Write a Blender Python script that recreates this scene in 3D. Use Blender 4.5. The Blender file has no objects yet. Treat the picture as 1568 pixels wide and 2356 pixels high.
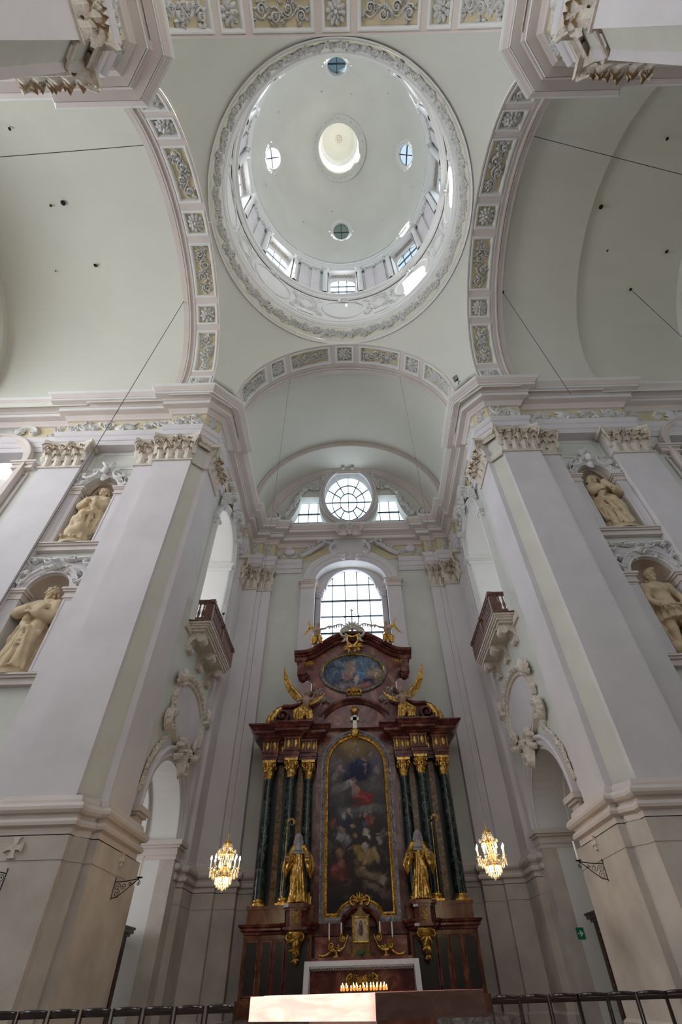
import bpy, math, random
import numpy as np
from mathutils import Vector, Matrix, geometry

SC = bpy.context.scene
COL = SC.collection
PI = math.pi
rnd = random.Random(7)

# ------------------------------------------------------------------ camera, sky, sun, big lights, exposure
FPX, PITCH, YAW, ROLL = 1095.0, 0.7885, -0.0073, -0.0322
cd = bpy.data.cameras.new('camera'); cam = bpy.data.objects.new('camera', cd); COL.objects.link(cam)
cd.sensor_fit = 'HORIZONTAL'; cd.sensor_width = 24.0; cd.lens = 24.0 * FPX / 1568.0
cd.shift_x = -22.5 / 1568.0; cd.clip_start = 0.05; cd.clip_end = 500
fw = Vector((-math.sin(YAW) * math.cos(PITCH), math.cos(YAW) * math.cos(PITCH), math.sin(PITCH)))
r0 = Vector((math.cos(YAW), math.sin(YAW), 0)); u0 = r0.cross(fw)
rt = math.cos(ROLL) * r0 + math.sin(ROLL) * u0; up = -math.sin(ROLL) * r0 + math.cos(ROLL) * u0
mw = Matrix.Identity(4)
for i in range(3):
    mw[i][0] = rt[i]; mw[i][1] = up[i]; mw[i][2] = -fw[i]
mw[0][3], mw[1][3], mw[2][3] = -0.036, 0.0, 1.05
cam.matrix_world = mw
SC.camera = cam

SC.view_settings.view_transform = 'Standard'; SC.view_settings.look = 'None'
SC.view_settings.gamma = 1.0; SC.view_settings.use_curve_mapping = False
SC.view_settings.exposure = 0.02
SC.cycles.max_bounces = 8; SC.cycles.diffuse_bounces = 4; SC.cycles.adaptive_threshold = 0.02; SC.cycles.transparent_max_bounces = 12
SC.cycles.sample_clamp_indirect = 6.0
SC.cycles.caustics_reflective = False; SC.cycles.caustics_refractive = False

world = bpy.data.worlds.new('sky'); SC.world = world; world.use_nodes = True
bg = world.node_tree.nodes['Background']
bg.inputs[0].default_value = (0.80, 0.91, 1.0, 1); bg.inputs[1].default_value = 2.6

def lamp(name, kind, loc, direction, energy, color, **kw):
    d = bpy.data.lights.new(name, kind); d.energy = energy; d.color = color
    for k, v in kw.items(): setattr(d, k, v)
    o = bpy.data.objects.new(name, d); COL.objects.link(o); o.location = loc
    if direction is not None:
        o.rotation_euler = Vector(direction).to_track_quat('-Z', 'Y').to_euler()
    return o

DAY = (0.95, 0.965, 1.0)
lamp('sunlight', 'SUN', (-40, -15, 60), (0.86, 0.34, -0.40), 46.0, (1.0, 0.95, 0.87), angle=0.009)
# lamps added for unseen daylight; west and choir end walls have no openings
lamp('west_daylight_lamp', 'AREA', (-23.3, 6.85, 19.5), (1, 0, -0.06), 1650, (0.86, 0.93, 1.0), shape='RECTANGLE', size=8.0, size_y=9.0, spread=2.3)
lamp('south_window_light', 'AREA', (0, -8.6, 21.0), (0, 1, 0.15), 110, (0.90, 0.94, 1.0), shape='RECTANGLE', size=6.0, size_y=11.0)
lamp('choir_daylight_lamp', 'AREA', (23.3, 6.85, 21.0), (-1, 0, -0.3), 20, (1.0, 0.95, 0.88), shape='RECTANGLE', size=8.0, size_y=9.0)
# daylight at drum, altar and lunette windows; gallery and aisle lamps added as fill
for k in range(8):
    a_ = math.pi / 4 * k
    lamp('drum_window_light', 'AREA', (7.25 * math.cos(a_), 6.85 + 7.25 * math.sin(a_), 39.9), (-math.cos(a_), -math.sin(a_), -0.1), 128, DAY, shape='RECTANGLE', size=1.8, size_y=3.0)
lamp('altar_window_light', 'AREA', (0, 25.7, 16.5), (0, -1, 0.05), 260, DAY, shape='RECTANGLE', size=3.6, size_y=8.5)
lamp('lunette_light', 'AREA', (0, 25.6, 27.2), (0, -1, -0.05), 170, DAY, shape='RECTANGLE', size=6.0, size_y=4.5)
lamp('gallery_fill_light', 'AREA', (-10.8, 19.75, 16.4), (1, 0, 0), 75, DAY, shape='RECTANGLE', size=2.2, size_y=5.6)
lamp('gallery_fill_light', 'AREA', (10.8, 19.75, 16.4), (-1, 0, 0), 24, (1.0, 0.93, 0.84), shape='RECTANGLE', size=2.2, size_y=5.6)
lamp('aisle_fill_light', 'AREA', (-12.2, 18.2, 3.8), (1, 0.55, 0), 130, DAY, shape='RECTANGLE', size=2.0, size_y=3.0)
lamp('aisle_fill_light', 'AREA', (12.2, 18.2, 3.8), (-1, 0.55, 0), 14, (1.0, 0.95, 0.88), shape='RECTANGLE', size=2.0, size_y=3.0)

# ------------------------------------------------------------------ materials
MATS = {}
def new_mat(name):
    m = bpy.data.materials.new(name); m.use_nodes = True; MATS[name] = m
    nt = m.node_tree; return m, nt, nt.nodes['Principled BSDF']

def ramp(nt, fac, stops):
    r = nt.nodes.new('ShaderNodeValToRGB'); nt.links.new(fac, r.inputs[0])
    while len(r.color_ramp.elements) < len(stops): r.color_ramp.elements.new(0.5)
    for e, (p, c) in zip(r.color_ramp.elements, stops):
        e.position = p; e.color = (*c, 1)
    return r.outputs[0]

def noise(nt, scale, detail=4, rough=0.55, dist=0.0, coord=None, sc3=None):
    n = nt.nodes.new('ShaderNodeTexNoise'); n.inputs['Scale'].default_value = scale
    n.inputs['Detail'].default_value = detail; n.inputs['Roughness'].default_value = rough
    n.inputs['Distortion'].default_value = dist
    tc = nt.nodes.new('ShaderNodeTexCoord'); src = tc.outputs['Object']
    if sc3:
        mp = nt.nodes.new('ShaderNodeMapping'); mp.inputs['Scale'].default_value = sc3
        nt.links.new(src, mp.inputs[0]); src = mp.outputs[0]
    nt.links.new(src, n.inputs['Vector'])
    return n.outputs['Fac']

def plaster(name, col, var=0.07, rough=0.85, scale=0.7, bump=0.08):
    m, nt, b = new_mat(name)
    lo = tuple(c * (1 - var) for c in col); hi = tuple(min(1, c * (1 + var * 0.6)) for c in col)
    nt.links.new(ramp(nt, noise(nt, scale, 6), [(0.3, lo), (0.68, hi)]), b.inputs['Base Color'])
    b.inputs['Roughness'].default_value = rough; b.inputs['Specular IOR Level'].default_value = 0.2
    bp = nt.nodes.new('ShaderNodeBump'); bp.inputs['Strength'].default_value = bump; bp.inputs['Distance'].default_value = 0.02
    nt.links.new(noise(nt, 9.0, 5), bp.inputs['Height']); nt.links.new(bp.outputs[0], b.inputs['Normal'])
    return m

def plain(name, col, rough=0.5, metal=0.0, emit=None, strength=0.0, spec=0.5):
    m, nt, b = new_mat(name)
    b.inputs['Base Color'].default_value = (*col, 1); b.inputs['Roughness'].default_value = rough
    b.inputs['Metallic'].default_value = metal; b.inputs['Specular IOR Level'].default_value = spec
    if emit:
        b.inputs['Emission Color'].default_value = (*emit, 1); b.inputs['Emission Strength'].default_value = strength
    return m

def marble(name, base, vein, dark, scale=3.0, rough=0.22, dist=2.5, w=(0.38, 0.52, 0.66), sc3=None):
    m, nt, b = new_mat(name)
    f = noise(nt, scale, 8, 0.62, dist, sc3=sc3)
    nt.links.new(ramp(nt, f, [(w[0], dark), (w[1], base), (w[2], vein)]), b.inputs['Base Color'])
    b.inputs['Roughness'].default_value = rough
    return m

M_LAV = plaster('lavender_plaster', (0.68, 0.632, 0.645))
M_WALL = plaster('pale_green_plaster', (0.645, 0.638, 0.59))
M_CHAM = plaster('warm_green_plaster', (0.63, 0.605, 0.535))
M_PINK = plaster('pink_plaster', (0.675, 0.59, 0.55))
M_VAULT = plaster('vault_plaster', (0.70, 0.685, 0.61), 0.04, scale=0.25)
M_DOME = plaster('dome_plaster', (0.72, 0.71, 0.66), 0.05, scale=0.5)
M_WHITE = plaster('white_plaster', (0.76, 0.74, 0.72), 0.04)
M_STUC = plaster('white_stucco', (0.72, 0.70, 0.675), 0.12, scale=6.0, bump=0.2)
M_YEL = plaster('yellow_plaster', (0.66, 0.56, 0.38), 0.08)
M_CREAM = plaster('cream_plaster', (0.70, 0.65, 0.54), 0.06)
M_BASE = plaster('pinkish_base_plaster', (0.565, 0.495, 0.445), 0.2, scale=0.9)
M_TAN = plaster('tan_stucco', (0.58, 0.43, 0.28), 0.22, scale=5.0, bump=0.25)
M_CAPT = plaster('cream_stucco', (0.68, 0.60, 0.52), 0.2, scale=8.0, bump=0.25)
M_STAT = plaster('sandstone', (0.64, 0.50, 0.335), 0.2, scale=3.0, bump=0.15)
M_SHELL = plaster('tan_niche_plaster', (0.56, 0.45, 0.36), 0.14, scale=2.0)
M_RED = marble('red_marble', (0.125, 0.024, 0.020), (0.24, 0.085, 0.06), (0.06, 0.012, 0.011), 1.8, dist=1.0)
M_PINKM = marble('rose_marble', (0.25, 0.080, 0.062), (0.40, 0.20, 0.145), (0.14, 0.038, 0.032), 1.6, dist=0.8)
M_BROWNM = marble('brown_marble', (0.15, 0.046, 0.020), (0.25, 0.10, 0.045), (0.07, 0.02, 0.010), 2.0, dist=1.0, sc3=(1, 1, .5))
M_GREEN = marble('green_marble', (0.022, 0.036, 0.031), (0.15, 0.17, 0.145), (0.007, 0.011, 0.010), 2.2, w=(0.40, 0.55, 0.72))
M_GREYM = marble('grey_marble', (0.20, 0.17, 0.175), (0.34, 0.30, 0.30), (0.10, 0.085, 0.09), 3.0)
M_BLACKM = plain('black_panel', (0.012, 0.010, 0.010), 0.3)
M_BRONZM = marble('ochre_pilaster_marble', (0.20, 0.10, 0.03), (0.30, 0.17, 0.06), (0.10, 0.05, 0.015), 3.0)
M_GOLD = marble('gold_leaf', (0.62, 0.36, 0.085), (0.90, 0.60, 0.20), (0.26, 0.125, 0.025), 7.0, 0.30, 1.0)
M_GOLD.node_tree.nodes['Principled BSDF'].inputs['Metallic'].default_value = 0.85
M_SILVER = marble('silvered_gilding', (0.60, 0.55, 0.48), (0.75, 0.70, 0.62), (0.36, 0.31, 0.26), 9.0, 0.4, 1.0)
M_SILVER.node_tree.nodes['Principled BSDF'].inputs['Metallic'].default_value = 0.6
M_FLESH = plain('painted_flesh', (0.42, 0.27, 0.20), 0.45)
M_VEIL = plain('grey_veil', (0.33, 0.30, 0.31), 0.5)
M_HAIR = plain('dark_hair', (0.05, 0.03, 0.02), 0.6)
M_DWOOD = marble('dark_wood', (0.020, 0.010, 0.008), (0.035, 0.018, 0.013), (0.010, 0.005, 0.004), 4.0, 0.35, sc3=(1, 1, 0.15))
M_BWOOD = marble('reddish_brown_wood', (0.13, 0.045, 0.030), (0.20, 0.08, 0.055), (0.07, 0.022, 0.016), 4.0, 0.42, sc3=(0.2, 1, 1))
M_ALTAR = marble('waxed_altar_wood', (0.135, 0.066, 0.055), (0.17, 0.085, 0.072), (0.105, 0.048, 0.040), 5.0, 0.30, sc3=(0.3, 0.3, 1))
M_BALW = marble('balustrade_wood', (0.17, 0.075, 0.055), (0.23, 0.11, 0.08), (0.10, 0.04, 0.03), 5.0, 0.4)
M_CHAIR = plain('chair_wood', (0.022, 0.008, 0.010), 0.13, spec=0.8)
M_STEEL = plain('chair_steel', (0.05, 0.045, 0.055), 0.22, 0.9)
M_IRON = plain('black_iron', (0.012, 0.011, 0.012), 0.5, 0.4)
M_LEAD = plain('lead_bar', (0.05, 0.06, 0.065), 0.6, 0.3)
M_WAX = plain('ivory_wax', (0.80, 0.77, 0.70), 0.5)
M_CLOTH = plaster('white_linen', (0.72, 0.70, 0.76), 0.05, scale=4)
M_ROPE = plain('grey_cable', (0.10, 0.095, 0.09), 0.7)
M_ROPEM = plain('mid_grey_cable', (0.22, 0.21, 0.20), 0.7)
M_ROPEL = plain('pale_cable', (0.50, 0.46, 0.44), 0.7)
M_FLOOR = marble('stone_floor', (0.31, 0.26, 0.21), (0.38, 0.325, 0.27), (0.24, 0.20, 0.165), 1.2, 0.5)
M_FLAME = plain('flame', (1, 0.8, 0.5), 0.5, emit=(1.0, 0.80, 0.45), strength=30.0)
M_BULB = plain('lamp_glow', (1, 0.85, 0.55), 0.5, emit=(1.0, 0.80, 0.42), strength=42.0)
M_VOTIVE = plain('votive_flame', (1, 0.7, 0.3), 0.5, emit=(1.0, 0.72, 0.28), strength=14.0)
M_VCUP = plain('red_votive_glass', (0.45, 0.05, 0.02), 0.15, emit=(1.0, 0.35, 0.06), strength=1.1)
M_SIGN = plain('sign_green', (0.01, 0.22, 0.11), 0.4)
M_SIGNW = plain('sign_white', (0.75, 0.80, 0.76), 0.4)
M_LAMP = plain('floodlight_grey', (0.30, 0.29, 0.28), 0.5)
M_DARK = plain('dark_hole', (0.01, 0.01, 0.01), 0.9)
M_LEAFG = plain('green_leaf', (0.04, 0.10, 0.02), 0.5)

def glass(name, tint, gloss=0.08):
    m = bpy.data.materials.new(name); m.use_nodes = True; MATS[name] = m
    nt = m.node_tree; nt.nodes.remove(nt.nodes['Principled BSDF'])
    t = nt.nodes.new('ShaderNodeBsdfTransparent'); t.inputs[0].default_value = (*tint, 1)
    g = nt.nodes.new('ShaderNodeBsdfGlossy'); g.inputs['Roughness'].default_value = 0.05
    mx = nt.nodes.new('ShaderNodeMixShader'); mx.inputs[0].default_value = gloss
    nt.links.new(t.outputs[0], mx.inputs[1]); nt.links.new(g.outputs[0], mx.inputs[2])
    nt.links.new(mx.outputs[0], nt.nodes['Material Output'].inputs[0])
    return m
M_GLASS = glass('window_glass', (0.93, 0.97, 1.0))
M_GLASSD = glass('dim_view_glass', (0.235, 0.257, 0.232))  # grey-green tint puts the dim view outside into the glass colour
M_GLASSB = glass('blue_dim_view_glass', (0.22, 0.27, 0.29))  # dark blue tint stands for the dimmer outside behind the pane
M_GLASSM = glass('blue_sky_glass', (0.58, 0.62, 0.64))  # tint lowers the sky's brightness as seen through these panes
def crystal():
    m, nt, b = new_mat('cut_crystal')
    b.inputs['Base Color'].default_value = (0.97, 0.86, 0.70, 1); b.inputs['Roughness'].default_value = 0.22
    b.inputs['Transmission Weight'].default_value = 0.25
    return m
M_CRYS = crystal()
M_PAINT = None
def paint_mat():
    m, nt, b = new_mat('oil_painting')
    a = nt.nodes.new('ShaderNodeVertexColor'); a.layer_name = 'paint'
    nt.links.new(a.outputs[0], b.inputs['Base Color']); b.inputs['Roughness'].default_value = 0.55; b.inputs['Specular IOR Level'].default_value = 0.25
    bp = nt.nodes.new('ShaderNodeBump'); bp.inputs['Strength'].default_value = 0.1
    nt.links.new(noise(nt, 40, 3), bp.inputs['Height']); nt.links.new(bp.outputs[0], b.inputs['Normal'])
    return m
M_PAINT = paint_mat()

# ------------------------------------------------------------------ mesh helpers
YC = 6.85           # centre line of the crossing
def tf(sx=1, fy=False):
    return lambda p: (sx * p[0], (14.24 - p[1]) if fy else p[1], p[2])
IDT = tf()

class MB:
    def __init__(s, T=None):
        s.v = []; s.f = []; s.s = []; s.T = T or IDT
    def add(s, vs, fs, smooth=False):
        o = len(s.v); T = s.T
        s.v += [T(p) for p in vs]; s.f += [tuple(i + o for i in f) for f in fs]; s.s += [smooth] * len(fs)
    def box(s, x0, x1, y0, y1, z0, z1):
        s.add([(x, y, z) for z in (z0, z1) for y in (y0, y1) for x in (x0, x1)],
              [(0, 2, 3, 1), (4, 5, 7, 6), (0, 1, 5, 4), (2, 6, 7, 3), (0, 4, 6, 2), (1, 3, 7, 5)])
    def prism(s, pts, z0, z1):
        n = len(pts)
        s.add([(x, y, z0) for x, y in pts] + [(x, y, z1) for x, y in pts],
              [tuple(range(n - 1, -1, -1)), tuple(range(n, 2 * n))] + [(i, (i + 1) % n, n + (i + 1) % n, n + i) for i in range(n)])
    def lathe(s, prof, c=(0, 0, 0), n=16, a0=0.0, a1=2 * PI, smooth=True, sx=1, sy=1):
        full = abs(a1 - a0 - 2 * PI) < 1e-6; m = n if full else n + 1
        vs = []
        for r, z in prof:
            for k in range(m):
                a = a0 + (a1 - a0) * k / n
                vs.append((c[0] + sx * r * math.cos(a), c[1] + sy * r * math.sin(a), c[2] + z))
        fs = []
        for j in range(len(prof) - 1):
            for k in range(n):
                k2 = (k + 1) % m
                fs.append((j * m + k, j * m + k2, (j + 1) * m + k2, (j + 1) * m + k))
        s.add(vs, fs, smooth)
    def tube(s, path, r, n=6, smooth=True, cap=True):
        P = [Vector(p) for p in path]; m = len(P); R = r if isinstance(r, (list, tuple)) else [r] * m
        vs = []; ref = Vector((0.13, 0.31, 0.94))
        for i, p in enumerate(P):
            t = (P[min(i + 1, m - 1)] - P[max(i - 1, 0)]).normalized()
            if abs(t.dot(ref)) > 0.93: ref = Vector((0.9, 0.2, 0.1))
            a = t.cross(ref).normalized(); b = t.cross(a); ref = a.cross(t) if False else ref
            for k in range(n):
                q = 2 * PI * k / n
                vs.append(tuple(p + (a * math.cos(q) + b * math.sin(q)) * R[i]))
        fs = [(i * n + k, i * n + (k + 1) % n, (i + 1) * n + (k + 1) % n, (i + 1) * n + k) for i in range(m - 1) for k in range(n)]
        s.add(vs, fs, smooth)
        if cap: s.add(vs[:n], [tuple(range(n - 1, -1, -1))]); s.add(vs[-n:], [tuple(range(n))])
    def blob(s, c, rx, ry=None, rz=None, n=8, m=5):
        ry = ry or rx; rz = rz or rx
        vs = [(c[0], c[1], c[2] - rz)]
        for j in range(1, m):
            a = -PI / 2 + PI * j / m
            for k in range(n):
                q = 2 * PI * k / n
                vs.append((c[0] + rx * math.cos(a) * math.cos(q), c[1] + ry * math.cos(a) * math.sin(q), c[2] + rz * math.sin(a)))
        vs.append((c[0], c[1], c[2] + rz)); t = len(vs) - 1
        fs = [(0, 1 + (k + 1) % n, 1 + k) for k in range(n)]
        for j in range(m - 2):
            o = 1 + j * n
            fs += [(o + k, o + (k + 1) % n, o + n + (k + 1) % n, o + n + k) for k in range(n)]
        o = 1 + (m - 2) * n
        fs += [(o + k, o + (k + 1) % n, t) for k in range(n)]
        s.add(vs, fs, True)
    def sweep(s, plan, prof, closed=False, smooth=False):
        """moulding profile [(offset, z)] carried along a plan line, offset to the line's left, mitred"""
        n = len(plan); offs = miters(plan, closed)
        k = len(prof); vs = []
        for (x, y), (mx, my) in zip(plan, offs):
            for o, z in prof: vs.append((x + mx * o, y + my * o, z))
        fs = []
        for i in range(n if closed else n - 1):
            a = i * k; b = ((i + 1) % n) * k
            fs += [(a + j, b + j, b + j + 1, a + j + 1) for j in range(k - 1)]
        s.add(vs, fs, smooth)
    def frame(s, path, prof, mp, closed=True, smooth=False):
        """moulding profile [(outward offset, projection)] carried round a path on a surface mapped by mp(u, v, d)"""
        n = len(path); offs = miters(path, closed); k = len(prof)
        vs = [mp(u - mx * o, v - my * o, d) for (u, v), (mx, my) in zip(path, offs) for o, d in prof]
        fs = []
        for i in range(n if closed else n - 1):
            a = i * k; b = ((i + 1) % n) * k
            fs += [(a + j, b + j, b + j + 1, a + j + 1) for j in range(k - 1)]
        s.add(vs, fs, smooth)
    def panel(s, outer, holes, mp, t=0.0, d=0.0, outer_side=True):
        loops = [outer] + list(holes)
        tri = geometry.tessellate_polygon([[Vector((u, v, 0)) for u, v in l] for l in loops])
        flat = [p for l in loops for p in l]
        s.add([mp(u, v, d) for u, v in flat], tri)
        if t:
            s.add([mp(u, v, d - t) for u, v in flat], [tuple(reversed(q)) for q in tri])
            for i, l in enumerate(loops):
                if i == 0 and not outer_side: continue
                n = len(l)
                s.add([mp(u, v, d) for u, v in l] + [mp(u, v, d - t) for u, v in l], [(k, (k + 1) % n, n + (k + 1) % n, n + k) for k in range(n)])
    def build(s, name, mat, parent=None, kind=None, local=False):
        me = bpy.data.meshes.new(name); me.from_pydata(s.v, [], s.f); 
        me.polygons.foreach_set('use_smooth', s.s); me.materials.append(mat); me.update()
        o = bpy.data.objects.new(name, me); COL.objects.link(o)
        if parent is not None:
            o.parent = parent
            if not local:
                w = wloc(parent); o.location = (-w[0], -w[1], -w[2])
        if kind: o['kind'] = kind
        return o

def wloc(o):
    x = Vector(o.location)
    while o.parent is not None:
        o = o.parent; x = x + Vector(o.location)
    return x

def miters(path, closed):
    n = len(path); out = []
    def nrm(a, b):
        dx, dy = b[0] - a[0], b[1] - a[1]; l = math.hypot(dx, dy) or 1e-9
        return (-dy / l, dx / l)
    for i in range(n):
        if closed: n1 = nrm(path[i - 1], path[i]); n2 = nrm(path[i], path[(i + 1) % n])
        else:
            n1 = nrm(path[max(i - 1, 0)], path[max(i, 1)]) if i > 0 else nrm(path[0], path[1])
            n2 = nrm(path[i], path[i + 1]) if i < n - 1 else n1
        d = 1 + n1[0] * n2[0] + n1[1] * n2[1]
        d = max(d, 0.25)
        out.append(((n1[0] + n2[0]) / d, (n1[1] + n2[1]) / d))
    return out

def empty(name, loc, label=None, cat=None, group=None, kind=None):
    o = bpy.data.objects.new(name, None); COL.objects.link(o); o.location = loc; o.empty_display_size = 0.2
    return tag(o, label, cat, group, kind)
def tag(o, label=None, cat=None, group=None, kind=None):
    if label: o['label'] = label
    if cat: o['category'] = cat
    if group: o['group'] = group
    if kind: o['kind'] = kind
    return o
def struct(o): o['kind'] = 'structure'; return o
KIDS = None
def copy_tree(o, parent=None):
    c = o.copy(); COL.objects.link(c)
    if parent is not None: c.parent = parent
    for ch in [x for x in o.children]: copy_tree(ch, c)
    return c
def place_copy(src_mesh, name, parent, M, wl=None):
    o = bpy.data.objects.new(name, src_mesh); COL.objects.link(o)
    w = wl if wl is not None else (wloc(parent) if parent is not None else Vector((0, 0, 0)))
    if parent is not None: o.parent = parent
    o.matrix_local = Matrix.Translation((-w[0], -w[1], -w[2])) @ M
    return o

def arch_path(c, hw, z0, zs, n=24, k=1.0):
    """opening outline, counter-clockwise in (u, v)"""
    return [(c - hw, z0), (c + hw, z0)] + [(c + hw * math.cos(PI * i / n), zs + k * hw * math.sin(PI * i / n)) for i in range(n + 1)]
def arch_open(c, hw, z0, zs, n=24, k=1.0):
    return [(c + hw, z0)] + [(c + hw * math.cos(PI * i / n), zs + k * hw * math.sin(PI * i / n)) for i in range(n + 1)] + [(c - hw, z0)]
def oval(c, cz, a, b, n=40):
    return [(c + a * math.cos(2 * PI * i / n), cz + b * math.sin(2 * PI * i / n)) for i in range(n)]
def rect(u0, u1, v0, v1): return [(u0, v0), (u1, v0), (u1, v1), (u0, v1)]
def mapY(y, sgn=-1):      # wall that faces -y; u = x, v = z, d towards the viewer
    return lambda u, v, d: (u, y + sgn * d, v)
def mapX(x, sgn=-1):      # wall on the +x side that faces -x; u = y
    return lambda u, v, d: (x + sgn * d, u, v)
def mapLine(p, q):        # wall standing on a plan line p->q, d to the left
    dx, dy = q[0] - p[0], q[1] - p[1]; l = math.hypot(dx, dy); dx /= l; dy /= l
    return lambda u, v, d: (p[0] + dx * u - dy * d, p[1] + dy * u + dx * d, v)
def mapCylY(zc, R, y0, sgn=1):   # barrel with axis y; u = angle*R, v = distance along the axis, d towards the axis
    return lambda u, v, d: ((R - d) * math.cos(u / R), y0 + sgn * v, zc + (R - d) * math.sin(u / R))
def mapCylX(yc, zc, R, x0, sgn=1):
    return lambda u, v, d: (x0 + sgn * v, yc + (R - d) * math.cos(u / R), zc + (R - d) * math.sin(u / R))
def mapRing(R, sgn=1):    # inside of a drum; u = angle*R, v = z
    return lambda u, v, d: ((R - d) * math.cos(u / R), YC + (R - d) * math.sin(u / R), v)

# ------------------------------------------------------------------ ornament
def leaf(mb, mp, u, v, a, L, W, h, curl=0.0, d0=0.0):
    ca, sa = math.cos(a), math.sin(a)
    def P(x, y, z):
        b = a + curl * x / L
        cb, sb = math.cos(b), math.sin(b)
        return mp(u + cb * x - sb * y, v + sb * x + cb * y, d0 + z)
    vs = [P(0, 0, h * .35), P(.35 * L, W * .5, 0), P(.35 * L, 0, h), P(.35 * L, -W * .5, 0), P(.72 * L, W * .38, h * .25), P(.72 * L, 0, h * .95), P(.72 * L, -W * .38, h * .25), P(L, 0, h * .35)]
    mb.add(vs, [(0, 2, 1), (0, 3, 2), (1, 2, 5, 4), (2, 3, 6, 5), (4, 5, 7), (5, 6, 7)], True)
def spiral(mb, mp, u, v, r, turns, a0, sgn, th, h, d0=0.0, n=None):
    n = n or max(8, int(turns * 10)); pts = []
    for i in range(n + 1):
        t = i / n; rr = r * (1 - 0.86 * t); a = a0 + sgn * turns * 2 * PI * t
        pts.append((u + rr * math.cos(a), v + rr * math.sin(a)))
    stroke(mb, mp, pts, th, h, d0)
    rosebud(mb, mp, u, v, th * 0.9, h * 1.1, d0)
def stroke(mb, mp, pts, th, h, d0=0.0, taper=True):
    n = len(pts); vs = []
    for i, (x, y) in enumerate(pts):
        x0, y0 = pts[max(i - 1, 0)]; x1, y1 = pts[min(i + 1, n - 1)]
        dx, dy = x1 - x0, y1 - y0; l = math.hypot(dx, dy) or 1e-6
        w = th * (0.55 + 0.45 * math.sin(PI * i / (n - 1))) if taper else th
        nx, ny = -dy / l * w / 2, dx / l * w / 2
        vs += [mp(x + nx, y + ny, d0), mp(x + nx * .55, y + ny * .55, d0 + h), mp(x - nx * .55, y - ny * .55, d0 + h), mp(x - nx, y - ny, d0)]
    fs = []
    for i in range(n - 1):
        a = 4 * i; b = a + 4
        fs += [(a, a + 1, b + 1, b), (a + 1, a + 2, b + 2, b + 1), (a + 2, a + 3, b + 3, b + 2)]
        mb.add([vs[a], vs[a + 3], vs[b + 3], vs[b]], [(0, 1, 2, 3)])
    mb.add(vs, fs, True); mb.add(vs[:4], [(0, 3, 2, 1)]); mb.add(vs[-4:], [(0, 1, 2, 3)])
def rosebud(mb, mp, u, v, r, h, d0=0.0, n=8):
    vs = [mp(u, v, d0 + h)]
    for rr, hh in ((.55 * r, h * .85), (r, h * .2)):
        vs += [mp(u + rr * math.cos(2 * PI * k / n), v + rr * math.sin(2 * PI * k / n), d0 + hh) for k in range(n)]
    fs = [(0, 1 + k, 1 + (k + 1) % n) for k in range(n)] + [(1 + k, 1 + n + k, 1 + n + (k + 1) % n, 1 + (k + 1) % n) for k in range(n)]
    mb.add(vs, fs, True)
def rosette(mb, mp, u, v, r, h, n=10, d0=0.0, a0=0.0):
    for k in range(n):
        leaf(mb, mp, u + .22 * r * math.cos(a0 + 2 * PI * k / n), v + .22 * r * math.sin(a0 + 2 * PI * k / n), a0 + 2 * PI * k / n, r * .80, r * .52, h, 0, d0)
    for k in range(n // 2 + 2):
        a = a0 + 2 * PI * (k + .5) / (n // 2 + 2)
        leaf(mb, mp, u + .1 * r * math.cos(a), v + .1 * r * math.sin(a), a, r * .5, r * .36, h * 1.25, 0, d0 + h * .35)
    rosebud(mb, mp, u, v, r * .22, h * 1.1, d0 + h * .6)
def spray(mb, mp, u, v, a, n, L, h, R, d0=0.0, fan=2.2):
    for k in range(n):
        b = a + (k / max(1, n - 1) - .5) * fan
        leaf(mb, mp, u, v, b, L * R.uniform(.75, 1.1), L * .34, h * R.uniform(.7, 1.2), R.uniform(-.7, .7), d0)
def scrollwork(mb, mp, u0, u1, v0, v1, R, h=0.07, d0=0.0, dense=1.0):
    """running rinceau filling a strip; longer side is the run"""
    du, dv = u1 - u0, v1 - v0; along = du >= dv
    L, Wd = (du, dv) if along else (dv, du)
    P = (lambda t, w: (u0 + t, v0 + w)) if along else (lambda t, w: (u0 + w, v0 + t))
    n = max(2, int(round(L / (Wd * .62) * dense))); st = L / n
    stem = []
    for i in range(n * 6 + 1):
        t = L * i / (n * 6); stem.append(P(t, Wd * (.5 + .2 * math.sin(PI * t / st))))
    stroke(mb, mp, stem, Wd * .07, h * .7, d0, False)
    for i in range(n):
        t = (i + .5) * st; sg = 1 if i % 2 == 0 else -1
        cu, cv = P(t, Wd * (.5 - .12 * sg)); r = min(st, Wd) * .36
        spiral(mb, mp, cu, cv, r, 1.4, R.uniform(0, 6.28), sg, Wd * .085, h, d0)
        rosette(mb, mp, cu, cv, r * .55, h * .8, 6, d0 + h * .3, R.uniform(0, 6))
        for q in range(int(8 * dense)):
            a = R.uniform(0, 2 * PI); rr = R.uniform(.55, 1.15) * r
            lu, lv = cu + rr * math.cos(a), cv + rr * math.sin(a)
            if not (u0 + .02 < lu < u1 - .02 and v0 + .02 < lv < v1 - .02): continue
            leaf(mb, mp, lu, lv, a + R.uniform(-1.3, 1.3), min(Wd * .30, st * .42), Wd * .13, h * R.uniform(.7, 1.4), R.uniform(-1, 1), d0)
        bu, bv = P(t + st * .42, Wd * (.5 + .22 * sg)); spray(mb, mp, bu, bv, R.uniform(0, 6), 5, Wd * .24, h * 1.1, R, d0)
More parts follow.
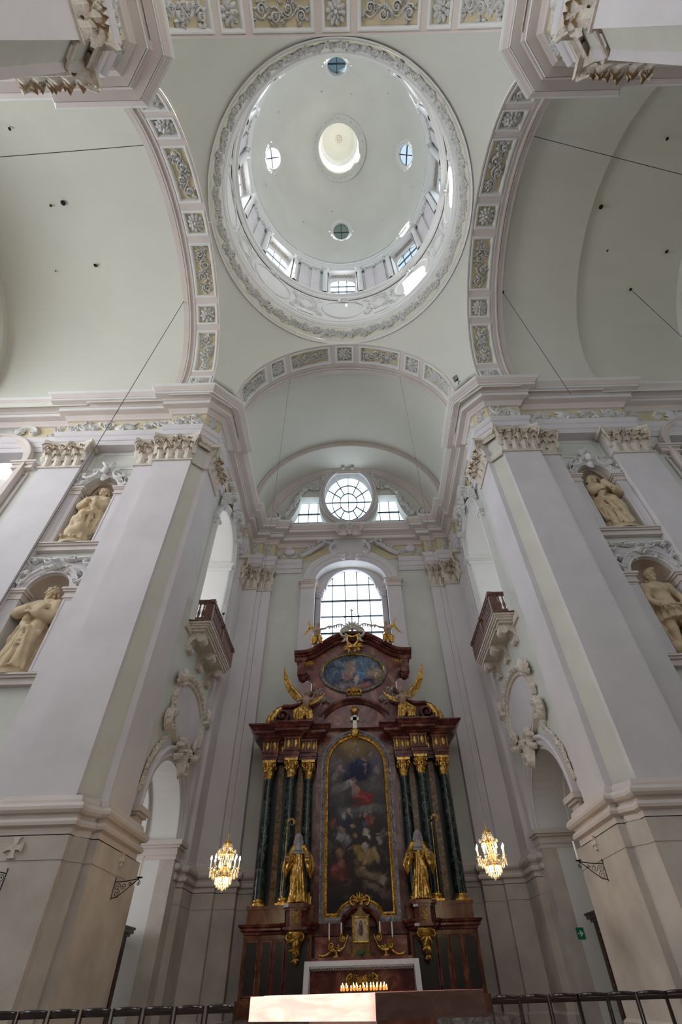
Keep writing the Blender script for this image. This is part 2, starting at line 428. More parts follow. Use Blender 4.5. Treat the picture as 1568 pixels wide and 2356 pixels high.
def garland(mb, mp, pts, r, h, R, d0=0.0):
    for i in range(len(pts) - 1):
        (a, b), (c, e) = pts[i], pts[i + 1]; l = math.hypot(c - a, e - b); k = max(1, int(l / (r * .85)))
        for j in range(k):
            t = j / k; x, y = a + (c - a) * t + R.uniform(-.2, .2) * r, b + (e - b) * t + R.uniform(-.2, .2) * r
            rosebud(mb, mp, x, y, r * R.uniform(.55, .85), h * R.uniform(.8, 1.3), d0, 6)
            leaf(mb, mp, x, y, R.uniform(0, 6.28), r * 1.5, r * .6, h * .8, R.uniform(-.8, .8), d0)
def shell(mb, mp, u, v, r, h, a=PI / 2, n=9, d0=0.0, fan=2.6):
    for k in range(n):
        b = a + (k / (n - 1) - .5) * fan
        leaf(mb, mp, u, v, b, r, r * .30, h, 0, d0)
    rosebud(mb, mp, u, v, r * .2, h * 1.3, d0)
def cscroll(mb, mp, u, v, r, a0, sg, th, h, d0=0.0, span=1.0):
    """C-scroll: long arc with a volute at both ends"""
    pts = [(u + r * math.cos(a0 + sg * PI * span * i / 12), v + r * math.sin(a0 + sg * PI * span * i / 12)) for i in range(13)]
    stroke(mb, mp, pts, th, h, d0, False)
    for (x, y), k in ((pts[0], 1), (pts[-1], -1)):
        dx, dy = (u - x) * .3, (v - y) * .3
        spiral(mb, mp, x + dx, y + dy, r * .3, 1.3, math.atan2(-dy, -dx), -sg * k, min(th * .8, r * .17), h * 1.15, d0)

# ================================================================== THE BUILDING
ZC, RA = 24.1, 6.02           # spring line and radius of the crossing arches
Z_AST, Z_CAP, Z_TOP = 18.55, 20.2, 23.62

def clip(poly, conv):
    out = poly
    for i in range(len(conv)):
        a, b = conv[i], conv[(i + 1) % len(conv)]
        inp, out = out, []
        for j in range(len(inp)):
            p, q = inp[j], inp[(j + 1) % len(inp)]
            sp = (b[0] - a[0]) * (p[1] - a[1]) - (b[1] - a[1]) * (p[0] - a[0])
            sq = (b[0] - a[0]) * (q[1] - a[1]) - (b[1] - a[1]) * (q[0] - a[0])
            if sp >= 0: out.append(p)
            if (sp >= 0) != (sq >= 0):
                t = sp / (sp - sq); out.append((p[0] + (q[0] - p[0]) * t, p[1] + (q[1] - p[1]) * t))
        if not out: return []
    return out

# ---- floor and altar steps
mb = MB(); mb.box(-26, 26, -13, 26, -0.3, 0.0); struct(mb.build('floor', M_FLOOR))
mb = MB()
for k in range(3): mb.box(-4.9 + .35 * k, 4.9 - .35 * k, 17.9 + .4 * k, 23.9, .16 * k, .16 * (k + 1))
struct(mb.build('floor', M_GREYM))

# ---- plan lines (right-hand half, mirrored for the other three quarters)
PLAN = [(24.0, 14.3), (14.45, 14.3), (14.45, 14.0), (8.97, 14.0), (8.97, 13.73), (7.25, 13.73), (6.65, 14.33), (6.65, 16.0), (6.92, 16.0), (6.92, 22.4), (6.65, 22.4), (6.65, 23.87), (5.8, 23.87), (5.8, 24.1), (4.97, 24.1), (4.97, 24.5), (0, 24.5)]
P_ARCH = [(0, 20.2), (.05, 20.2), (.05, 20.52), (.10, 20.54), (.10, 20.88), (.15, 20.92), (.2, 21.06), (.22, 21.2), (0, 21.24)]
P_FRZ = [(0, 21.2), (0, 22.4)]
P_COR = [(0, 22.3), (.10, 22.32), (.14, 22.42), (.24, 22.52), (.24, 22.6), (.50, 22.62), (.50, 22.88), (.56, 22.9), (.60, 23.0), (.88, 23.02), (.88, 23.2), (.93, 23.22), (.95, 23.3), (1.05, 23.42), (1.10, 23.5), (1.10, 23.6), (0, 23.68)]
P_BASE = [(0, 4.78), (.05, 4.76), (.08, 4.66), (.08, 4.60), (.20, 4.57), (.245, 4.49), (.24, 4.42), (.19, 4.36), (.10, 4.34), (.085, 4.27), (.15, 4.24), (.185, 4.17), (.17, 4.10), (.10, 4.07), (.06, 4.06), (.06, 3.90)]
P_DIE = [(.06, 3.92), (.06, 3.41), (.04, 3.40), (.04, 3.36), (.065, 3.35), (.065, 0.42), (.14, 0.36), (.14, 0.0)]

# shared capital pieces (local: x along the wall, -y out of it)
def leaf_mesh():
    mb = MB(); H = 0.72; n = 6; vs = []
    prof = [(0, -.02), (.16, -.05), (.32, -.08), (.47, -.13), (.58, -.22), (.60, -.30), (.53, -.35)]
    wid = [.15, .19, .20, .19, .17, .13, .07]
    for i, ((z, y), w) in enumerate(zip(prof, wid)):
        wj = w * (1.12 if i % 2 else .88)
        vs += [(-wj, y + .05, z), (-wj * .5, y - .015, z + .015), (0, y - .045, z), (wj * .5, y - .015, z + .015), (wj, y + .05, z)]
    fs = [(i * 5 + k, i * 5 + k + 1, i * 5 + k + 6, i * 5 + k + 5) for i in range(n) for k in range(4)]
    mb.add(vs, fs, False); o = mb.build('leaf_source', M_CAPT)
    o.data.materials.append(M_TAN)
    for p in o.data.polygons:
        if p.index >= 16: p.material_index = 1
    me = o.data; bpy.data.objects.remove(o); return me
def mesh_of(mb, mat):
    o = mb.build('source', mat); me = o.data; bpy.data.objects.remove(o); return me
LEAF = leaf_mesh()
mb = MB(); spiral(mb, lambda u, v, d: (u, -d, v), 0, 0, .24, 1.7, PI / 2, 1, .085, .10)
mb.tube([(-.02, -.02, -.45), (-.12, -.04, -.2), (-.24, -.05, .0)], [.03, .05, .06], 5); VOL = mesh_of(mb, M_CAPT)
mb = MB(); rosette(mb, lambda u, v, d: (u, -d, v), 0, 0, .2, .09, 7); FLEUR = mesh_of(mb, M_CAPT)
def capital(parent, x, y, th, w, leaves=True, z0=Z_AST):
    R = Matrix.Translation((x, y, z0)) @ Matrix.Rotation(th, 4, 'Z'); h = Z_CAP - z0 + .02
    W = lambda p: tuple(R @ Vector(p))
    mb = MB(W); hw = w / 2
    prof = [(0, .0), (.07, .0), (.09, .05), (.07, .1), (.0, .12)]
    mb.sweep([(-hw, .35), (-hw, 0), (hw, 0), (hw, .35)][::-1], prof)
    b = [(hw * .96, -.01, .1), (hw * .98, -.06, h * .55), (hw * 1.06, -.2, h - .2)]
    for (a0, y0, c0), (a1, y1, c1) in zip(b, b[1:]):
        mb.add([(-a0, y0, c0), (a0, y0, c0), (a1, y1, c1), (-a1, y1, c1), (-a0, .35, c0), (a0, .35, c0), (a1, .35, c1), (-a1, .35, c1)], [(0, 1, 2, 3), (1, 5, 6, 2), (4, 0, 3, 7)])
    m = 10; ab = []
    for i in range(m + 1):
        t = -1 + 2 * i / m; ab.append((t * (hw + .22), -.42 + .26 * (1 - t * t)))
    ab = [(-hw - .22, .35)] + ab + [(hw + .22, .35)]
    n = len(ab)
    mb.add([(a, c, h - .2) for a, c in ab] + [(a, c - .05, h - .12) for a, c in ab] + [(a, c - .05, h) for a, c in ab],
           [tuple(range(n - 1, -1, -1))] + [(i, i + 1, n + i + 1, n + i) for i in range(n - 1)] + [(n + i, n + i + 1, 2 * n + i + 1, 2 * n + i) for i in range(n - 1)] + [tuple(range(2 * n, 3 * n))])
    cap = mb.build('capital', M_CAPT, parent)
    if not leaves: return cap
    wl = wloc(parent)
    def put(me, name, lx, ly, lz, sc=(1, 1, 1), rz=0.0):
        M = R @ Matrix.Translation((lx, ly, lz)) @ Matrix.Rotation(rz, 4, 'Z') @ Matrix.Diagonal((*sc, 1))
        place_copy(me, name, cap, M, Vector((0, 0, 0)))
    k = max(2, int(round(w / .42))); cr = random.Random(int(x * 37 + y * 11))
    q = lambda: cr.uniform(.86, 1.14)
    for i in range(k):
        t = (i + .5) / k * 2 - 1; put(LEAF, 'acanthus_leaf', t * hw, -.02, .10, (w / k / .40 * q(), 1.05 * q(), .92 * q()), cr.uniform(-.2, .2))
    for i in range(k + 1):
        t = i / k * 2 - 1; put(LEAF, 'acanthus_leaf', t * hw * .98, -.04, .44, (w / k / .44 * q(), 1.25 * q(), 1.0 * q()), -t * .35 + cr.uniform(-.2, .2))
    for i in range(k):
        t = (i + .5) / k * 2 - 1; put(LEAF, 'acanthus_leaf', t * hw * 1.02, -.10, .86, (w / k / .62 * q(), .9 * q(), .72 * q()), -t * .4 + cr.uniform(-.3, .3))
        put(FLEUR, 'fleuron', t * hw, -.16 - .1 * cr.random(), .62 + .25 * cr.random(), (.42, .9, .42))
    for sg in (-1, 1):
        put(VOL, 'volute', sg * (hw + .04), -.30, h - .42, (-sg * 1.0, 1, 1), -sg * .5)
        if w > 1.2: put(VOL, 'volute', sg * .24, -.2, h - .42, (sg * .8, 1, .8))
    put(FLEUR, 'fleuron', 0, -.22, h - .1, (1.15, 1.1, 1.15))
    return cap

def frieze_bits(parent, T, a, b, R, z0=21.28, z1=22.28, name='frieze_relief', h=.12):
    l = math.hypot(b[0] - a[0], b[1] - a[1])
    mb = MB(T); scrollwork(mb, mapLine(a, b), .12, l - .12, z0, z1, R, h); mb.build(name, M_STUC, parent)

def quarter(sx, fy):
    """walls, pilasters, entablature and pedestals of one quarter of the crossing"""
    T = tf(sx, fy); R = random.Random(11 + (sx > 0) + 2 * fy)
    side = ('near' if fy else 'far') + ('_right' if sx > 0 else '_left')
    W = lambda p: T((p[0], p[1], 0))
    # nave wall with niche bay
    mb = MB(T)
    nich = [arch_path(11.27, .78, 14.0, 17.35, 16), arch_path(11.27, .80, 8.42, 11.75, 16)] if not fy else []
    mb.panel(rect(9.6, 12.6, 0, 20.3), nich, mapY(14.42), .25)
    if not fy: arch = [arch_path(17.6, 1.85, 10.0, 19.25)]
    elif sx < 0: arch = [arch_path(17.3, 2.95, 5.5, 8.6)]  # unseen opening added and sized so the sun reaches the altar slab
    else: arch = [arch_path(17.6, 1.85, 10.0, 19.25)]
    mb.panel(rect(14.3, 24.2, 0, 23.6), arch, mapY(14.33), .5)
    wall = struct(mb.build('wall_' + side, M_WALL))
    # pilasters
    def pil(x0, x1, y0, y1, z0=4.7, z1=20.3):
        mb = MB(T); mb.box(x0, x1, y0, y1, z0, z1); mb.build('pilaster', M_LAV, wall)
    pil(7.25, 8.97, 13.73, 14.6); pil(8.97, 9.95, 14.0, 14.6); pil(12.5, 14.4, 14.0, 14.6)
    pil(6.65, 7.25, 14.33, 16.0); pil(6.85, 7.3, 16.0, 16.42)
    mb = MB(T); mb.prism([(7.25, 13.93), (6.86, 14.33), (6.86, 14.6), (7.6, 14.6)], 4.7, 20.3); mb.build('chamfer', M_CHAM, wall)
    mb = MB(T); mb.sweep([(7.25, 13.82), (6.75, 14.33)], [(0, 18.5), (.06, 18.5), (.09, 18.56), (.06, 18.63), (0, 18.65)]); mb.build('astragal', M_CAPT, wall)
    mb = MB(T); mb.sweep([(7.2, 13.78), (6.7, 14.28)], [(0, 19.85), (.02, 19.85), (.06, 20.0), (.16, 20.08), (.16, 20.22), (0, 20.24)]); mb.build('abacus', M_CAPT, wall)
    # capitals
    th_n, th_t = (0.0 if not fy else PI), -sx * PI / 2
    for x, y, th, w in [(8.11, 13.73, th_n, 1.72), (9.46, 14.0, th_n, .98), (13.45, 14.0, th_n, 1.85), (6.65, 15.16, th_t, 1.66)]:
        if fy and x > 9: continue
        q = W((x, y)); capital(wall, q[0], q[1], th, w)
    # transept side wall
    mb = MB(T)
    mp = mapX(7.0)
    mb.panel(rect(16.3, 24.9, 0, 23.6), [] if fy else [arch_path(19.75, 1.8, 12.45, 18.75), arch_path(19.5, 2.1, .02, 5.25)], mp, .55)
    twall = struct(mb.build('wall_transept_' + side, M_WALL))
    def tpil(x0, x1, y0, y1, z0=4.0, z1=20.3):
        mb = MB(T); mb.box(x0, x1, y0, y1, z0, z1); mb.build('pilaster', M_LAV, twall)
    tpil(6.83, 7.1, 22.25, 24.5); tpil(6.65, 7.1, 22.7, 24.5)
    # entablature
    for prof, mat, nm in ((P_ARCH, M_LAV, 'architrave'), (P_FRZ, M_YEL, 'frieze'), (P_COR, M_PINK, 'cornice')):
        mb = MB(T)
        if nm == 'architrave':
            prof = [(-.6, 20.2)] + prof
            for pl in ([PLAN] if fy else [PLAN[:9] + [(6.92, 17.55)], [(6.92, 21.95)] + PLAN[9:-1] + [(3.15, 24.5)]]): mb.sweep(pl, prof)
            e = struct(mb.build('trim_entablature_' + side, mat))
        else: mb.sweep(PLAN, prof); mb.build(nm, mat, e)
    mb = MB(T); mb.sweep(PLAN, [(.985, 23.36), (1.07, 23.45), (1.125, 23.5), (1.125, 23.6)]); mb.sweep(PLAN, [(.515, 22.66), (.515, 22.86)]); mb.sweep(PLAN, [(.895, 23.05), (.895, 23.19)])
    mb.build('cornice_fillet', M_WHITE, e)
    segs = [(PLAN[i], PLAN[i + 1]) for i in range(len(PLAN) - 1)]
    for a, b in segs:
        l = math.hypot(b[0] - a[0], b[1] - a[1])
        if l < .55: continue
        if fy and (a[1] > 16.5 or a[0] > 15): continue
        if l > 5.4 and a[0] < 7.2 and a[1] > 15:            # transept bay: frieze interrupted by the arch crest
            frieze_bits(e, T, (a[0], 16.0), (a[0], 17.7), R); frieze_bits(e, T, (a[0], 21.7), (a[0], 22.4), R)
        elif l > 6 and a[0] > 20:
            frieze_bits(e, T, (24, 14.3), (19.9, 14.3), R); frieze_bits(e, T, (15.6, 14.3), (14.45, 14.3), R)
            mb = MB(T); mp2 = mapLine((19.9, 14.3), (15.6, 14.3))
            for q in (-1, 1):
                cscroll(mb, mp2, 2.15 + q * 1.15, 21.75, .55, 0 if q > 0 else PI, q, .16, .16); spray(mb, mp2, 2.15 + q * .5, 21.7, PI / 2 - q * .5, 7, .7, .2, R)
            shell(mb, mp2, 2.15, 21.4, .85, .24); mb.build('window_crest', M_STUC, e)
        elif l > 5: frieze_bits(e, T, a, (11.9, 14.0), R); frieze_bits(e, T, (10.7, 14.0), b, R); cr = MB(T); shell(cr, mapLine((12, 14.0), (10.6, 14.0)), .7, 21.4, .6, .2); leaf(cr, mapLine((12, 14.0), (10.6, 14.0)), .1, 21.7, .3, 1.2, .5, .15); cr.build('frieze_relief', M_STUC, e)
        elif b[0] == 0: pass
        else: frieze_bits(e, T, a, b, R)
    # pedestal and base moulding, interrupted by the door arch on the far side
    PB = PLAN[:5] + [(7.1, 13.73), (7.1, 13.92), (6.85, 14.2), (6.85, 14.36), (6.65, 14.36)]
    runs = [(PB + PLAN[7:],) * 2] if fy else [(PB + [(6.65, 17.05), (7.0, 17.05)], PB + [(6.65, 17.46), (7.0, 17.46)]), ([(7.0, 22.0), (6.92, 22.0)] + PLAN[9:],) * 2]
    d = None
    for pl, pl2 in runs:
        mb = MB(T); mb.sweep(pl, P_BASE)
        if d is None: d = struct(mb.build('baseboard_' + side, M_PINK))
        else: mb.build('base_moulding', M_PINK, d)
        mb = MB(T); mb.sweep(pl2, P_DIE); mb.build('pedestal', M_BASE, d)
    return wall, twall, e, d, T

Q = {}
for sx in (-1, 1):
    for fy in (False, True): Q[(sx, fy)] = quarter(sx, fy)

# ---- far bays: niches, doors, galleries
def niche(wall, T, c, hw, z0, zs, upper, R):
    mp = mapY(14.42); y = 14.42
    hn = hw + .04
    mb = MB(T); prof = [(hn, z0 - .05), (hn, zs)] + [(hn * math.cos(PI / 2 * i / 6), zs + hn * math.sin(PI / 2 * i / 6)) for i in range(1, 7)]
    mb.lathe(prof, (c, y + .01, 0), 14, 0, PI, True); mb.prism([(c + hw * math.cos(PI * i / 14), y + .05 + hw * math.sin(PI * i / 14)) for i in range(15)] + [(c - hw, y - .1), (c + hw, y - .1)], z0 - .05, z0)
    mb.build('niche', M_LAV, wall)
    if upper:        # scallop shell in the half dome
        mb = MB(T)
        for k in range(9):
            a = PI * (k + .5) / 9
            pts = [(c + hw * .96 * math.cos(a) * math.sin(t), y + .12 + hw * .96 * math.sin(a) * math.sin(t), zs - .02 + hw * .97 * math.cos(t)) for t in [i * PI / 2 / 5 for i in range(6)]]
            mb.tube(pts, [.03, .05, .075, .10, .12, .14], 6)
        mb.build('shell', M_SHELL, wall)
    else:
        mb = MB(T); mb.lathe([(hn * .985 * math.cos(PI / 2 * i / 6), zs + hn * .985 * math.sin(PI / 2 * i / 6)) for i in range(7)], (c, y + .01, 0), 14, 0, PI, True); mb.build('niche_dome', M_SHELL, wall)
    # jamb strips, imposts, archivolt, sill
    for q in (-1, 1):
        x0, x1 = sorted((c + q * (hw + .03), c + q * (hw + .5)))
        mb = MB(T); mb.box(x0, x1, y - .16, y, z0, zs - .12)
        mb.frame(rect(x0 + .1, x1 - .1, z0 + .15, zs - .5), [(0, .16), (.02, .18), (.05, .18), (.07, .16)], mp)
        mb.build('jamb', M_LAV, wall)
        mb = MB(T)
        for o, a, b in ((.05, -.40, -.32), (.03, -.32, -.14), (.09, -.14, -.06), (.14, -.06, .03)):
            mb.box(x0 - o, x1 + o, y - .16 - o, y + .3, zs + a, zs + b)
        mb.build('impost', M_PINK, wall)
    mb = MB(T); mb.frame(arch_open(c, hw + .02, zs + .03, zs + .03, 16), [(0, 0), (0, .16), (.10, .16), (.12, .2), (.22, .2), (.25, .26), (.32, .26), (.34, 0)], mp, False)
    mb.build('archivolt', M_LAV, wall)
    mb = MB(T)
    for o, a, b in ((.0, -.34, -.14), (.08, -.14, -.06), (.14, -.06, .0)): mb.box(c - 1.32, c + 1.28, y - .2 - o, y + .1, z0 + a, z0 + b)
    mb.build('sill', M_PINK, wall)
    mb = MB(T); zt = zs + hw
    if upper:
        for q in (-1, 1):
            cscroll(mb, mp, c + q * .72, zt + .22, .34, PI / 2 + q * .9, q, .15, .2, .12); cscroll(mb, mp, c + q * 1.05, zt - .28, .3, PI / 2 - q * 1.0, -q, .13, .18, .1)
            stroke(mb, mp, [(c + q * .35, zt + .1), (c + q * .6, zt + .0), (c + q * .9, zt - .15), (c + q * 1.15, zt - .55)], .16, .16, .1); spray(mb, mp, c + q * 1.2, zt - .85, -PI / 2, 5, .4, .12, R, .05)
        shell(mb, mp, c, zt + .28, .42, .2, d0=.15); mb.blob(mp(c, zt + .32, .36), .16, .16, .22)
        spray(mb, mp, c, zt + .62, PI / 2, 7, .5, .2, R, .2); leaf(mb, mp, c, zt + .2, -PI / 2, .5, .4, .22, 0, .15)
    else:
        for q in (-1, 1):
            cscroll(mb, mp, c + q * .98, zt - .25, .28, PI / 2, -q, .15, .2, .12); cscroll(mb, mp, c + q * 1.12, zt + .55, .18, 0, q, .11, .18, .1)
            garland(mb, mp, [(c + q * 1.2, zt + .5), (c + q * 1.16, zt + .1), (c + q * 1.25, zt - .5)], .12, .14, R, .05)
            cscroll(mb, mp, c + q * .45, zt + .62, .15, PI, q, .09, .16, .1); stroke(mb, mp, [(c + q * .1, zt + .7), (c + q * .35, zt + .62), (c + q * .7, zt + .7), (c + q * 1.1, zt + .72)], .12, .16, .1, False)
        shell(mb, mp, c, zt + .16, .32, .18, d0=.2); spray(mb, mp, c - .35, zt + .12, PI, 5, .32, .14, R, .15); spray(mb, mp, c + .35, zt + .12, 0, 5, .32, .14, R, .15)
    mb.build('crest', M_STUC, wall)
    if not upper:
        mb = MB(T); mb.panel([(c - 1.22, zt + .3), (c + 1.22, zt + .3), (c + 1.22, zt + .78), (c - 1.22, zt + .78)], [], mp, .0, .06)
        mb.panel([(c - 1.25, zs), (c + 1.25, zs), (c + 1.25, zt + .8), (c - 1.25, zt + .8)], [arch_path(c, hw + .02, zs + .001, zs + .03, 16)], mp, .0, .05); mb.build('crest_ground', M_LAV, wall)

for sx in (-1, 1):
    wall, twall, ent, die, T = Q[(sx, False)]; R = random.Random(40 + sx)
    niche(wall, T, 11.27, .75, 14.0, 17.35, True, R); niche(wall, T, 11.27, .77, 8.42, 11.75, False, R)
    mb = MB(T); mb.frame([(10.2, 18.9), (12.3, 18.9), (12.3, 19.7), (12.0, 19.95), (10.5, 19.95), (10.2, 19.7)], [(0, .0), (0, .05), (.08, .05), (.08, 0)], mapY(14.42)); mb.build('panel_border', M_WHITE, wall)
    # nave gallery arch
    mp = mapY(14.3); mb = MB(T)
    mb.frame(arch_open(17.6, 1.85, 10, 19.25, 24), [(0, 0), (0, .12), (.12, .12), (.14, .2), (.28, .2), (.32, .28), (.42, .28), (.45, 0)], mp, False); mb.build('archivolt', M_PINK, wall)
    for q in (-1, 1):
        mb = MB(T)
        for o, a, b in ((.06, 18.8, 18.9), (.03, 18.9, 19.05), (.10, 19.05, 19.14), (.17, 19.14, 19.26)):
            x0, x1 = sorted((17.6 + q * 1.75, 17.6 + q * 2.6)); mb.box(x0 - o, x1 + o, 14.15 - o, 14.6, a, b)
        mb.build('impost', M_PINK, wall)
        x0, x1 = sorted((17.6 + q * 1.9, 17.6 + q * 2.5)); mb = MB(T); mb.frame(rect(x0, x1, 10.5, 18.5), [(0, 0), (0, .06), (.06, .06), (.06, 0)], mp); mb.build('panel_border', M_PINK, wall)
    mb = MB(T); mb.box(15.4, 20.2, 17.8, 17.9, 9, 22.5); mb.box(15.3, 15.4, 14.8, 17.9, 9, 22.5); mb.box(20.1, 20.2, 14.8, 17.9, 9, 22.5); mb.box(15.3, 20.2, 14.8, 17.9, 9.9, 10)
    if sx > 0: mb.box(15.3, 20.2, 14.7, 17.9, 22.4, 22.5)
    mb.build('gallery_back', M_WHITE, wall)
    # door arch
    mp = mapX(7.0); cy, hw, zs = 19.5, 2.1, 5.25
    mb = MB(T); mb.frame(arch_open(cy, hw, zs, zs, 28), [(0, -.05), (0, .06), (.10, .06), (.13, .14), (.20, .14), (.24, .10), (.30, .10), (.36, .22), (.42, .24), (.48, .2), (.50, 0)], mp, False); mb.build('archivolt', M_LAV, twall)
    mb = MB(T)
    for q in (-1, 1):
        for o, a, b in ((.03, 4.66, 4.80), (.06, 4.80, 4.86), (.04, 4.86, 5.02), (.12, 5.02, 5.10), (.2, 5.10, 5.26)):
            y0, y1 = sorted((cy + q * (hw - .0), cy + q * (hw + .55))); mb.box(6.85 - o, 9.2, y0 - o, y1 + o, a, b)
    mb.build('impost', M_PINK, twall)
    mb = MB(T); mb.box(6.85, 7.4, 21.585, 22.2, .0, 4.7); mb.box(6.7, 7.4, 16.9, 17.415, .0, 4.7); mb.build('jamb', M_BASE, twall)
    # passage behind the door arch
    mb = MB(T); n = 20
    prof = arch_open(cy, hw + .001, 0, zs, n)
    prof = arch_open(cy, hw - .012, 0, zs, n); mb.add([(6.97, u, v) for u, v in prof] + [(10.6, u, v) for u, v in prof], [(i, i + 1, len(prof) + i + 1, len(prof) + i) for i in range(len(prof) - 1)])
    for x in (8.15, 8.9, 9.6):
        ip = arch_open(cy, hw - .14, zs, zs, n); op = arch_open(cy, hw + .02, zs, zs, n); k = len(ip)
        for a, b in ((x, x + .32),):
            mb.add([(a, *p) for p in ip] + [(b, *p) for p in ip] + [(a, *p) for p in op], [(i, i + 1, k + i + 1, k + i) for i in range(k - 1)] + [(i, 2 * k + i, 2 * k + i + 1, i + 1) for i in range(k - 1)])
    mb.build('passage_vault', M_WHITE, twall)
    mb = MB(T); mb.box(12.9, 13.0, 15.0, 24.4, 0, 9); mb.box(7.5, 13.0, 24.3, 24.4, 0, 9); mb.box(10.6, 13.0, 15.0, 15.1, 0, 9); mb.box(7.4, 13, 15.0, 24.4, 9, 9.1)
    mb.panel(rect(15.0, 24.4, 0, 9), [arch_path(cy, hw, .02, zs)], mapX(10.6), .0); mb.build('aisle_wall', M_WHITE, twall)
    # medallion above the door
    cy2, cz2, a2, b2 = 19.95, 9.22, 1.72, 1.12
    MEDP = [(-1.02, .62), (-.95, .75), (-.6, 1.0), (0, 1.05), (.6, .95), (1.0, .55), (1.02, 0), (.9, -.5), (.5, -.95), (0, -1.05), (-.5, -1.0), (-.9, -.5)]
    op = oval(cy2, cz2, 1.86, 1.15, 44)
    # sheared oval following the slope seen between arch and balcony is not needed: a plain upright oval
    mb = MB(T); mb.panel(op, [], mp, 0, .05); mb.build('medallion_field', M_LAV, twall)
    mb = MB(T); mb.frame(op, [(-.04, .04), (.0, .14), (.06, .16), (.1, .1), (.14, .1), (.2, .2), (.27, .2), (.32, 0)], mp); mb.build('medallion_frame', M_CAPT, twall)
    mb = MB(T)
    top = [(cy2 + 2.16 * math.cos(a), cz2 + 1.45 * math.sin(a)) for a in [PI * (.12 + .76 * i / 14) for i in range(15)]]
    garland(mb, mp, top, .17, .2, R, .05)
    for q in (-1, 1):
        sidep = [(cy2 + 2.16 * math.cos(a), cz2 + 1.45 * math.sin(a)) for a in [(0 if q > 0 else PI) - q * .1 * i for i in range(8)]]
        garland(mb, mp, sidep, .13, .16, R, .05)
        garland(mb, mp, [(cy + q * 1.25, 7.9), (cy + q * 1.9, 7.35), (cy + q * 2.45, 6.6), (cy + q * 2.72, 5.6)], .12, .12, R, .02)
        cscroll(mb, mp, cy + q * 1.75, cz2 - .95, .34, PI * .5, -q, .16, .28, .1); spray(mb, mp, cy + q * 1.75, cz2 - 1.0, PI / 2 - q * .9, 6, .6, .25, R, .15)
        mb.blob(mp(cy2 + q * 2.02, cz2 + .85, .25), .2, .28, .34); shell(mb, mp, cy2 + q * 1.95, cz2 + .55, .62, .24, PI / 2 - q * .4, 7, .1)
        cscroll(mb, mp, cy + q * .55, 7.62, .26, PI / 2, q, .14, .26, .2)
    shell(mb, mp, cy, 7.75, .55, .3, d0=.15); spray(mb, mp, cy, 7.7, -PI / 2, 7, .6, .3, R, .2)
    leaf(mb, mp, cy, 7.75, -PI / 2, 1.0, .6, .32, 0, .2); cscroll(mb, mp, cy + .15, 7.1, .2, PI / 2, 1, .12, .3, .25)
    mb.build('medallion_ornament', M_CAPT, twall)
    # gallery arch
    cy, hw, zs = 19.75, 1.8, 18.75
    mb = MB(T); mb.frame(arch_open(cy, hw, 12.45, zs, 28), [(0, -.05), (0, .08), (.10, .08), (.13, .15), (.24, .15), (.28, .24), (.36, .24), (.4, 0)], mp, False); mb.build('archivolt', M_WHITE, twall)
    mb = MB(T)
    for q in (-1, 1):
        for o, a, b in ((.04, 18.2, 18.27), (.02, 18.27, 18.45), (.08, 18.45, 18.54), (.14, 18.54, 18.68)):
            y0, y1 = sorted((cy + q * hw, cy + q * (hw + .45))); mb.box(6.88 - o, 8.6, y0 - o, y1 + o, a, b)
    mb.build('impost', M_WHITE, twall)
    mb = MB(T)
    for q in (-1, 1):
        cscroll(mb, mp, cy + q * .85, 21.35, .4, 0 if q > 0 else PI, q, .2, .32, .25); cscroll(mb, mp, cy + q * 1.6, 20.6, .33, PI / 2, -q, .16, .26, .15)
        spray(mb, mp, cy + q * 1.7, 20.3, -PI / 2, 7, .55, .22, R, .1); garland(mb, mp, [(cy + q * .6, 21.3), (cy + q * 1.3, 21.2), (cy + q * 1.95, 20.7), (cy + q * 2.1, 19.6)], .14, .16, R, .1)
        cscroll(mb, mp, cy + q * 1.35, 21.8, .3, PI, q, .14, .26, .15)
    shell(mb, mp, cy, 21.1, .75, .34, d0=.2); spray(mb, mp, cy, 20.9, -PI / 2, 7, .5, .3, R, .2)
    mb.build('gallery_crest', M_STUC, twall)
    prof = arch_open(cy, hw - .012, 12.4, zs, 24); k = len(prof); mb = MB(T)
    mb.add([(6.97, u, v) for u, v in prof] + [(10.4, u, v) for u, v in prof], [(i, i + 1, k + i + 1, k + i) for i in range(k - 1)]); mb.box(7.0, 10.4, cy - hw, cy + hw, 12.3, 12.42)
    for x0, x1 in ((8.5, 8.8),):
        for o, a, b in ((.03, 18.2, 18.3), (.06, 18.3, 18.45), (.12, 18.45, 18.68)): mb.box(8.6, 10.4, cy + hw - .012 - o, cy + hw, a, b)
    mb.panel(rect(cy - 2, cy + 2, 12.2, 21), [arch_path(cy, 1.2, 13.4, 18.4, 16)], mapX(10.4), .1)
    mb.build('gallery_back', M_WHITE, twall)

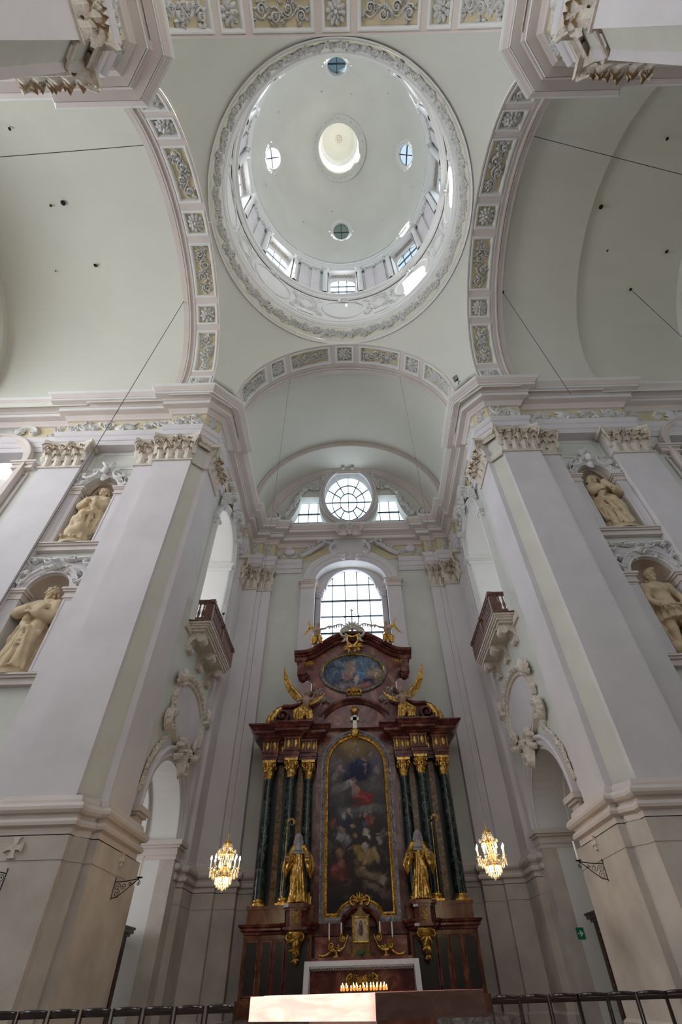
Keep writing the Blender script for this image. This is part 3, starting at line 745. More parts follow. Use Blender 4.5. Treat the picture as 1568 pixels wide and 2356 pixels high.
# ---- rear wall of the transept
ZR = lambda z: 1.05 + (z - 1.05) * 1.0125
XR = 1.0125
mpR = mapY(24.5)
def tall_window_outline(): return arch_path(0, 2.25, 11.6, 19.3, 28, .73)
mb = MB(); mb.panel(rect(-7.6, 7.6, 0, 24.2), [tall_window_outline()], mapY(24.53), .5); rear = struct(mb.build('wall_rear', M_WALL))
for sx in (-1, 1):
    T = tf(sx)
    for x0, x1, y in ((5.8, 6.7, 23.87), (4.97, 5.8, 24.1)):
        mb = MB(T); mb.box(x0, x1, y, 24.6, 4.0, 20.3); mb.build('pilaster', M_LAV, rear)
        capital(rear, sx * (x0 + min(x1, 6.65)) / 2, y, 0.0, x1 - x0 - .05)
    tw = Q[(sx, False)][1]; capital(tw, sx * 6.65, 23.25, -sx * PI / 2, 1.0)
    # window jamb, impost
    mb = MB(T); mb.box(2.25, 3.12, 24.22, 24.6, 9.0, 18.85); mb.build('jamb', M_LAV, rear)
    mb = MB(T)
    for o, a, b in ((.05, 18.8, 18.9), (.02, 18.9, 19.12), (.08, 19.12, 19.22), (.15, 19.22, 19.36)): mb.box(2.25 - o, 3.12 + o, 24.2 - o, 25.1, a, b)
    mb.build('impost', M_PINK, rear)
R = random.Random(5)
mb = MB(); mb.frame(arch_open(0, 2.25, 19.3, 19.3, 32, .73), [(0, -.1), (0, .28), (.12, .28), (.15, .34), (.36, .34), (.40, .42), (.52, .42), (.57, .48), (.72, .48), (.76, 0)], mpR, False); mb.build('archivolt', M_LAV, rear)
mb = MB()
for q in (-1, 1):
    cscroll(mb, mpR, q * .95, 21.72, .36, -PI / 2, q, .2, .3, .42); stroke(mb, mpR, [(q * .6, 22.0), (q * 1.0, 22.35), (q * 1.6, 22.55), (q * 2.1, 22.2), (q * 2.7, 21.7), (q * 3.2, 21.4)], .24, .2, .2)
    cscroll(mb, mpR, q * 1.9, 22.35, .26, 0 if q < 0 else PI, -q, .16, .25, .3); spray(mb, mpR, q * 2.5, 21.9, PI * .5 - q * .8, 6, .6, .2, R, .15)
    mb.blob(mpR(q * 4.05, 21.9, .15), .42, .14, .3); leaf(mb, mpR, q * 4.3, 21.8, PI / 2 + q * .4, .8, .5, .15, 0, .05)
    cscroll(mb, mpR, q * .38, 21.0, .2, PI / 2, -q, .13, .22, .55)
leaf(mb, mpR, 0, 21.5, -PI / 2, .75, .7, .25, 0, .5); spray(mb, mpR, 0, 21.2, -PI / 2, 5, .45, .2, R, .55)
mb.panel([(-1.0, 21.2), (1.0, 21.2), (1.25, 22.3), (.8, 22.9), (-.8, 22.9), (-1.25, 22.3)], [], mpR, .2, .44)
mb.build('window_keystone', M_LAV, rear)
mb = MB(); shell(mb, mapY(23.9), 0, 22.6, .85, .3, PI / 2, 9, .5, 3.6); cscroll(mb, mapY(23.9), -.45, 22.75, .42, PI, -1, .16, .3, .55); cscroll(mb, mapY(23.9), .45, 22.75, .42, 0, 1, .16, .3, .55); mb.build('window_shell', M_PINK, rear)
for x0, x1 in ((-4.9, -3.2), (3.2, 4.9)):
    mb = MB(); scrollwork(mb, mpR, x0, x1, 21.3, 22.3, R, .12); mb.build('frieze_relief', M_STUC, rear)

def window_obj(name, loc): return empty(name, loc, kind='structure')
def pane(parent, poly, mp, mat, t=.012):
    if len(poly) < 3: return
    mb = MB(); n = len(poly)
    cx = sum(p[0] for p in poly) / n; cz = sum(p[1] for p in poly) / n
    pl = [(cx + (u - cx) * .985, cz + (v - cz) * .985) for u, v in poly]
    mb.add([mp(u, v, 0) for u, v in pl] + [mp(u, v, -t) for u, v in pl], [tuple(range(n)), tuple(range(2 * n - 1, n - 1, -1))] + [(i, (i + 1) % n, n + (i + 1) % n, n + i) for i in range(n)])
    mb.build('pane', mat, parent)
def bar(mb, mp, a, b, w=.05, d=.05):
    l = math.hypot(b[0] - a[0], b[1] - a[1]); nx, ny = -(b[1] - a[1]) / l * w / 2, (b[0] - a[0]) / l * w / 2
    q = [(a[0] + nx, a[1] + ny), (b[0] + nx, b[1] + ny), (b[0] - nx, b[1] - ny), (a[0] - nx, a[1] - ny)]
    mb.add([mp(u, v, d) for u, v in q] + [mp(u, v, -d) for u, v in q], [(0, 1, 2, 3), (7, 6, 5, 4), (0, 4, 5, 1), (1, 5, 6, 2), (2, 6, 7, 3), (3, 7, 4, 0)])

# tall arched window
win = window_obj('window_1', (0, 25.3, 12.0)); mpW = mapY(25.3)
mb = MB(); mb.panel(rect(-2.6, 2.6, 11.0, 22.0), [[(-1.92, 11.6), (1.92, 11.6), (1.92, 18.55), (1.80, 18.7), (1.80, 19.1), (1.6, 19.2)] + [(1.6 * math.cos(PI * i / 20), 19.2 + 1.6 * math.sin(PI * i / 20)) for i in range(1, 20)] + [(-1.6, 19.2), (-1.80, 19.1), (-1.80, 18.7), (-1.92, 18.55)]], mapY(25.0), .35)
mb.build('window_reveal', M_LAV, win)
mb = MB()
for q in (-1, 1):
    for o, a, b in ((.02, 18.55, 18.7), (.1, 18.7, 18.9), (.22, 18.9, 19.1), (.30, 19.1, 19.22)): x0, x1 = sorted((q * 2.25, q * (1.95 - o))); mb.box(x0, x1, 24.9 - o * .4, 25.2, a, b)
mb.build('window_impost', M_LAV, win)
mb = MB(); mb.sweep([(2.25, 24.6), (2.25, 25.3)], [(0, 11), (0, 19.35)]); mb.sweep([(-2.25, 25.3), (-2.25, 24.6)], [(0, 11), (0, 19.3)])
mb.build('window_cheek', M_WHITE, win)
conv = arch_path(0, 1.95, 11.5, 19.35, 20); xs = [-1.95 + .78 * i for i in range(6)]; zs_ = [11.6, 12.75, 13.9, 15.05, 16.2, 17.35, 18.5, 19.72, 21.4]
bars = MB()
for j in range(len(zs_) - 1):
    for i in range(5): pane(win, clip(rect(xs[i], xs[i + 1], zs_[j], zs_[j + 1]), conv), mpW, M_GLASS)
for x in xs[1:-1]: bar(bars, mpW, (x, 11.6), (x, 19.35 + math.sqrt(1.95 ** 2 - x * x)), .045)
for j, z in enumerate(zs_[1:-1]): bar(bars, mpW, (-1.95, z), (1.95, z), .09 if j in (1, 3, 5) else .05)
bars.build('glazing_bar', M_LEAD, win)

# lunette with oval window and two side lights
ZL = 24.3; mpL = mapY(ZL)
def side_light(q): 
    pts = [(2.2, 27.2), (3.55, 27.2), (3.62, 26.6), (3.75, 26.0), (3.95, 25.4), (4.3, 24.75), (4.45, 24.5), (1.55, 24.5), (1.9, 25.1), (2.12, 25.9), (2.2, 26.6)]
    return [(q * u, v) for u, v in pts]
op = oval(0, 27.27, 1.78, 2.8, 44)
mb = MB(); mb.panel([(6.3 * math.cos(PI * i / 40), 24.0 + 6.3 * math.sin(PI * i / 40)) for i in range(41)] + [(-6.3, 23.3), (6.3, 23.3)], [op, side_light(1), side_light(-1)], mpL, .75)
lun = struct(mb.build('wall_lunette', M_WALL))
mb = MB(); mb.frame(op, [(0, -.7), (0, .16), (.08, .2), (.16, .2), (.22, .12), (.27, .2), (.34, .22), (.40, .12), (.42, 0)], mpL); mb.build('oval_frame', M_LAV, lun)
mb = MB(); mb.frame([(5.72 * math.cos(PI * i / 40), 24.3 + 5.72 * math.sin(PI * i / 40)) for i in range(41)], [(-.28, 0), (-.26, .1), (-.16, .12), (-.12, .2), (0, .22), (.05, .3), (.22, .34), (.32, .3), (.38, 0)], mpL, False); mb.build('archivolt', M_PINK, lun)
mb = MB(); R = random.Random(3)
for q in (-1, 1):
    pts = [(q * 1.35, 29.9), (q * 1.85, 29.3), (q * 2.1, 28.7), (q * 2.6, 28.2), (q * 3.4, 27.85), (q * 3.75, 27.0), (q * 4.0, 26.2), (q * 4.35, 25.5), (q * 4.75, 25.0)]
    garland(mb, mpL, pts, .25, .34, R); rosette(mb, mpL, q * 2.55, 28.25, .55, .36, 8)
    spiral(mb, mpL, q * 5.3, 25.0, .48, 1.6, PI / 2, q, .2, .34, .05); spray(mb, mpL, q * 4.75, 25.15, PI / 2 + q * .5, 5, .6, .16, R)
    cscroll(mb, mpL, q * 1.0, 30.35, .4, PI if q < 0 else 0, q, .2, .3, .2); leaf(mb, mpL, q * 1.6, 30.55, -.6 if q > 0 else PI + .6, .9, .5, .24, -q * .9, .15); spray(mb, mpL, q * .7, 30.9, PI / 2 - q * .7, 6, .6, .26, R, .15)
    cscroll(mb, mpL, q * .3, 30.1, .18, PI / 2, -q, .1, .2, .3)
shell(mb, mpL, 0, 30.35, .8, .45, d0=.3); spray(mb, mpL, 0, 30.2, -PI / 2, 5, .4, .2, R, .25)
mb.build('lunette_ornament', M_STUC, lun)
win = window_obj('window_2', (0, 25.05, 24.5)); mpW = mapY(25.05); bars = MB()
def ov(k, t): return (1.8 * k * math.cos(t), 27.27 + 2.82 * k * math.sin(t))
for k0, k1, n in ((.0, .36, 4), (.36, .68, 12), (.68, 1.0, 12)):
    for i in range(n):
        t0, t1 = 2 * PI * i / n + PI / 2, 2 * PI * (i + 1) / n + PI / 2; m = 5 if n == 4 else 2
        outer = [ov(k1, t0 + (t1 - t0) * j / m) for j in range(m + 1)]; inner = [ov(k0, t1 + (t0 - t1) * j / m) for j in range(m + 1)] if k0 else [(0, 27.27)]
        pane(win, outer + inner, mpW, M_GLASS)
        if k0: bar(bars, mpW, ov(k0, t0), ov(k1, t0), .045)
for k in (.36, .68):
    for i in range(28): bar(bars, mpW, ov(k, 2 * PI * i / 28), ov(k, 2 * PI * (i + 1) / 28), .045)
bar(bars, mpW, ov(.36, PI / 2), ov(.36, -PI / 2), .045); bar(bars, mpW, ov(.36, 0), ov(.36, PI), .045); bars.build('glazing_bar', M_LEAD, win)
for q in (-1, 1):
    win = window_obj('window_%d' % (3 if q < 0 else 4), (q * 2.9, 25.05, 24.5)); bars = MB()
    xs = [1.5, 2.3, 3.0, 3.7, 4.5]; zz = [24.45, 25.2, 26.1, 27.25]
    for i in range(4):
        for j in range(3):
            p = rect(xs[i], xs[i + 1], zz[j], zz[j + 1]); pane(win, [(q * u, v) for u, v in (p if q > 0 else p[::-1])], mpW, M_GLASS)
    for x in xs[1:-1]: bar(bars, mpW, (q * x, 24.45), (q * x, 27.2), .045)
    for z in zz[1:-1]: bar(bars, mpW, (q * 1.5, z), (q * 4.5, z), .09)
    bars.build('glazing_bar', M_LEAD, win)

# near transept end wall with its own windows (behind the picture)
mb = MB(); mpN = mapY(-10.3, 1)
mb.panel(rect(-7.6, 7.6, 0, 31), [arch_path(0, 2.6, 11, 20, 20), oval(0, 27, 2.2, 2.8, 24)], mpN, .3); struct(mb.build('wall_near', M_WALL))
for sx in (-1, 1):
    mb = MB(); mb.panel(rect(-1.0, 15.5, 0, 31), [], (lambda s: lambda u, v, d: (s * (24.0 - d), u, v))(sx), .3)
    struct(mb.build('wall_nave_' + ('left' if sx < 0 else 'right'), M_WALL))

# ------------------------------------------------------------------ vaults, coffered arches, pendentives
COFF = [(-3.0, 4.5, 1), (10.5, 36, 0), (41.6, 50.6, 1), (56, 80, 0), (85.4, 94.6, 1), (100, 124, 0), (129.4, 138.4, 1), (144, 169.5, 0), (175.5, 183, 1)]
def arch_band(P, name, seed, near=False):
    """coffered crossing arch; P(theta_deg, v, d) -> point, v along the axis, d towards the room"""
    R = random.Random(seed)
    V = [0, .24, 1.20, 2.05]
    br = sorted({-3.0, 183.0} | {a for c in COFF for a in c[:2]}); br2 = []
    for a, b in zip(br, br[1:]):
        n = max(1, int((b - a) / 3.5)); br2 += [a + (b - a) * i / n for i in range(n)]
    br2.append(183.0)
    inside = lambda t: any(a <= t <= b for a, b, _ in COFF)
    mb = MB(); fl = MB(); DEP = -.13
    for a, b in zip(br2, br2[1:]):
        for j in range(3):
            if j == 1 and inside((a + b) / 2):
                fl.add([P(a, V[1], DEP), P(b, V[1], DEP), P(b, V[2], DEP), P(a, V[2], DEP)], [(0, 1, 2, 3)], True)
                for v in (V[1], V[2]): mb.add([P(a, v, 0), P(b, v, 0), P(b, v, DEP), P(a, v, DEP)], [(0, 1, 2, 3)])
            else: mb.add([P(a, V[j], 0), P(b, V[j], 0), P(b, V[j + 1], 0), P(a, V[j + 1], 0)], [(0, 1, 2, 3)], True)
        mb.add([P(a, 2.05, 0), P(b, 2.05, 0), P(b, 2.05, -.42), P(a, 2.05, -.42)], [(0, 1, 2, 3)])
        # fillets running along both edges
        for v0, v1, h in ((0, .07, .05), (1.38, 1.46, .03), (1.62, 1.70, .09), (1.74, 1.80, .06)):
            mb.add([P(a, v0, 0), P(b, v0, 0), P(a, v0, h), P(b, v0, h), P(a, v1, h), P(b, v1, h), P(a, v1, 0), P(b, v1, 0)], [(0, 1, 3, 2), (2, 3, 5, 4), (4, 5, 7, 6)])
    for c0, c1, _ in COFF:
        for t in (c0, c1): mb.add([P(t, V[1], 0), P(t, V[2], 0), P(t, V[2], DEP), P(t, V[1], DEP)], [(0, 1, 2, 3)])
    o = struct(mb.build(name, M_PINK)); fl.build('coffer_ground', M_YEL, o)
    RR = RA; k = PI / 180 * RR
    mp = lambda u, v, d: P(u / k, v, d)
    for i, (c0, c1, kind) in enumerate(COFF):
        n = max(1, int((c1 - c0) / 4))
        path = [(k * (c0 + (c1 - c0) * j / n), V[1]) for j in range(n + 1)] + [(k * (c1 - (c1 - c0) * j / n), V[2]) for j in range(n + 1)]
        fr = MB(); fr.frame(path, [(-.05, DEP), (-.03, -.03), (.0, .035), (.07, .05), (.12, .035), (.13, 0)], mp); fr.build('coffer_frame', M_WHITE, o)
        mb = MB(); um, vm = k * (c0 + c1) / 2, (V[1] + V[2]) / 2
        if kind: rosette(mb, mp, um, vm, .45, .19, R.choice([9, 10, 11]), DEP, R.uniform(0, 1)); mb.build('rosette', M_STUC, o)
        else:
            scrollwork(mb, mp, k * c0 + .12, k * c1 - .12, V[1] + .06, V[2] - .06, R, .17, DEP, .9); mb.build('foliage_relief', M_STUC, o)
    # stilted feet of the arch
    mb = MB()
    for t in (0, 180):
        p = [P(t, v, 0) for v in (0, 2.05)]
        mb.add([p[0], p[1], (p[1][0], p[1][1], 22.9), (p[0][0], p[0][1], 22.9)], [(0, 1, 2, 3)])
    mb.build('arch_foot', M_PINK, o)
    return o
rad = math.radians
HX, YF, YN = 7.05, 13.76, -0.10
arch_band(lambda t, v, d: ((RA - d) * math.cos(rad(t)), YF + v, ZC + (RA - d) * math.sin(rad(t))), 'trim_1', 21)
arch_band(lambda t, v, d: ((RA - d) * math.cos(rad(t)), YN - v, ZC + (RA - d) * math.sin(rad(t))), 'trim_2', 22)
arch_band(lambda t, v, d: (-HX - v, YC + (RA - d) * math.cos(rad(t)), ZC + (RA - d) * math.sin(rad(t))), 'trim_3', 23)
arch_band(lambda t, v, d: (HX + v, YC + (RA - d) * math.cos(rad(t)), ZC + (RA - d) * math.sin(rad(t))), 'trim_4', 24)

def barrel(name, P, v0, v1, R, mat, step=None, nv=1):
    mb = MB(); n = 48
    for i in range(n):
        a, b = 180 * i / n, 180 * (i + 1) / n
        mb.add([P(a, v0, R), P(b, v0, R), P(b, v1, R), P(a, v1, R)], [(0, 1, 2, 3)], True)
        if step: mb.add([P(a, v1, R), P(b, v1, R), P(b, v1, step), P(a, v1, step)], [(0, 1, 2, 3)])
    for t in (0, 180):
        p = [P(t, v, R) for v in (v0, v1)]; mb.add([p[0], p[1], (p[1][0], p[1][1], 22.9), (p[0][0], p[0][1], 22.9)], [(0, 1, 2, 3)])
    return struct(mb.build(name, mat))
PY = lambda t, v, R: (R * math.cos(rad(t)), v, ZC + R * math.sin(rad(t)))
barrel('ceiling', PY, YF + 2.0, 21.9, 6.42, M_VAULT, 6.05)
barrel('ceiling', PY, 21.9, 24.35, 6.05, M_VAULT)
mb = MB(); mb.frame([(6.05 * math.cos(PI * i / 48), ZC + 6.05 * math.sin(PI * i / 48)) for i in range(49)], [(0, 0), (0, .05), (.08, .08), (.12, .02), (.2, .02), (.24, .1), (.32, .12), (.38, 0)], mapY(21.9), False); struct(mb.build('trim_5', M_PINK))
barrel('ceiling', PY, -12, YN - 2.0, 6.42, M_VAULT)
for s, nm in ((-1, 'ceiling_left'), (1, 'ceiling_right')):
    PX = lambda t, v, R: (s * v, YC + R * math.cos(rad(t)), ZC + R * math.sin(rad(t)))
    c = barrel(nm, PX, HX + 2.0, 13.5, 6.34, M_VAULT, 6.5)
    for a, b, R2, st in ((13.5, 19.4, 6.5, 6.05), (19.4, 21.0, 6.05, 6.5), (21.0, 24.4, 6.5, None)):
        barrel(nm, PX, a, b, R2, M_VAULT, st)

# pendentives
RING_R, RING_Z = 6.88, 30.28
def pendentive(sx, fy):
    top = []; bot = []
    n = 18
    for i in range(n + 1):
        t = rad(90 - 90 * i / n); bot.append((RA * math.cos(t), YF, ZC + RA * math.sin(t)))
    for i in range(1, 6): s_ = i / 6; bot.append((RA + (HX - RA) * s_, YF + (YC + RA - YF) * s_, ZC))
    for i in range(n + 1):
        t = rad(90 * i / n); bot.append((HX, YC + RA * math.cos(t), ZC + RA * math.sin(t)))
    fyf = (lambda y: 2 * YC - y + (YN - (2 * YC - YF)) * (1 if True else 0)) if fy else (lambda y: y)
    mb = MB(); rows = 12; c = Vector((0, YC, ZC)); vs = []; m = len(bot)
    for j in range(rows + 1):
        s_ = j / rows
        for b in bot:
            bv = Vector(b) - c; az = math.atan2(bv.y, bv.x)
            r = Vector((RING_R * math.cos(az), RING_R * math.sin(az), RING_Z - ZC))
            d = bv.normalized().slerp(r.normalized(), s_) if bv.normalized().angle(r.normalized()) > 1e-4 else r.normalized()
            p = c + d * (bv.length * (1 - s_) + r.length * s_)
            vs.append((sx * p.x, fyf(p.y), p.z))
    fs = [(j * m + i, j * m + i + 1, (j + 1) * m + i + 1, (j + 1) * m + i) for j in range(rows) for i in range(m - 1)]
    k = len(vs)     # apron down to the cornice under the cut corner
    for i in range(n, n + 7): vs.append((sx * bot[i][0], fyf(bot[i][1]), 22.9))
    fs += [(n + i, n + i + 1, k + i + 1, k + i) for i in range(6)]
    mb.add(vs, fs, True); struct(mb.build('ceiling_pendentive', M_VAULT))
for sx in (-1, 1):
    for fy in (False, True): pendentive(sx, fy)

# ring, drum, dome, lantern
mb = MB(); mb.lathe([(6.93, 30.75), (14.5, 30.75)], (0, 6.85, 0), 48); struct(mb.build('sun_blocker_ring', M_WALL))  # unseen flat ring added to block sun leaking at the pendentive seams
NR = 96
mb = MB(); mb.lathe([(6.94, 30.1), (6.94, 30.22), (6.90, 30.26), (6.90, 30.36), (6.86, 30.38), (6.86, 30.46), (6.84, 30.5)], (0, YC, 0), NR, smooth=False); ring = struct(mb.build('trim_6', M_WHITE))
FR = lambda z: 6.84 - (z - 30.46) * .30
mb = MB(); mb.lathe([(FR(30.44), 30.44), (FR(31.6), 31.6)], (0, YC, 0), NR); mb.build('ring_frieze', M_CREAM, ring)
mb = MB(); mb.lathe([(6.52, 31.5), (6.48, 31.55), (6.47, 31.62), (6.41, 31.66), (6.41, 31.76), (6.37, 31.8), (6.34, 32.0), (6.29, 32.08), (6.29, 32.3), (6.9, 32.42)], (0, YC, 0), NR, smooth=False); mb.build('ring_cornice', M_WHITE, ring)
R = random.Random(9)
mpF = lambda u, v, d: ((FR(v) - d) * math.cos(u / 6.7), YC + (FR(v) - d) * math.sin(u / 6.7), v - .3 * d)
for k in range(16):
    mb = MB(); L_ = 2 * PI * 6.7 / 16; u0 = L_ * k; scrollwork(mb, mpF, u0 + .03, u0 + L_ - .03, 30.55, 31.45, R, .13)
    mb.build('ring_relief', M_STUC, ring)
RD = 6.78
def drum_grid():
    mb = MB(); az = []
    hw = 1.08 / RD
    for k in range(8):
        c = PI / 4 * k
        az += [c - hw, c - hw / 3, c + hw / 3, c + hw] + [c + hw + (PI / 4 - 2 * hw) * i / 6 for i in range(1, 6)]
    az.sort(); n = len(az); zz = [32.3, 37.15, 42.3, 44.3]
    for i in range(n):
        a, b = az[i], az[(i + 1) % n] + (2 * PI if i == n - 1 else 0); mid = (a + b) / 2
        win = abs(((mid + PI / 8) % (PI / 4)) - PI / 8) < hw
        for j in range(3):
            if j == 1 and win: continue
            mb.add([(RD * math.cos(t), YC + RD * math.sin(t), z) for t, z in ((a, zz[j]), (b, zz[j]), (b, zz[j + 1]), (a, zz[j + 1]))], [(0, 1, 2, 3)])
    return mb
drum = struct(drum_grid().build('wall_drum', M_WHITE))
mb = MB(); mb.lathe([(6.72, 36.7), (6.6, 36.76), (6.55, 36.9), (6.40, 36.96), (6.38, 37.12), (6.8, 37.15)], (0, YC, 0), NR, smooth=False); mb.build('sill_course', M_WHITE, drum)
mb = MB(); mb.lathe([(6.76, 42.33), (6.70, 42.35), (6.70, 42.6), (6.66, 42.64), (6.66, 43.1), (6.58, 43.14), (6.54, 43.3), (6.54, 43.42), (6.44, 43.48), (6.40, 43.66), (6.40, 43.76), (6.66, 44.2)], (0, YC, 0), NR, smooth=False); mb.build('drum_cornice', M_WHITE, drum)
def radial(a): 
    ca, sa = math.cos(a), math.sin(a)      # local x along the wall, y outwards
    return lambda p: (p[0] * -sa + p[1] * ca, YC + p[0] * ca + p[1] * sa, p[2])
colm = None
for k in range(8):
    c = PI / 4 * k; Wt = window_obj('window_%d' % (5 + k), (7.3 * math.cos(c), YC + 7.3 * math.sin(c), 37.2)); R = random.Random(60 + k)
    T = radial(c); mp = lambda u, v, d: (u, 7.04 - d, v)
    mb = MB(T); mb.frame([(1.08, 37.15), (1.08, 42.3), (-1.08, 42.3), (-1.08, 37.15)], [(0, .56), (0, 0), (.0, -.2)], mp, True); mb.build('window_reveal', M_WHITE, Wt)
    mb = MB(T); mb.panel([(-1.2, 37), (1.2, 37), (1.2, 42.4), (-1.2, 42.4)], [[(-.95, 38.3), (.95, 38.3), (.95, 40.95), (.8, 41.25), (.4, 41.5), (0, 41.58), (-.4, 41.5), (-.8, 41.25), (-.95, 40.95)]], mp, .12); mb.build('window_frame', M_WHITE, Wt)
    conv = [(-.95, 38.3), (.95, 38.3), (.95, 40.95), (.8, 41.25), (.4, 41.5), (0, 41.58), (-.4, 41.5), (-.8, 41.25), (-.95, 40.95)]
    bars = MB(T); x4 = [-.95, -.32, .32, .95]; z4 = [38.3, 39.3, 40.4, 41.6]
    for i in range(3):
        for j in range(3):
            po = clip(rect(x4[i], x4[i + 1], z4[j], z4[j + 1]), conv); n = len(po)
            if n < 3: continue
            mb = MB(T); mb.add([(u, 7.08, v) for u, v in po] + [(u, 7.095, v) for u, v in po], [tuple(range(n)), tuple(range(2 * n - 1, n - 1, -1))]); mb.build('pane', M_GLASS if k not in (0, 1) else M_GLASSM, Wt)
    mpb = lambda u, v, d: (u, 7.08 - d, v)
    for x in x4[1:-1]: bar(bars, mpb, (x, 38.3), (x, 41.5), .045)
    for z in z4[1:-1]: bar(bars, mpb, (-.95, z), (.95, z), .06)
    bars.build('glazing_bar', M_LEAD, Wt)
    mb = MB(T); scrollwork(mb, lambda u, v, d: (u, v, 42.28 - d), -.85, .85, 6.76, 7.0, R, .05); mb.build('soffit_relief', M_CAPT, Wt)
    # columns and pilasters either side, cartouche below
    for q in (-1, 1):
        T2 = radial(c + q * 1.42 / RD); mb = MB(T2); mb.lathe([(.26, 37.15), (.26, 37.35), (.2, 37.45), (.21, 38.5), (.18, 41.7), (.17, 41.85)], (0, 6.56, 0), 12); mb.build('column', M_WHITE, drum)
        mb = MB(T2); mb.box(-.3, .3, 6.28, 6.8, 42.16, 42.33); mb.lathe([(.18, 41.8), (.22, 41.86), (.2, 41.9), (.24, 42.04), (.34, 42.16)], (0, 6.56, 0), 10)
        for z in range(6): mb.blob((.24 * math.cos(z * PI / 3), 6.56 + .24 * math.sin(z * PI / 3), 42.0), .09, .09, .12, 5, 4)
        mb.build('column_capital', M_STUC, drum)
        T3 = radial(c + q * 2.18 / RD); mb = MB(T3); mb.box(-.34, .34, 6.62, 6.9, 37.15, 41.82); mb.build('pilaster', M_LAV, drum)
        mb = MB(T3); mb.box(-.40, .40, 6.5, 6.9, 42.18, 42.33); mb.box(-.34, .34, 6.6, 6.9, 41.82, 42.18)
        for z in (-.3, 0, .3): mb.blob((z, 6.56, 42.02), .11, .1, .14, 5, 4)
        mb.build('pilaster_capital', M_STUC, drum)
    mpd = mapRing(RD); u0 = c * RD
    mb = MB(); mb.frame(oval(u0, 35.05, 1.42, 1.35, 32), [(0, 0), (0, .08), (.06, .12), (.12, .08), (.14, 0)], mpd); mb.build('cartouche_frame', M_WHITE, drum)
    mb = MB(); shell(mb, mpd, u0, 36.35, .42, .2, PI / 2, 7, .05)
    for q in (-1, 1):
        garland(mb, mpd, [(u0 + q * 1.75, 36.2), (u0 + q * 2.0, 35.6), (u0 + q * 1.95, 34.6), (u0 + q * 1.5, 33.7)], .24, .14, R)
        cscroll(mb, mpd, u0 + q * 2.3, 35.1, .85, PI / 2, -q, .1, .08)
    mb.build('cartouche_ornament', M_STUC, drum)
    c2 = PI / 4 * k + PI / 8; mb = MB(); mb.frame(rect(c2 * RD - .5, c2 * RD + .5, 33.6, 36.3), [(0, 0), (0, .05), (.06, .05), (.06, 0)], mpd); mb.build('panel_border', M_WHITE, drum)

RB, HB, ZB = 6.62, 9.5, 44.2
def dome():
    n, m = 192, 90; t1 = math.acos(1.86 / RB); vs = []; fs = []
    P = lambda a, t: (RB * math.cos(t) * math.cos(a), YC + RB * math.cos(t) * math.sin(a), ZB + HB * math.sin(t))
    for j in range(m + 1):
        for i in range(n): vs.append(P(2 * PI * i / n, t1 * j / m))
    cs = [Vector((5.44 * math.cos(a), YC + 5.44 * math.sin(a), 49.3)) for a in (0, PI / 2, PI, 3 * PI / 2)]
    for j in range(m):
        for i in range(n):
            f = (j * n + i, j * n + (i + 1) % n, (j + 1) * n + (i + 1) % n, (j + 1) * n + i)
            mid = sum((Vector(vs[q]) for q in f), Vector()) / 4
            if min((mid - c).length for c in cs) < 1.0: continue
            fs.append(f)
    mb = MB(); mb.add(vs, fs, True); return struct(mb.build('ceiling_dome', M_DOME))
dm = dome()
mb = MB(); mb.lathe([(6.40, 43.9), (6.50, 44.0), (6.54, 44.1), (6.50, 44.25), (6.58, 44.4), (6.63, 44.5)], (0, YC, 0), NR, smooth=False); mb.build('dome_moulding', M_WHITE, dm)
el = rad(52)
for k, (gl) in enumerate((M_GLASSM, M_GLASSD, M_GLASS, M_GLASSB)):
    a = PI / 2 * k; c = Vector((5.44 * math.cos(a), YC + 5.44 * math.sin(a), 49.3))
    ax = Vector((math.cos(a) * math.cos(el), math.sin(a) * math.cos(el), math.sin(el))); ux = Vector((-math.sin(a), math.cos(a), 0)); uz = ax.cross(ux) * -1
    uz = ux.cross(ax) * -1 if uz.z < 0 else uz
    mp = lambda u, v, d: tuple(c + ux * u + uz * v - ax * d)
    Wt = window_obj('window_%d' % (13 + k), tuple(c))
    mb = MB(); mb.frame(oval(0, 0, .70, .70, 32), [(0, -.35), (0, .06), (.04, .10), (.12, .10), (.16, .05), (.30, .04), (.34, 0), (.42, -1.0)], mp); mb.build('window_frame', M_WHITE, Wt)
    cir = oval(0, 0, .70, .70, 32)
    for q in range(4): pane(Wt, [(0, 0)] + cir[8 * q:8 * q + 8] + [cir[(8 * q + 8) % 32]], lambda u, v, d: mp(u, v, d - .22), gl)
    bars = MB(); bar(bars, lambda u, v, d: mp(u, v, d - .19), (-.7, 0), (.7, 0), .06); bar(bars, lambda u, v, d: mp(u, v, d - .19), (0, -.7), (0, .7), .06); bars.build('glazing_bar', M_LEAD, Wt)
# small hooks / ventilation rosettes on the dome
for a, t in ((1.75, .85), (.9, .5), (2.2, .55), (3.7, .6), (5.5, .6), (5.0, .95), (4.4, .9), (.3, .35), (2.9, .35), (1.4, .35)):
    p = (RB * math.cos(t) * math.cos(a) * .995, YC + RB * math.cos(t) * math.sin(a) * .995, ZB + HB * math.sin(t) * .995)
    mb = MB(); mb.blob(p, .09, .09, .06, 8, 4); mb.build('vent_rosette', M_DOME, dm)
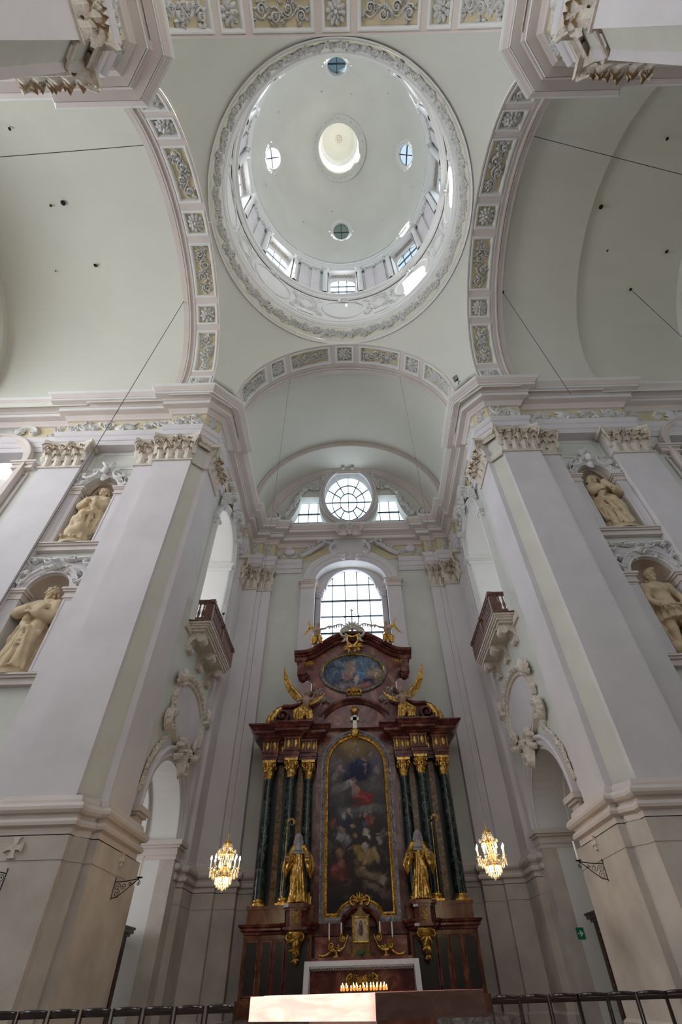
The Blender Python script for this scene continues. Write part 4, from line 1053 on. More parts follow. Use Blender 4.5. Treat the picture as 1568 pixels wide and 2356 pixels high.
# lantern
ZT = ZB + HB * math.sin(math.acos(1.86 / RB))
mb = MB(); mb.lathe([(2.35, ZT - .42), (2.2, ZT - .36), (2.05, ZT - .30), (1.98, ZT - .32), (1.92, ZT - .22), (1.80, ZT - .2), (1.74, ZT), (1.74, ZT + .5)], (0, YC, 0), 48); lan = struct(mb.build('trim_7', M_DOME))
mb = MB()
for k in range(40): rosebud(mb, lambda u, v, d: ((2.12) * math.cos(u), YC + 2.12 * math.sin(u), ZT - .36 - d), 2 * PI * k / 40, 0, .06, .06)
rb = mb
mb = MB()
for k in range(8):
    a0 = PI / 4 * k + .16 + PI / 2; a1 = a0 + PI / 4 - .32
    mb.lathe([(1.74, ZT + .4), (1.74, ZT + 4.6)], (0, YC, 0), 3, a1 - .0, a0 + PI / 4)
    mb.lathe([(1.74, ZT + .4), (1.74, ZT + 1.3)], (0, YC, 0), 5, a0, a1); mb.lathe([(1.74, ZT + 3.2), (1.74, ZT + 4.6)], (0, YC, 0), 5, a0, a1)
mb.build('lantern_wall', M_WHITE, lan)
mb = MB(); mb.lathe([(1.74, ZT + 4.5), (1.55, ZT + 4.55), (1.5, ZT + 4.7), (1.42, ZT + 5.1), (1.1, ZT + 5.6), (.55, ZT + 5.9), (0.01, ZT + 6.0)], (0, YC, 0), 40); mb.build('lantern_cap', M_VAULT, lan)
mb = MB(); 
for k in range(9): mb.blob((.22 * math.cos(k * .7), YC + .22 * math.sin(k * .7), ZT + 5.9), .12, .12, .1, 6, 4)
mb.build('lantern_boss', M_CAPT, lan)
for k in range(24):
    a = 2 * PI * k / 24; mb = MB(); mb.blob((2.12 * math.cos(a), YC + 2.12 * math.sin(a), ZT - .34), .07, .07, .06, 6, 4); mb.build('rim_bead', M_STUC, lan)

# ------------------------------------------------------------------ carved figures: one continuous surface per body
def surface_nets(F, lo, h):
    nx, ny, nz = F.shape; ins = F < 0
    acc = np.zeros((nx - 1, ny - 1, nz - 1, 3)); cnt = np.zeros((nx - 1, ny - 1, nz - 1))
    ax = [(1, 0, 0), (0, 1, 0), (0, 0, 1)]
    def sl(o): return F[o[0]:nx - 1 + o[0], o[1]:ny - 1 + o[1], o[2]:nz - 1 + o[2]]
    for d in range(3):
        o1, o2 = [i for i in range(3) if i != d]
        for a in (0, 1):
            for b in (0, 1):
                s = [0, 0, 0]; s[o1] = a; s[o2] = b; e = list(s); e[d] = 1
                f0, f1 = sl(s), sl(e); m = (f0 < 0) != (f1 < 0)
                t = np.where(m, f0 / np.where(m, f0 - f1, 1), 0)
                p = np.zeros(f0.shape + (3,)); p[..., o1] = a; p[..., o2] = b; p[..., d] = t
                acc += p * m[..., None]; cnt += m
    act = cnt > 0; idx = -np.ones(act.shape, int); idx[act] = np.arange(act.sum())
    I = np.argwhere(act); V = (I + acc[act] / cnt[act][:, None]) * h + np.array(lo)
    faces = []
    for d in range(3):
        o1, o2 = (d + 1) % 3, (d + 2) % 3
        a = np.take(ins, range(0, F.shape[d] - 1), axis=d); b = np.take(ins, range(1, F.shape[d]), axis=d)
        E = np.argwhere(a != b)
        ok = (E[:, o1] > 0) & (E[:, o2] > 0) & (E[:, o1] < F.shape[o1] - 1) & (E[:, o2] < F.shape[o2] - 1); E = E[ok]
        fl = a[tuple(E.T)]
        u = np.zeros(3, int); u[o1] = 1; v = np.zeros(3, int); v[o2] = 1
        q = np.stack([idx[tuple((E - u - v).T)], idx[tuple((E - v).T)], idx[tuple(E.T)], idx[tuple((E - u).T)]], 1)
        q[~fl] = q[~fl][:, ::-1]; faces.append(q)
    return V, np.concatenate(faces)

class SDF:
    def __init__(s, lo, hi, h):
        s.lo, s.h = lo, h
        g = [np.arange(lo[i], hi[i] + h, h) for i in range(3)]
        s.X, s.Y, s.Z = np.meshgrid(*g, indexing='ij'); s.F = np.full(s.X.shape, 9.0); s.extra = []
    def un(s, d, k=.02):
        if k <= 0: s.F = np.minimum(s.F, d)
        else:
            t = np.clip(.5 + .5 * (s.F - d) / k, 0, 1); s.F = s.F * (1 - t) + d * t - k * t * (1 - t)
    def cut(s, d, k=.01):
        t = np.clip(.5 - .5 * (s.F + d) / k, 0, 1); s.F = s.F * (1 - t) - d * t + k * t * (1 - t)
    def cone(s, a, b, ra, rb, k=.02, sc=(1, 1, 1), fold=None, op='un'):
        a, b = np.array(a, float), np.array(b, float); ab = b - a
        px, py, pz = (s.X - a[0]) / sc[0], (s.Y - a[1]) / sc[1], (s.Z - a[2]) / sc[2]
        q = ab / np.array(sc); L = q @ q + 1e-12
        t = np.clip((px * q[0] + py * q[1] + pz * q[2]) / L, 0, 1)
        dx, dy, dz = px - q[0] * t, py - q[1] * t, pz - q[2] * t
        r = ra + (rb - ra) * t
        if fold:
            n, amp, tw, ph = fold; an = np.arctan2(dy, dx)
            r = r * (1 + amp * np.sin(n * an + tw * s.Z + ph) + .5 * amp * np.sin((n * 2 + 1) * an - tw * 1.7 * s.Z + 2 * ph))
        d = (np.sqrt(dx * dx + dy * dy + dz * dz) - r) * min(sc)
        s.un(d, k) if op == 'un' else s.cut(d, k)
    def ell(s, c, r, k=.02, op='un'):
        d = (np.sqrt(((s.X - c[0]) / r[0]) ** 2 + ((s.Y - c[1]) / r[1]) ** 2 + ((s.Z - c[2]) / r[2]) ** 2) - 1) * min(r)
        s.un(d, k) if op == 'un' else s.cut(d, k)
    def box(s, c, r, R=None, k=.005):
        p = np.stack([s.X - c[0], s.Y - c[1], s.Z - c[2]], -1)
        if R is not None: p = p @ R
        q = np.abs(p) - np.array(r)
        s.un(np.sqrt((np.maximum(q, 0) ** 2).sum(-1)) + np.minimum(q.max(-1), 0) - .004, k)
    def chain(s, pts, rs, k=.01, **kw):
        for a, b, ra, rb in zip(pts, pts[1:], rs, rs[1:]): s.cone(a, b, ra, rb, k, **kw)
    def mesh(s, name, mat, parent, scale, mats=None):
        V, Q4 = surface_nets(s.F, s.lo, s.h) if (s.F < 0).any() else (np.zeros((0, 3)), np.zeros((0, 4), int))
        for V2, Q2 in s.extra:
            Q4 = np.concatenate([Q4, Q2 + len(V)]); V = np.concatenate([V, V2])
        me = bpy.data.meshes.new(name); me.from_pydata((V * scale).tolist(), [], Q4.tolist())
        me.polygons.foreach_set('use_smooth', [True] * len(me.polygons)); me.materials.append(mat); me.update()
        o = bpy.data.objects.new(name, me); COL.objects.link(o); o.parent = parent; return o

    def folds(s, cx, n, amp, z0, z1, tw=4.0, ph=0.0):
        an = np.arctan2(s.Y, s.X - cx(s.Z)); w = np.clip((s.Z - z0) / .08, 0, 1) * np.clip((z1 - s.Z) / .10, 0, 1)
        u = n * an + tw * s.Z + 1.3 * np.sin(6.0 * s.Z + 2 * an + ph) + ph
        s.F = s.F + amp * w * (np.sin(u) + .5 * np.sin(1.7 * u + 3 * s.Z * tw + 1))
    def skirt(s, a, b, ra, rb, zcut, k=.01, **kw):
        """a cone of cloth cut off level at its hem"""
        t = SDF.__new__(SDF); t.X, t.Y, t.Z = s.X, s.Y, s.Z; t.F = np.full(s.F.shape, 9.0); t.extra = []
        t.cone(a, b, ra, rb, .0, **kw); s.un(np.maximum(t.F, zcut - s.Z), k)

HEADS = {}
def head_mesh(kind):
    """finely modelled head, unit size, facing -y: kind is one of bare, curls, beard, veil, hood, helmet"""
    if kind in HEADS: return HEADS[kind]
    S = SDF((-.088, -.098, -.125), (.088, .092, .105), .0034); E = S.ell
    R = random.Random(3)
    if kind in ('curls', 'beard'):
        E((0, .016, .022), (.052, .058, .054), 0)
        for i in range(60):
            a = R.uniform(-2.3, 2.3); z = R.uniform(-.06 if kind == 'beard' else -.045, .075); w = math.sqrt(max(.05, 1 - (max(z, 0) / .085) ** 2))
            E((.053 * math.sin(a) * w, .014 + .056 * math.cos(a) * w, z), (.013, .013, .016), .003)
        for i in range(7): E((-.036 + .012 * i, -.034 + abs(i - 3) * .005, .056 - abs(i - 3) * .004), (.012, .013, .012), .003)
        E((0, -.075, -.018), (.037, .046, .060), .004, 'cut')
    if kind in ('veil', 'hood'):
        E((0, .014, .018), (.060, .066, .070), 0)
        for q in (-1, 1): S.chain([(q * .044, .018, .02), (q * .054, .02, -.05), (q * .066, .024, -.12)], [.026, .030, .030], .012)
        S.chain([(0, .045, .0), (0, .055, -.06), (0, .05, -.12)], [.04, .045, .05], .012)
        E((0, -.078, -.008), (.035, .060, .054), .004, 'cut')
    if kind == 'helmet':
        E((0, .008, .030), (.057, .066, .056), 0); E((0, -.08, -.02), (.06, .055, .046), .003, 'cut'); S.cone((-.03, -.052, .034), (.03, -.052, .034), .006, .006, .004)
        for i in range(7): E((0, .05 - .018 * i, .088 - .0016 * (i - 3) ** 2), (.013, .018, .018), .006)
        for i in range(26):
            a = R.uniform(-1.9, 1.9); E((.05 * math.sin(a), .012 + .055 * math.cos(a), R.uniform(-.075, -.01)), (.014, .014, .018), .004)
        E((0, -.075, -.018), (.037, .046, .058), .004, 'cut')
    if kind != 'cloth':
        E((0, .004, .012), (.045, .055, .057), .004); E((0, -.014, -.030), (.033, .036, .038), .014)
        for q in (-1, 1):
            E((q * .022, -.034, -.014), (.013, .012, .013), .010)
            S.cone((q * .008, -.050, .027), (q * .031, -.040, .024), .005, .004, .006)
            E((q * .0185, -.058, .011), (.012, .011, .009), .004, 'cut'); E((q * .0185, -.0425, .010), (.0085, .0085, .0072), .001)
            S.cone((q * .010, -.0485, .016), (q * .027, -.0455, .015), .0026, .0024, .001); S.cone((q * .011, -.0475, .0045), (q * .026, -.0445, .005), .0022, .002, .001)
            E((q * .0062, -.058, -.0115), (.0058, .007, .0048), .004)
            if kind in ('bare', 'curls', 'beard'): E((q * .046, .004, 0), (.006, .012, .017), .003)
        S.cone((0, -.050, .020), (0, -.064, -.008), .0052, .0080, .005)
        S.cone((-.0105, -.0475, -.0290), (.0105, -.0475, -.0290), .0038, .0038, .002); S.cone((-.0085, -.0475, -.0365), (.0085, -.0475, -.0365), .0042, .0042, .002); E((0, -.054, -.0328), (.014, .005, .0014), .001, 'cut')
        E((0, -.042, -.053), (.014, .012, .011), .010); S.cone((0, .008, -.04), (0, .012, -.12), .030, .035, .012)
    if kind == 'beard':
        for i in range(13):
            x = -.036 + .006 * i; L = .05 - .9 * abs(x)
            S.chain([(x, -.034 + abs(x) * .4, -.040 + abs(x) * .5), (x * .8 + .004 * math.sin(i), -.050 + abs(x) * .3, -.062), (x * .55, -.048, -.068 - L)], [.009, .009, .004], .003)
        for q in (-1, 1): S.chain([(q * .002, -.054, -.022), (q * .016, -.050, -.028), (q * .024, -.040, -.045)], [.0045, .0045, .003], .002)
    HEADS[kind] = surface_nets(S.F, S.lo, S.h); return HEADS[kind]
def head(S, c, tilt=(0, 0), turn=0.0, hair=None, beard=False, veil=False, s=1.0, kind=None):
    kind = kind or ('veil' if veil else 'beard' if beard else 'curls' if hair else 'bare')
    V, Q2 = head_mesh(kind); M = np.array(Matrix.Rotation(turn, 3, 'Z') @ Matrix.Rotation(-tilt[1] * 2.2, 3, 'X') @ Matrix.Rotation(tilt[0] * 2.0, 3, 'Y'))
    S.extra.append((V @ M.T * s + np.array(c), Q2))

HANDS = {}
def hand(S, w, d, up, s=1.0, curl=.5):
    """hand at wrist w pointing along d, back of the hand along up: palm, four unequal fingers, thumb"""
    key = round(curl, 1)
    if key not in HANDS:
        T = SDF((-.045, -.045, -.05), (.13, .06, .045), .0032)
        T.cone((-.02, 0, 0), (.01, 0, 0), .020, .019, 0); T.cone((.012, 0, 0), (.05, 0, 0), .018, .022, .008, (1, 1, .62))
        for i, (L, o) in enumerate(((.040, -.021), (.048, -.007), (.045, .007), (.034, .020))):
            a = (.056, o, 0); b = (.056 + math.cos(curl * .6) * L * .5, o * 1.05, -math.sin(curl * .6) * L * .5); c2 = (b[0] + math.cos(curl * 1.5) * L * .32, o * 1.05, b[2] - math.sin(curl * 1.5) * L * .32); e = (c2[0] + math.cos(curl * 2.3) * L * .25, o * 1.04, c2[2] - math.sin(curl * 2.3) * L * .25)
            T.chain([a, b, c2, e], [.0082, .0078, .0072, .0058], .0015)
        T.chain([(.010, -.016, -.004), (.032, -.034, -.010), (.050, -.036, -.016), (.062, -.033, -.020)], [.011, .0095, .008, .006], .003)
        HANDS[key] = surface_nets(T.F, T.lo, T.h)
    V, Q2 = HANDS[key]
    w, d, up = Vector(w), Vector(d).normalized(), Vector(up); up = (up - d * up.dot(d)).normalized(); sd = up.cross(d)
    M = np.array([d, sd, up]).T
    S.extra.append((V @ M.T * s + np.array(w), Q2))

def arm(S, sh, el, wr, hd=None, up=(0, 0, 1), r=(.044, .036, .024), sleeve=None, curl=.5, hs=1.0):
    S.chain([sh, el, wr], list(r), .012)
    if sleeve:
        S.cone(sh, el, sleeve[0], sleeve[1], .02); w2 = np.array(el) + (np.array(wr) - np.array(el)) * .78; S.cone(el, tuple(w2), sleeve[1], sleeve[2], .02)
        for i in range(4):       # rings of cloth round the sleeve
            p = np.array(sh) + (np.array(el) - np.array(sh)) * (.3 + .2 * i); S.cone((p[0] - .03, p[1] - .045, p[2] + .012), (p[0] + .03, p[1] - .045, p[2] - .012), .010, .010, .008)
            p = np.array(el) + (w2 - np.array(el)) * (.15 + .25 * i); S.cone((p[0] - .006, p[1] - .048, p[2] + .03), (p[0] + .006, p[1] - .03, p[2] - .045), .010, .010, .008)
    if hd is not None: hand(S, wr, hd, up, hs, curl)

def robe_body(S, lean=.0, hip=.0, seed=0, mantle=1, knee=1, w=1.0):
    """standing draped figure, one unit tall, weight on one leg, long folds to the ground"""
    R = random.Random(seed); X = lambda z: lean * (z - .5) + hip * math.sin(z * 3.0)
    S.cone((X(.04), .0, .045), (X(.5), 0, .5), .150 * w, .098 * w, .03, (1, .82, 1), fold=(8, .15, 6, seed))
    S.cone((X(.46), 0, .46), (X(.62), 0, .62), .106 * w, .088 * w, .03, (1, .78, 1), fold=(6, .04, 16, 1))
    S.cone((X(.60), 0, .60), (X(.77), .0, .76), .088 * w, .098 * w, .03, (1.12, .74, 1))
    S.cone((X(.8) - .088, .01, .795), (X(.8) + .088, .01, .795), .045, .045, .03)
    S.cone((X(.8), .005, .80), (X(.86), -.004, .865), .034, .030, .015)
    S.cone((X(.3) + knee * .055, -.075, .34), (X(.1) + knee * .075, -.06, .10), .058, .065, .04); S.cone((X(.45) + knee * .045, -.03, .5), (X(.3) + knee * .055, -.075, .34), .075, .06, .04)
    for q in (-1, 1): S.cone((X(0) + q * .06, -.10, .03), (X(0) + q * .075, -.165, .022), .026, .022, .012)
    for i in range(9):       # deep vertical drapery ridges
        a = -PI * .95 + PI * .9 * i / 8; r = .150 * w
        S.cone((X(.05) + r * math.cos(a), .82 * r * math.sin(a), .035), (X(.5) + .085 * math.cos(a + .25), .07 * math.sin(a + .25), .5 + R.uniform(-.1, .08)), .028, .010, .009)
    if mantle:
        m = mantle
        S.chain([(X(.8) + m * .09, .02, .82), (X(.7) + m * .05, -.082, .71), (X(.58) - m * .06, -.098, .58), (X(.5) - m * .125, -.03, .52)], [.035, .030, .036, .042], .02)
        S.chain([(X(.5) - m * .12, -.04, .53), (X(.42), -.125, .44), (X(.36) + m * .11, -.07, .40)], [.036, .034, .03], .02)
        S.chain([(X(.52) - m * .13, -.01, .53), (X(.4) - m * .15, -.02, .36), (X(.25) - m * .145, -.03, .16)], [.045, .05, .03], .02, fold=(7, .15, 5, 0))
        for i in range(4): S.chain([(X(.5) - m * .11, -.06, .50 - .035 * i), (X(.4) + m * .0, -.125, .40 - .045 * i), (X(.38) + m * .10, -.08, .39 - .03 * i)], [.014, .016, .010], .012)
        S.chain([(X(.8) + m * .1, .03, .80), (X(.6) + m * .15, .05, .6), (X(.3) + m * .16, .06, .3), (X(.1) + m * .17, .05, .08)], [.045, .05, .055, .04], .03, fold=(8, .14, 4, 1))
    Xn = lambda z: lean * (z - .5) + hip * np.sin(z * 3.0)
    S.folds(Xn, 9, .0075, -.2, .52, 3.0 + seed, seed); S.folds(Xn, 5, .006, .40, .84, 14.0 * (mantle or 1), seed + 1)
    return X

def plinth(parent, mat, w, d, h, top, T=None):
    mb = MB(); n = 20
    mb.lathe([(w, 0), (w, h * .35), (w * .93, h * .45), (w * .93, h * .8), (w * .98, h), (.01, h)], (0, 0, 0), n, sx=1, sy=d / w, smooth=False); mb.build('plinth', mat, parent, local=True)

def niche_statue(kind, loc, label):
    o = empty('statue', loc, label, 'statue', None); H = 3.42; rot = 0.0
    S = SDF((-.30, -.30, -.02), (.32, .24, 1.06), .0088)
    if kind == 'prophet':        # lower left: bearded, arms crossed over a book, turned to his right
        X = robe_body(S, .05, .02, 1, 1, 1, 1.04); c = (X(.93) - .015, -.012, .925); head(S, c, (0, -.1), -.55, hair=26, beard=True, s=1.05)
        arm(S, (-.10 + X(.8), .0, .785), (-.17, -.09, .64), (.0, -.16, .665), (.9, -.1, .25), (0, -1, .3), sleeve=(.06, .062, .05)); arm(S, (.12 + X(.8), .0, .785), (.175, -.06, .60), (.03, -.16, .60), (-.9, -.2, .3), (0, -1, .2), sleeve=(.062, .065, .05))
        S.box((.07, -.165, .66), (.045, .015, .06), np.array(Matrix.Rotation(.7, 3, 'Y')))
    elif kind == 'veiled':       # upper left: young figure, hands folded on the chest
        X = robe_body(S, .06, -.02, 4, -1, -1, .96); c = (X(.93), -.012, .925); head(S, c, (-.08, -.05), -.45, hair=22, s=1.0)
        arm(S, (-.10 + X(.8), .0, .785), (-.155, -.05, .63), (-.02, -.135, .69), (.8, -.1, .45), (0, -1, .2), sleeve=(.055, .055, .045)); arm(S, (.10 + X(.8), .0, .785), (.15, -.06, .62), (.035, -.145, .665), (-.8, -.1, .5), (0, -1, .2), sleeve=(.055, .055, .045))
        S.ell((-.05, -.10, .14), (.085, .07, .09), .03); S.ell((.02, -.12, .20), (.06, .05, .08), .03)
    elif kind == 'hooded':       # upper right: hooded woman carrying a tablet
        X = robe_body(S, -.05, .02, 7, 1, 1, .95); c = (X(.93), -.012, .925); head(S, c, (.04, -.1), .5, veil=True, s=1.02)
        S.chain([(X(.9) - .05, .03, .86), (X(.8) - .09, .02, .80), (-.13, .0, .62)], [.035, .045, .045], .02); S.chain([(X(.9) + .05, .03, .86), (X(.8) + .09, .02, .80), (.14, .0, .62)], [.035, .045, .045], .02)
        arm(S, (-.10 + X(.8), .0, .785), (-.15, -.09, .64), (.0, -.155, .66), (.9, -.1, .2), (0, -1, .3), sleeve=(.055, .056, .045)); arm(S, (.10 + X(.8), .0, .785), (.185, -.05, .63), (.10, -.15, .60), (-.7, -.5, .2), (0, -1, .2), sleeve=(.056, .062, .05))
        S.box((.045, -.165, .665), (.028, .014, .105), np.array(Matrix.Rotation(-.55, 3, 'Y')))
    else:                        # lower right: winged warrior angel with helmet, cuirass, skirt and bare legs
        S.cone((-.055, .01, .5), (-.075, -.02, .27), .068, .048, .02); S.cone((-.075, -.02, .27), (-.07, .02, .04), .046, .026, .015); S.cone((-.07, .01, .03), (-.085, -.09, .02), .028, .022, .01)
        S.cone((.055, .01, .5), (.085, -.07, .30), .068, .050, .02); S.cone((.085, -.07, .30), (.105, .0, .09), .048, .027, .015); S.cone((.105, -.005, .075), (.115, -.09, .06), .028, .022, .01)
        S.skirt((0, 0, .34), (0, 0, .58), .165, .092, .365, sc=(1, .86, 1), fold=(12, .10, 2, 0)); S.skirt((0, 0, .42), (0, 0, .59), .140, .094, .455, sc=(1, .86, 1), fold=(16, .08, 1, 1))
        S.cone((0, 0, .56), (0, 0, .76), .082, .104, .03, (1.12, .76, 1)); S.cone((-.10, .0, .79), (.10, .0, .79), .05, .05, .03)
        for q in (-1, 1): S.ell((q * .045, -.062, .74), (.05, .03, .035), .02); S.ell((q * .125, .0, .80), (.06, .055, .05), .01)
        S.cone((0, 0, .59), (0, 0, .605), .092, .092, .008, (1.12, .8, 1)); S.cone((0, .005, .80), (0, -.004, .865), .034, .030, .015)
        head(S, (0, -.012, .930), (0, -.08), .35, kind='helmet', s=1.02)
        arm(S, (-.135, .0, .78), (-.175, -.04, .61), (-.13, -.13, .50), (.3, -.8, -.3), (0, -.4, 1), r=(.044, .036, .025), curl=1.1); arm(S, (.135, .0, .78), (.20, -.03, .62), (.12, -.14, .52), (-.6, -.7, -.1), (0, -.4, 1), r=(.044, .036, .025), curl=1.1)
        S.chain([(-.17, -.16, .50), (.28, -.19, .44)], [.012, .010], .004)
        S.chain([(-.12, .04, .80), (-.16, .08, .6), (-.15, .06, .3), (-.11, .05, .05)], [.05, .06, .06, .05], .03, fold=(8, .15, 4, 1)); S.chain([(.12, .05, .80), (.17, .09, .6), (.19, .08, .3), (.16, .06, .04)], [.05, .055, .06, .06], .03, fold=(8, .15, 4, 2))
        S.ell((-.14, -.03, .06), (.09, .08, .07), .03); S.ell((.02, .02, .045), (.16, .1, .05), .03)
    body = S.mesh('figure', M_STAT, o, H)
    if kind == 'warrior':
        for q in (-1, 1):
            mb = MB(); Rr = random.Random(5 + q)
            mpw = lambda u, v, d: (q * (.35 + u), .35 - d + .1 * u, 2.75 + v)
            for i in range(9): leaf(mb, mpw, .05 * i, .06 * i - .006 * i * i, -1.35 + .12 * i, .95 - .05 * i, .17, .05, -.25, .02 * (i % 2))
            for i in range(7): leaf(mb, mpw, .06 * i, .07 * i - .006 * i * i, -1.1 + .15 * i, .5, .14, .06, -.2, .07)
            mb.tube([(q * .25, .3, 2.6), (q * .5, .3, 3.05), (q * .85, .33, 3.1)], [.07, .08, .03], 6); mb.build('wing', M_STAT, o, local=True)
    mb = MB(); mb.lathe([(.72, -.02), (.72, .07), (.66, .10), (.66, .16), (.70, .2), (.01, .2)], (0, -.08, -.2), 20, sy=.72, smooth=False); mb.build('plinth', M_STAT, o, local=True)
    return o

niche_statue('prophet', (-11.27, 14.62, 8.62), 'bearded stone prophet crossing his arms over a book in a lower niche')
niche_statue('veiled', (-11.27, 14.62, 14.2), 'tan stone youth with folded hands standing in shell niche above the bearded prophet')
niche_statue('hooded', (11.27, 14.62, 14.2), 'hooded tan stone woman holding a tablet in shell niche above the warrior angel')
niche_statue('warrior', (11.27, 14.62, 8.62), 'winged stone warrior in crested helmet and skirt standing in lower niche')

# ------------------------------------------------------------------ paintings (brushed colour on a fine grid)
def paint_surface(name, parent, bottom, top, x0, x1, mp, nx, nz, base, strokes, seed):
    rs = np.random.RandomState(seed)
    U, V = np.meshgrid(np.linspace(0, 1, nx), np.linspace(0, 1, nz), indexing='ij')
    X = x0 + (x1 - x0) * U; zb = np.array([bottom(x) for x in X[:, 0]])[:, None]; zt = np.array([top(x) for x in X[:, 0]])[:, None]
    Zz = zb + (zt - zb) * V
    z0, z1 = zb.min(), zt.max(); v = (Zz - z0) / (z1 - z0); u = U; asp = (z1 - z0) / (x1 - x0)
    def nz_(f, k=5):
        a = np.zeros_like(u)
        for i in range(k):
            p = rs.uniform(0, 6.28, 2); d = rs.normal(size=2) * f * (1.5 ** i) ; a += np.sin(d[0] * u + d[1] * v * asp + p[0]) / (1.25 ** i)
        return a / 2.2
    uw, vw = u + .020 * nz_(16) + .010 * nz_(45), v + (.020 * nz_(16) + .010 * nz_(45)) / asp
    C = np.zeros(u.shape + (3,)); n1 = nz_(5)
    for (vv0, c0), (vv1, c1) in zip(base, base[1:]):
        m = (vw >= vv0) & (vw <= vv1 + 1e-6); t = np.clip((vw - vv0) / (vv1 - vv0), 0, 1)[..., None]
        C = np.where(m[..., None], np.array(c0) * (1 - t) + np.array(c1) * t, C)
    C = np.where((C.sum(-1) == 0)[..., None], np.array(base[0][1]), C)
    for (cx, cy, rx, ry, rot, col, soft) in strokes:
        dx, dy = uw - cx, (vw - cy) * asp; c, s_ = math.cos(rot), math.sin(rot)
        e = np.sqrt(((dx * c + dy * s_) / rx) ** 2 + ((-dx * s_ + dy * c) / ry) ** 2)
        a = np.clip((1 + soft - e) / (2 * soft), 0, 1)[..., None]; a = a * a * (3 - 2 * a)
        shade = (1 + .28 * (dy / (ry + .02)) .clip(-1, 1) - .15 * (dx / (rx + .02)).clip(-1, 1))[..., None]
        C = C * (1 - a) + np.array(col) * shade * a
    for k in range(260):
        cx, cy = rs.uniform(0, 1), rs.uniform(0.03, 1); i, j = int(cx * (nx - 1)), int(cy * (nz - 1)); col = C[i, j] * rs.uniform(.5, 1.9) + rs.uniform(0, .025, 3)
        rx, ry, rot = rs.uniform(.015, .06), rs.uniform(.008, .022), rs.uniform(0, 3.14); dx, dy = uw - cx, (vw - cy) * asp; c, s_ = math.cos(rot), math.sin(rot)
        a = np.clip(1.5 - np.sqrt(((dx * c + dy * s_) / rx) ** 2 + ((-dx * s_ + dy * c) / ry) ** 2), 0, 1)[..., None] * .75; C = C * (1 - a) + col * a
    C *= (1 + .16 * nz_(30) + .10 * nz_(90))[..., None] * (1 + .12 * n1)[..., None]
    C = (C * .85).clip(.002, .9)
    mb = MB(); vs = [mp(X[i, j], Zz[i, j], 0) for i in range(nx) for j in range(nz)]
    mb.add(vs, [(i * nz + j, (i + 1) * nz + j, (i + 1) * nz + j + 1, i * nz + j + 1) for i in range(nx - 1) for j in range(nz - 1)], True)
    o = mb.build(name, M_PAINT, parent); at = o.data.color_attributes.new('paint', 'FLOAT_COLOR', 'POINT')
    at.data.foreach_set('color', np.concatenate([C, np.ones(C.shape[:2] + (1,))], -1).reshape(-1).astype(np.float32))
    return o

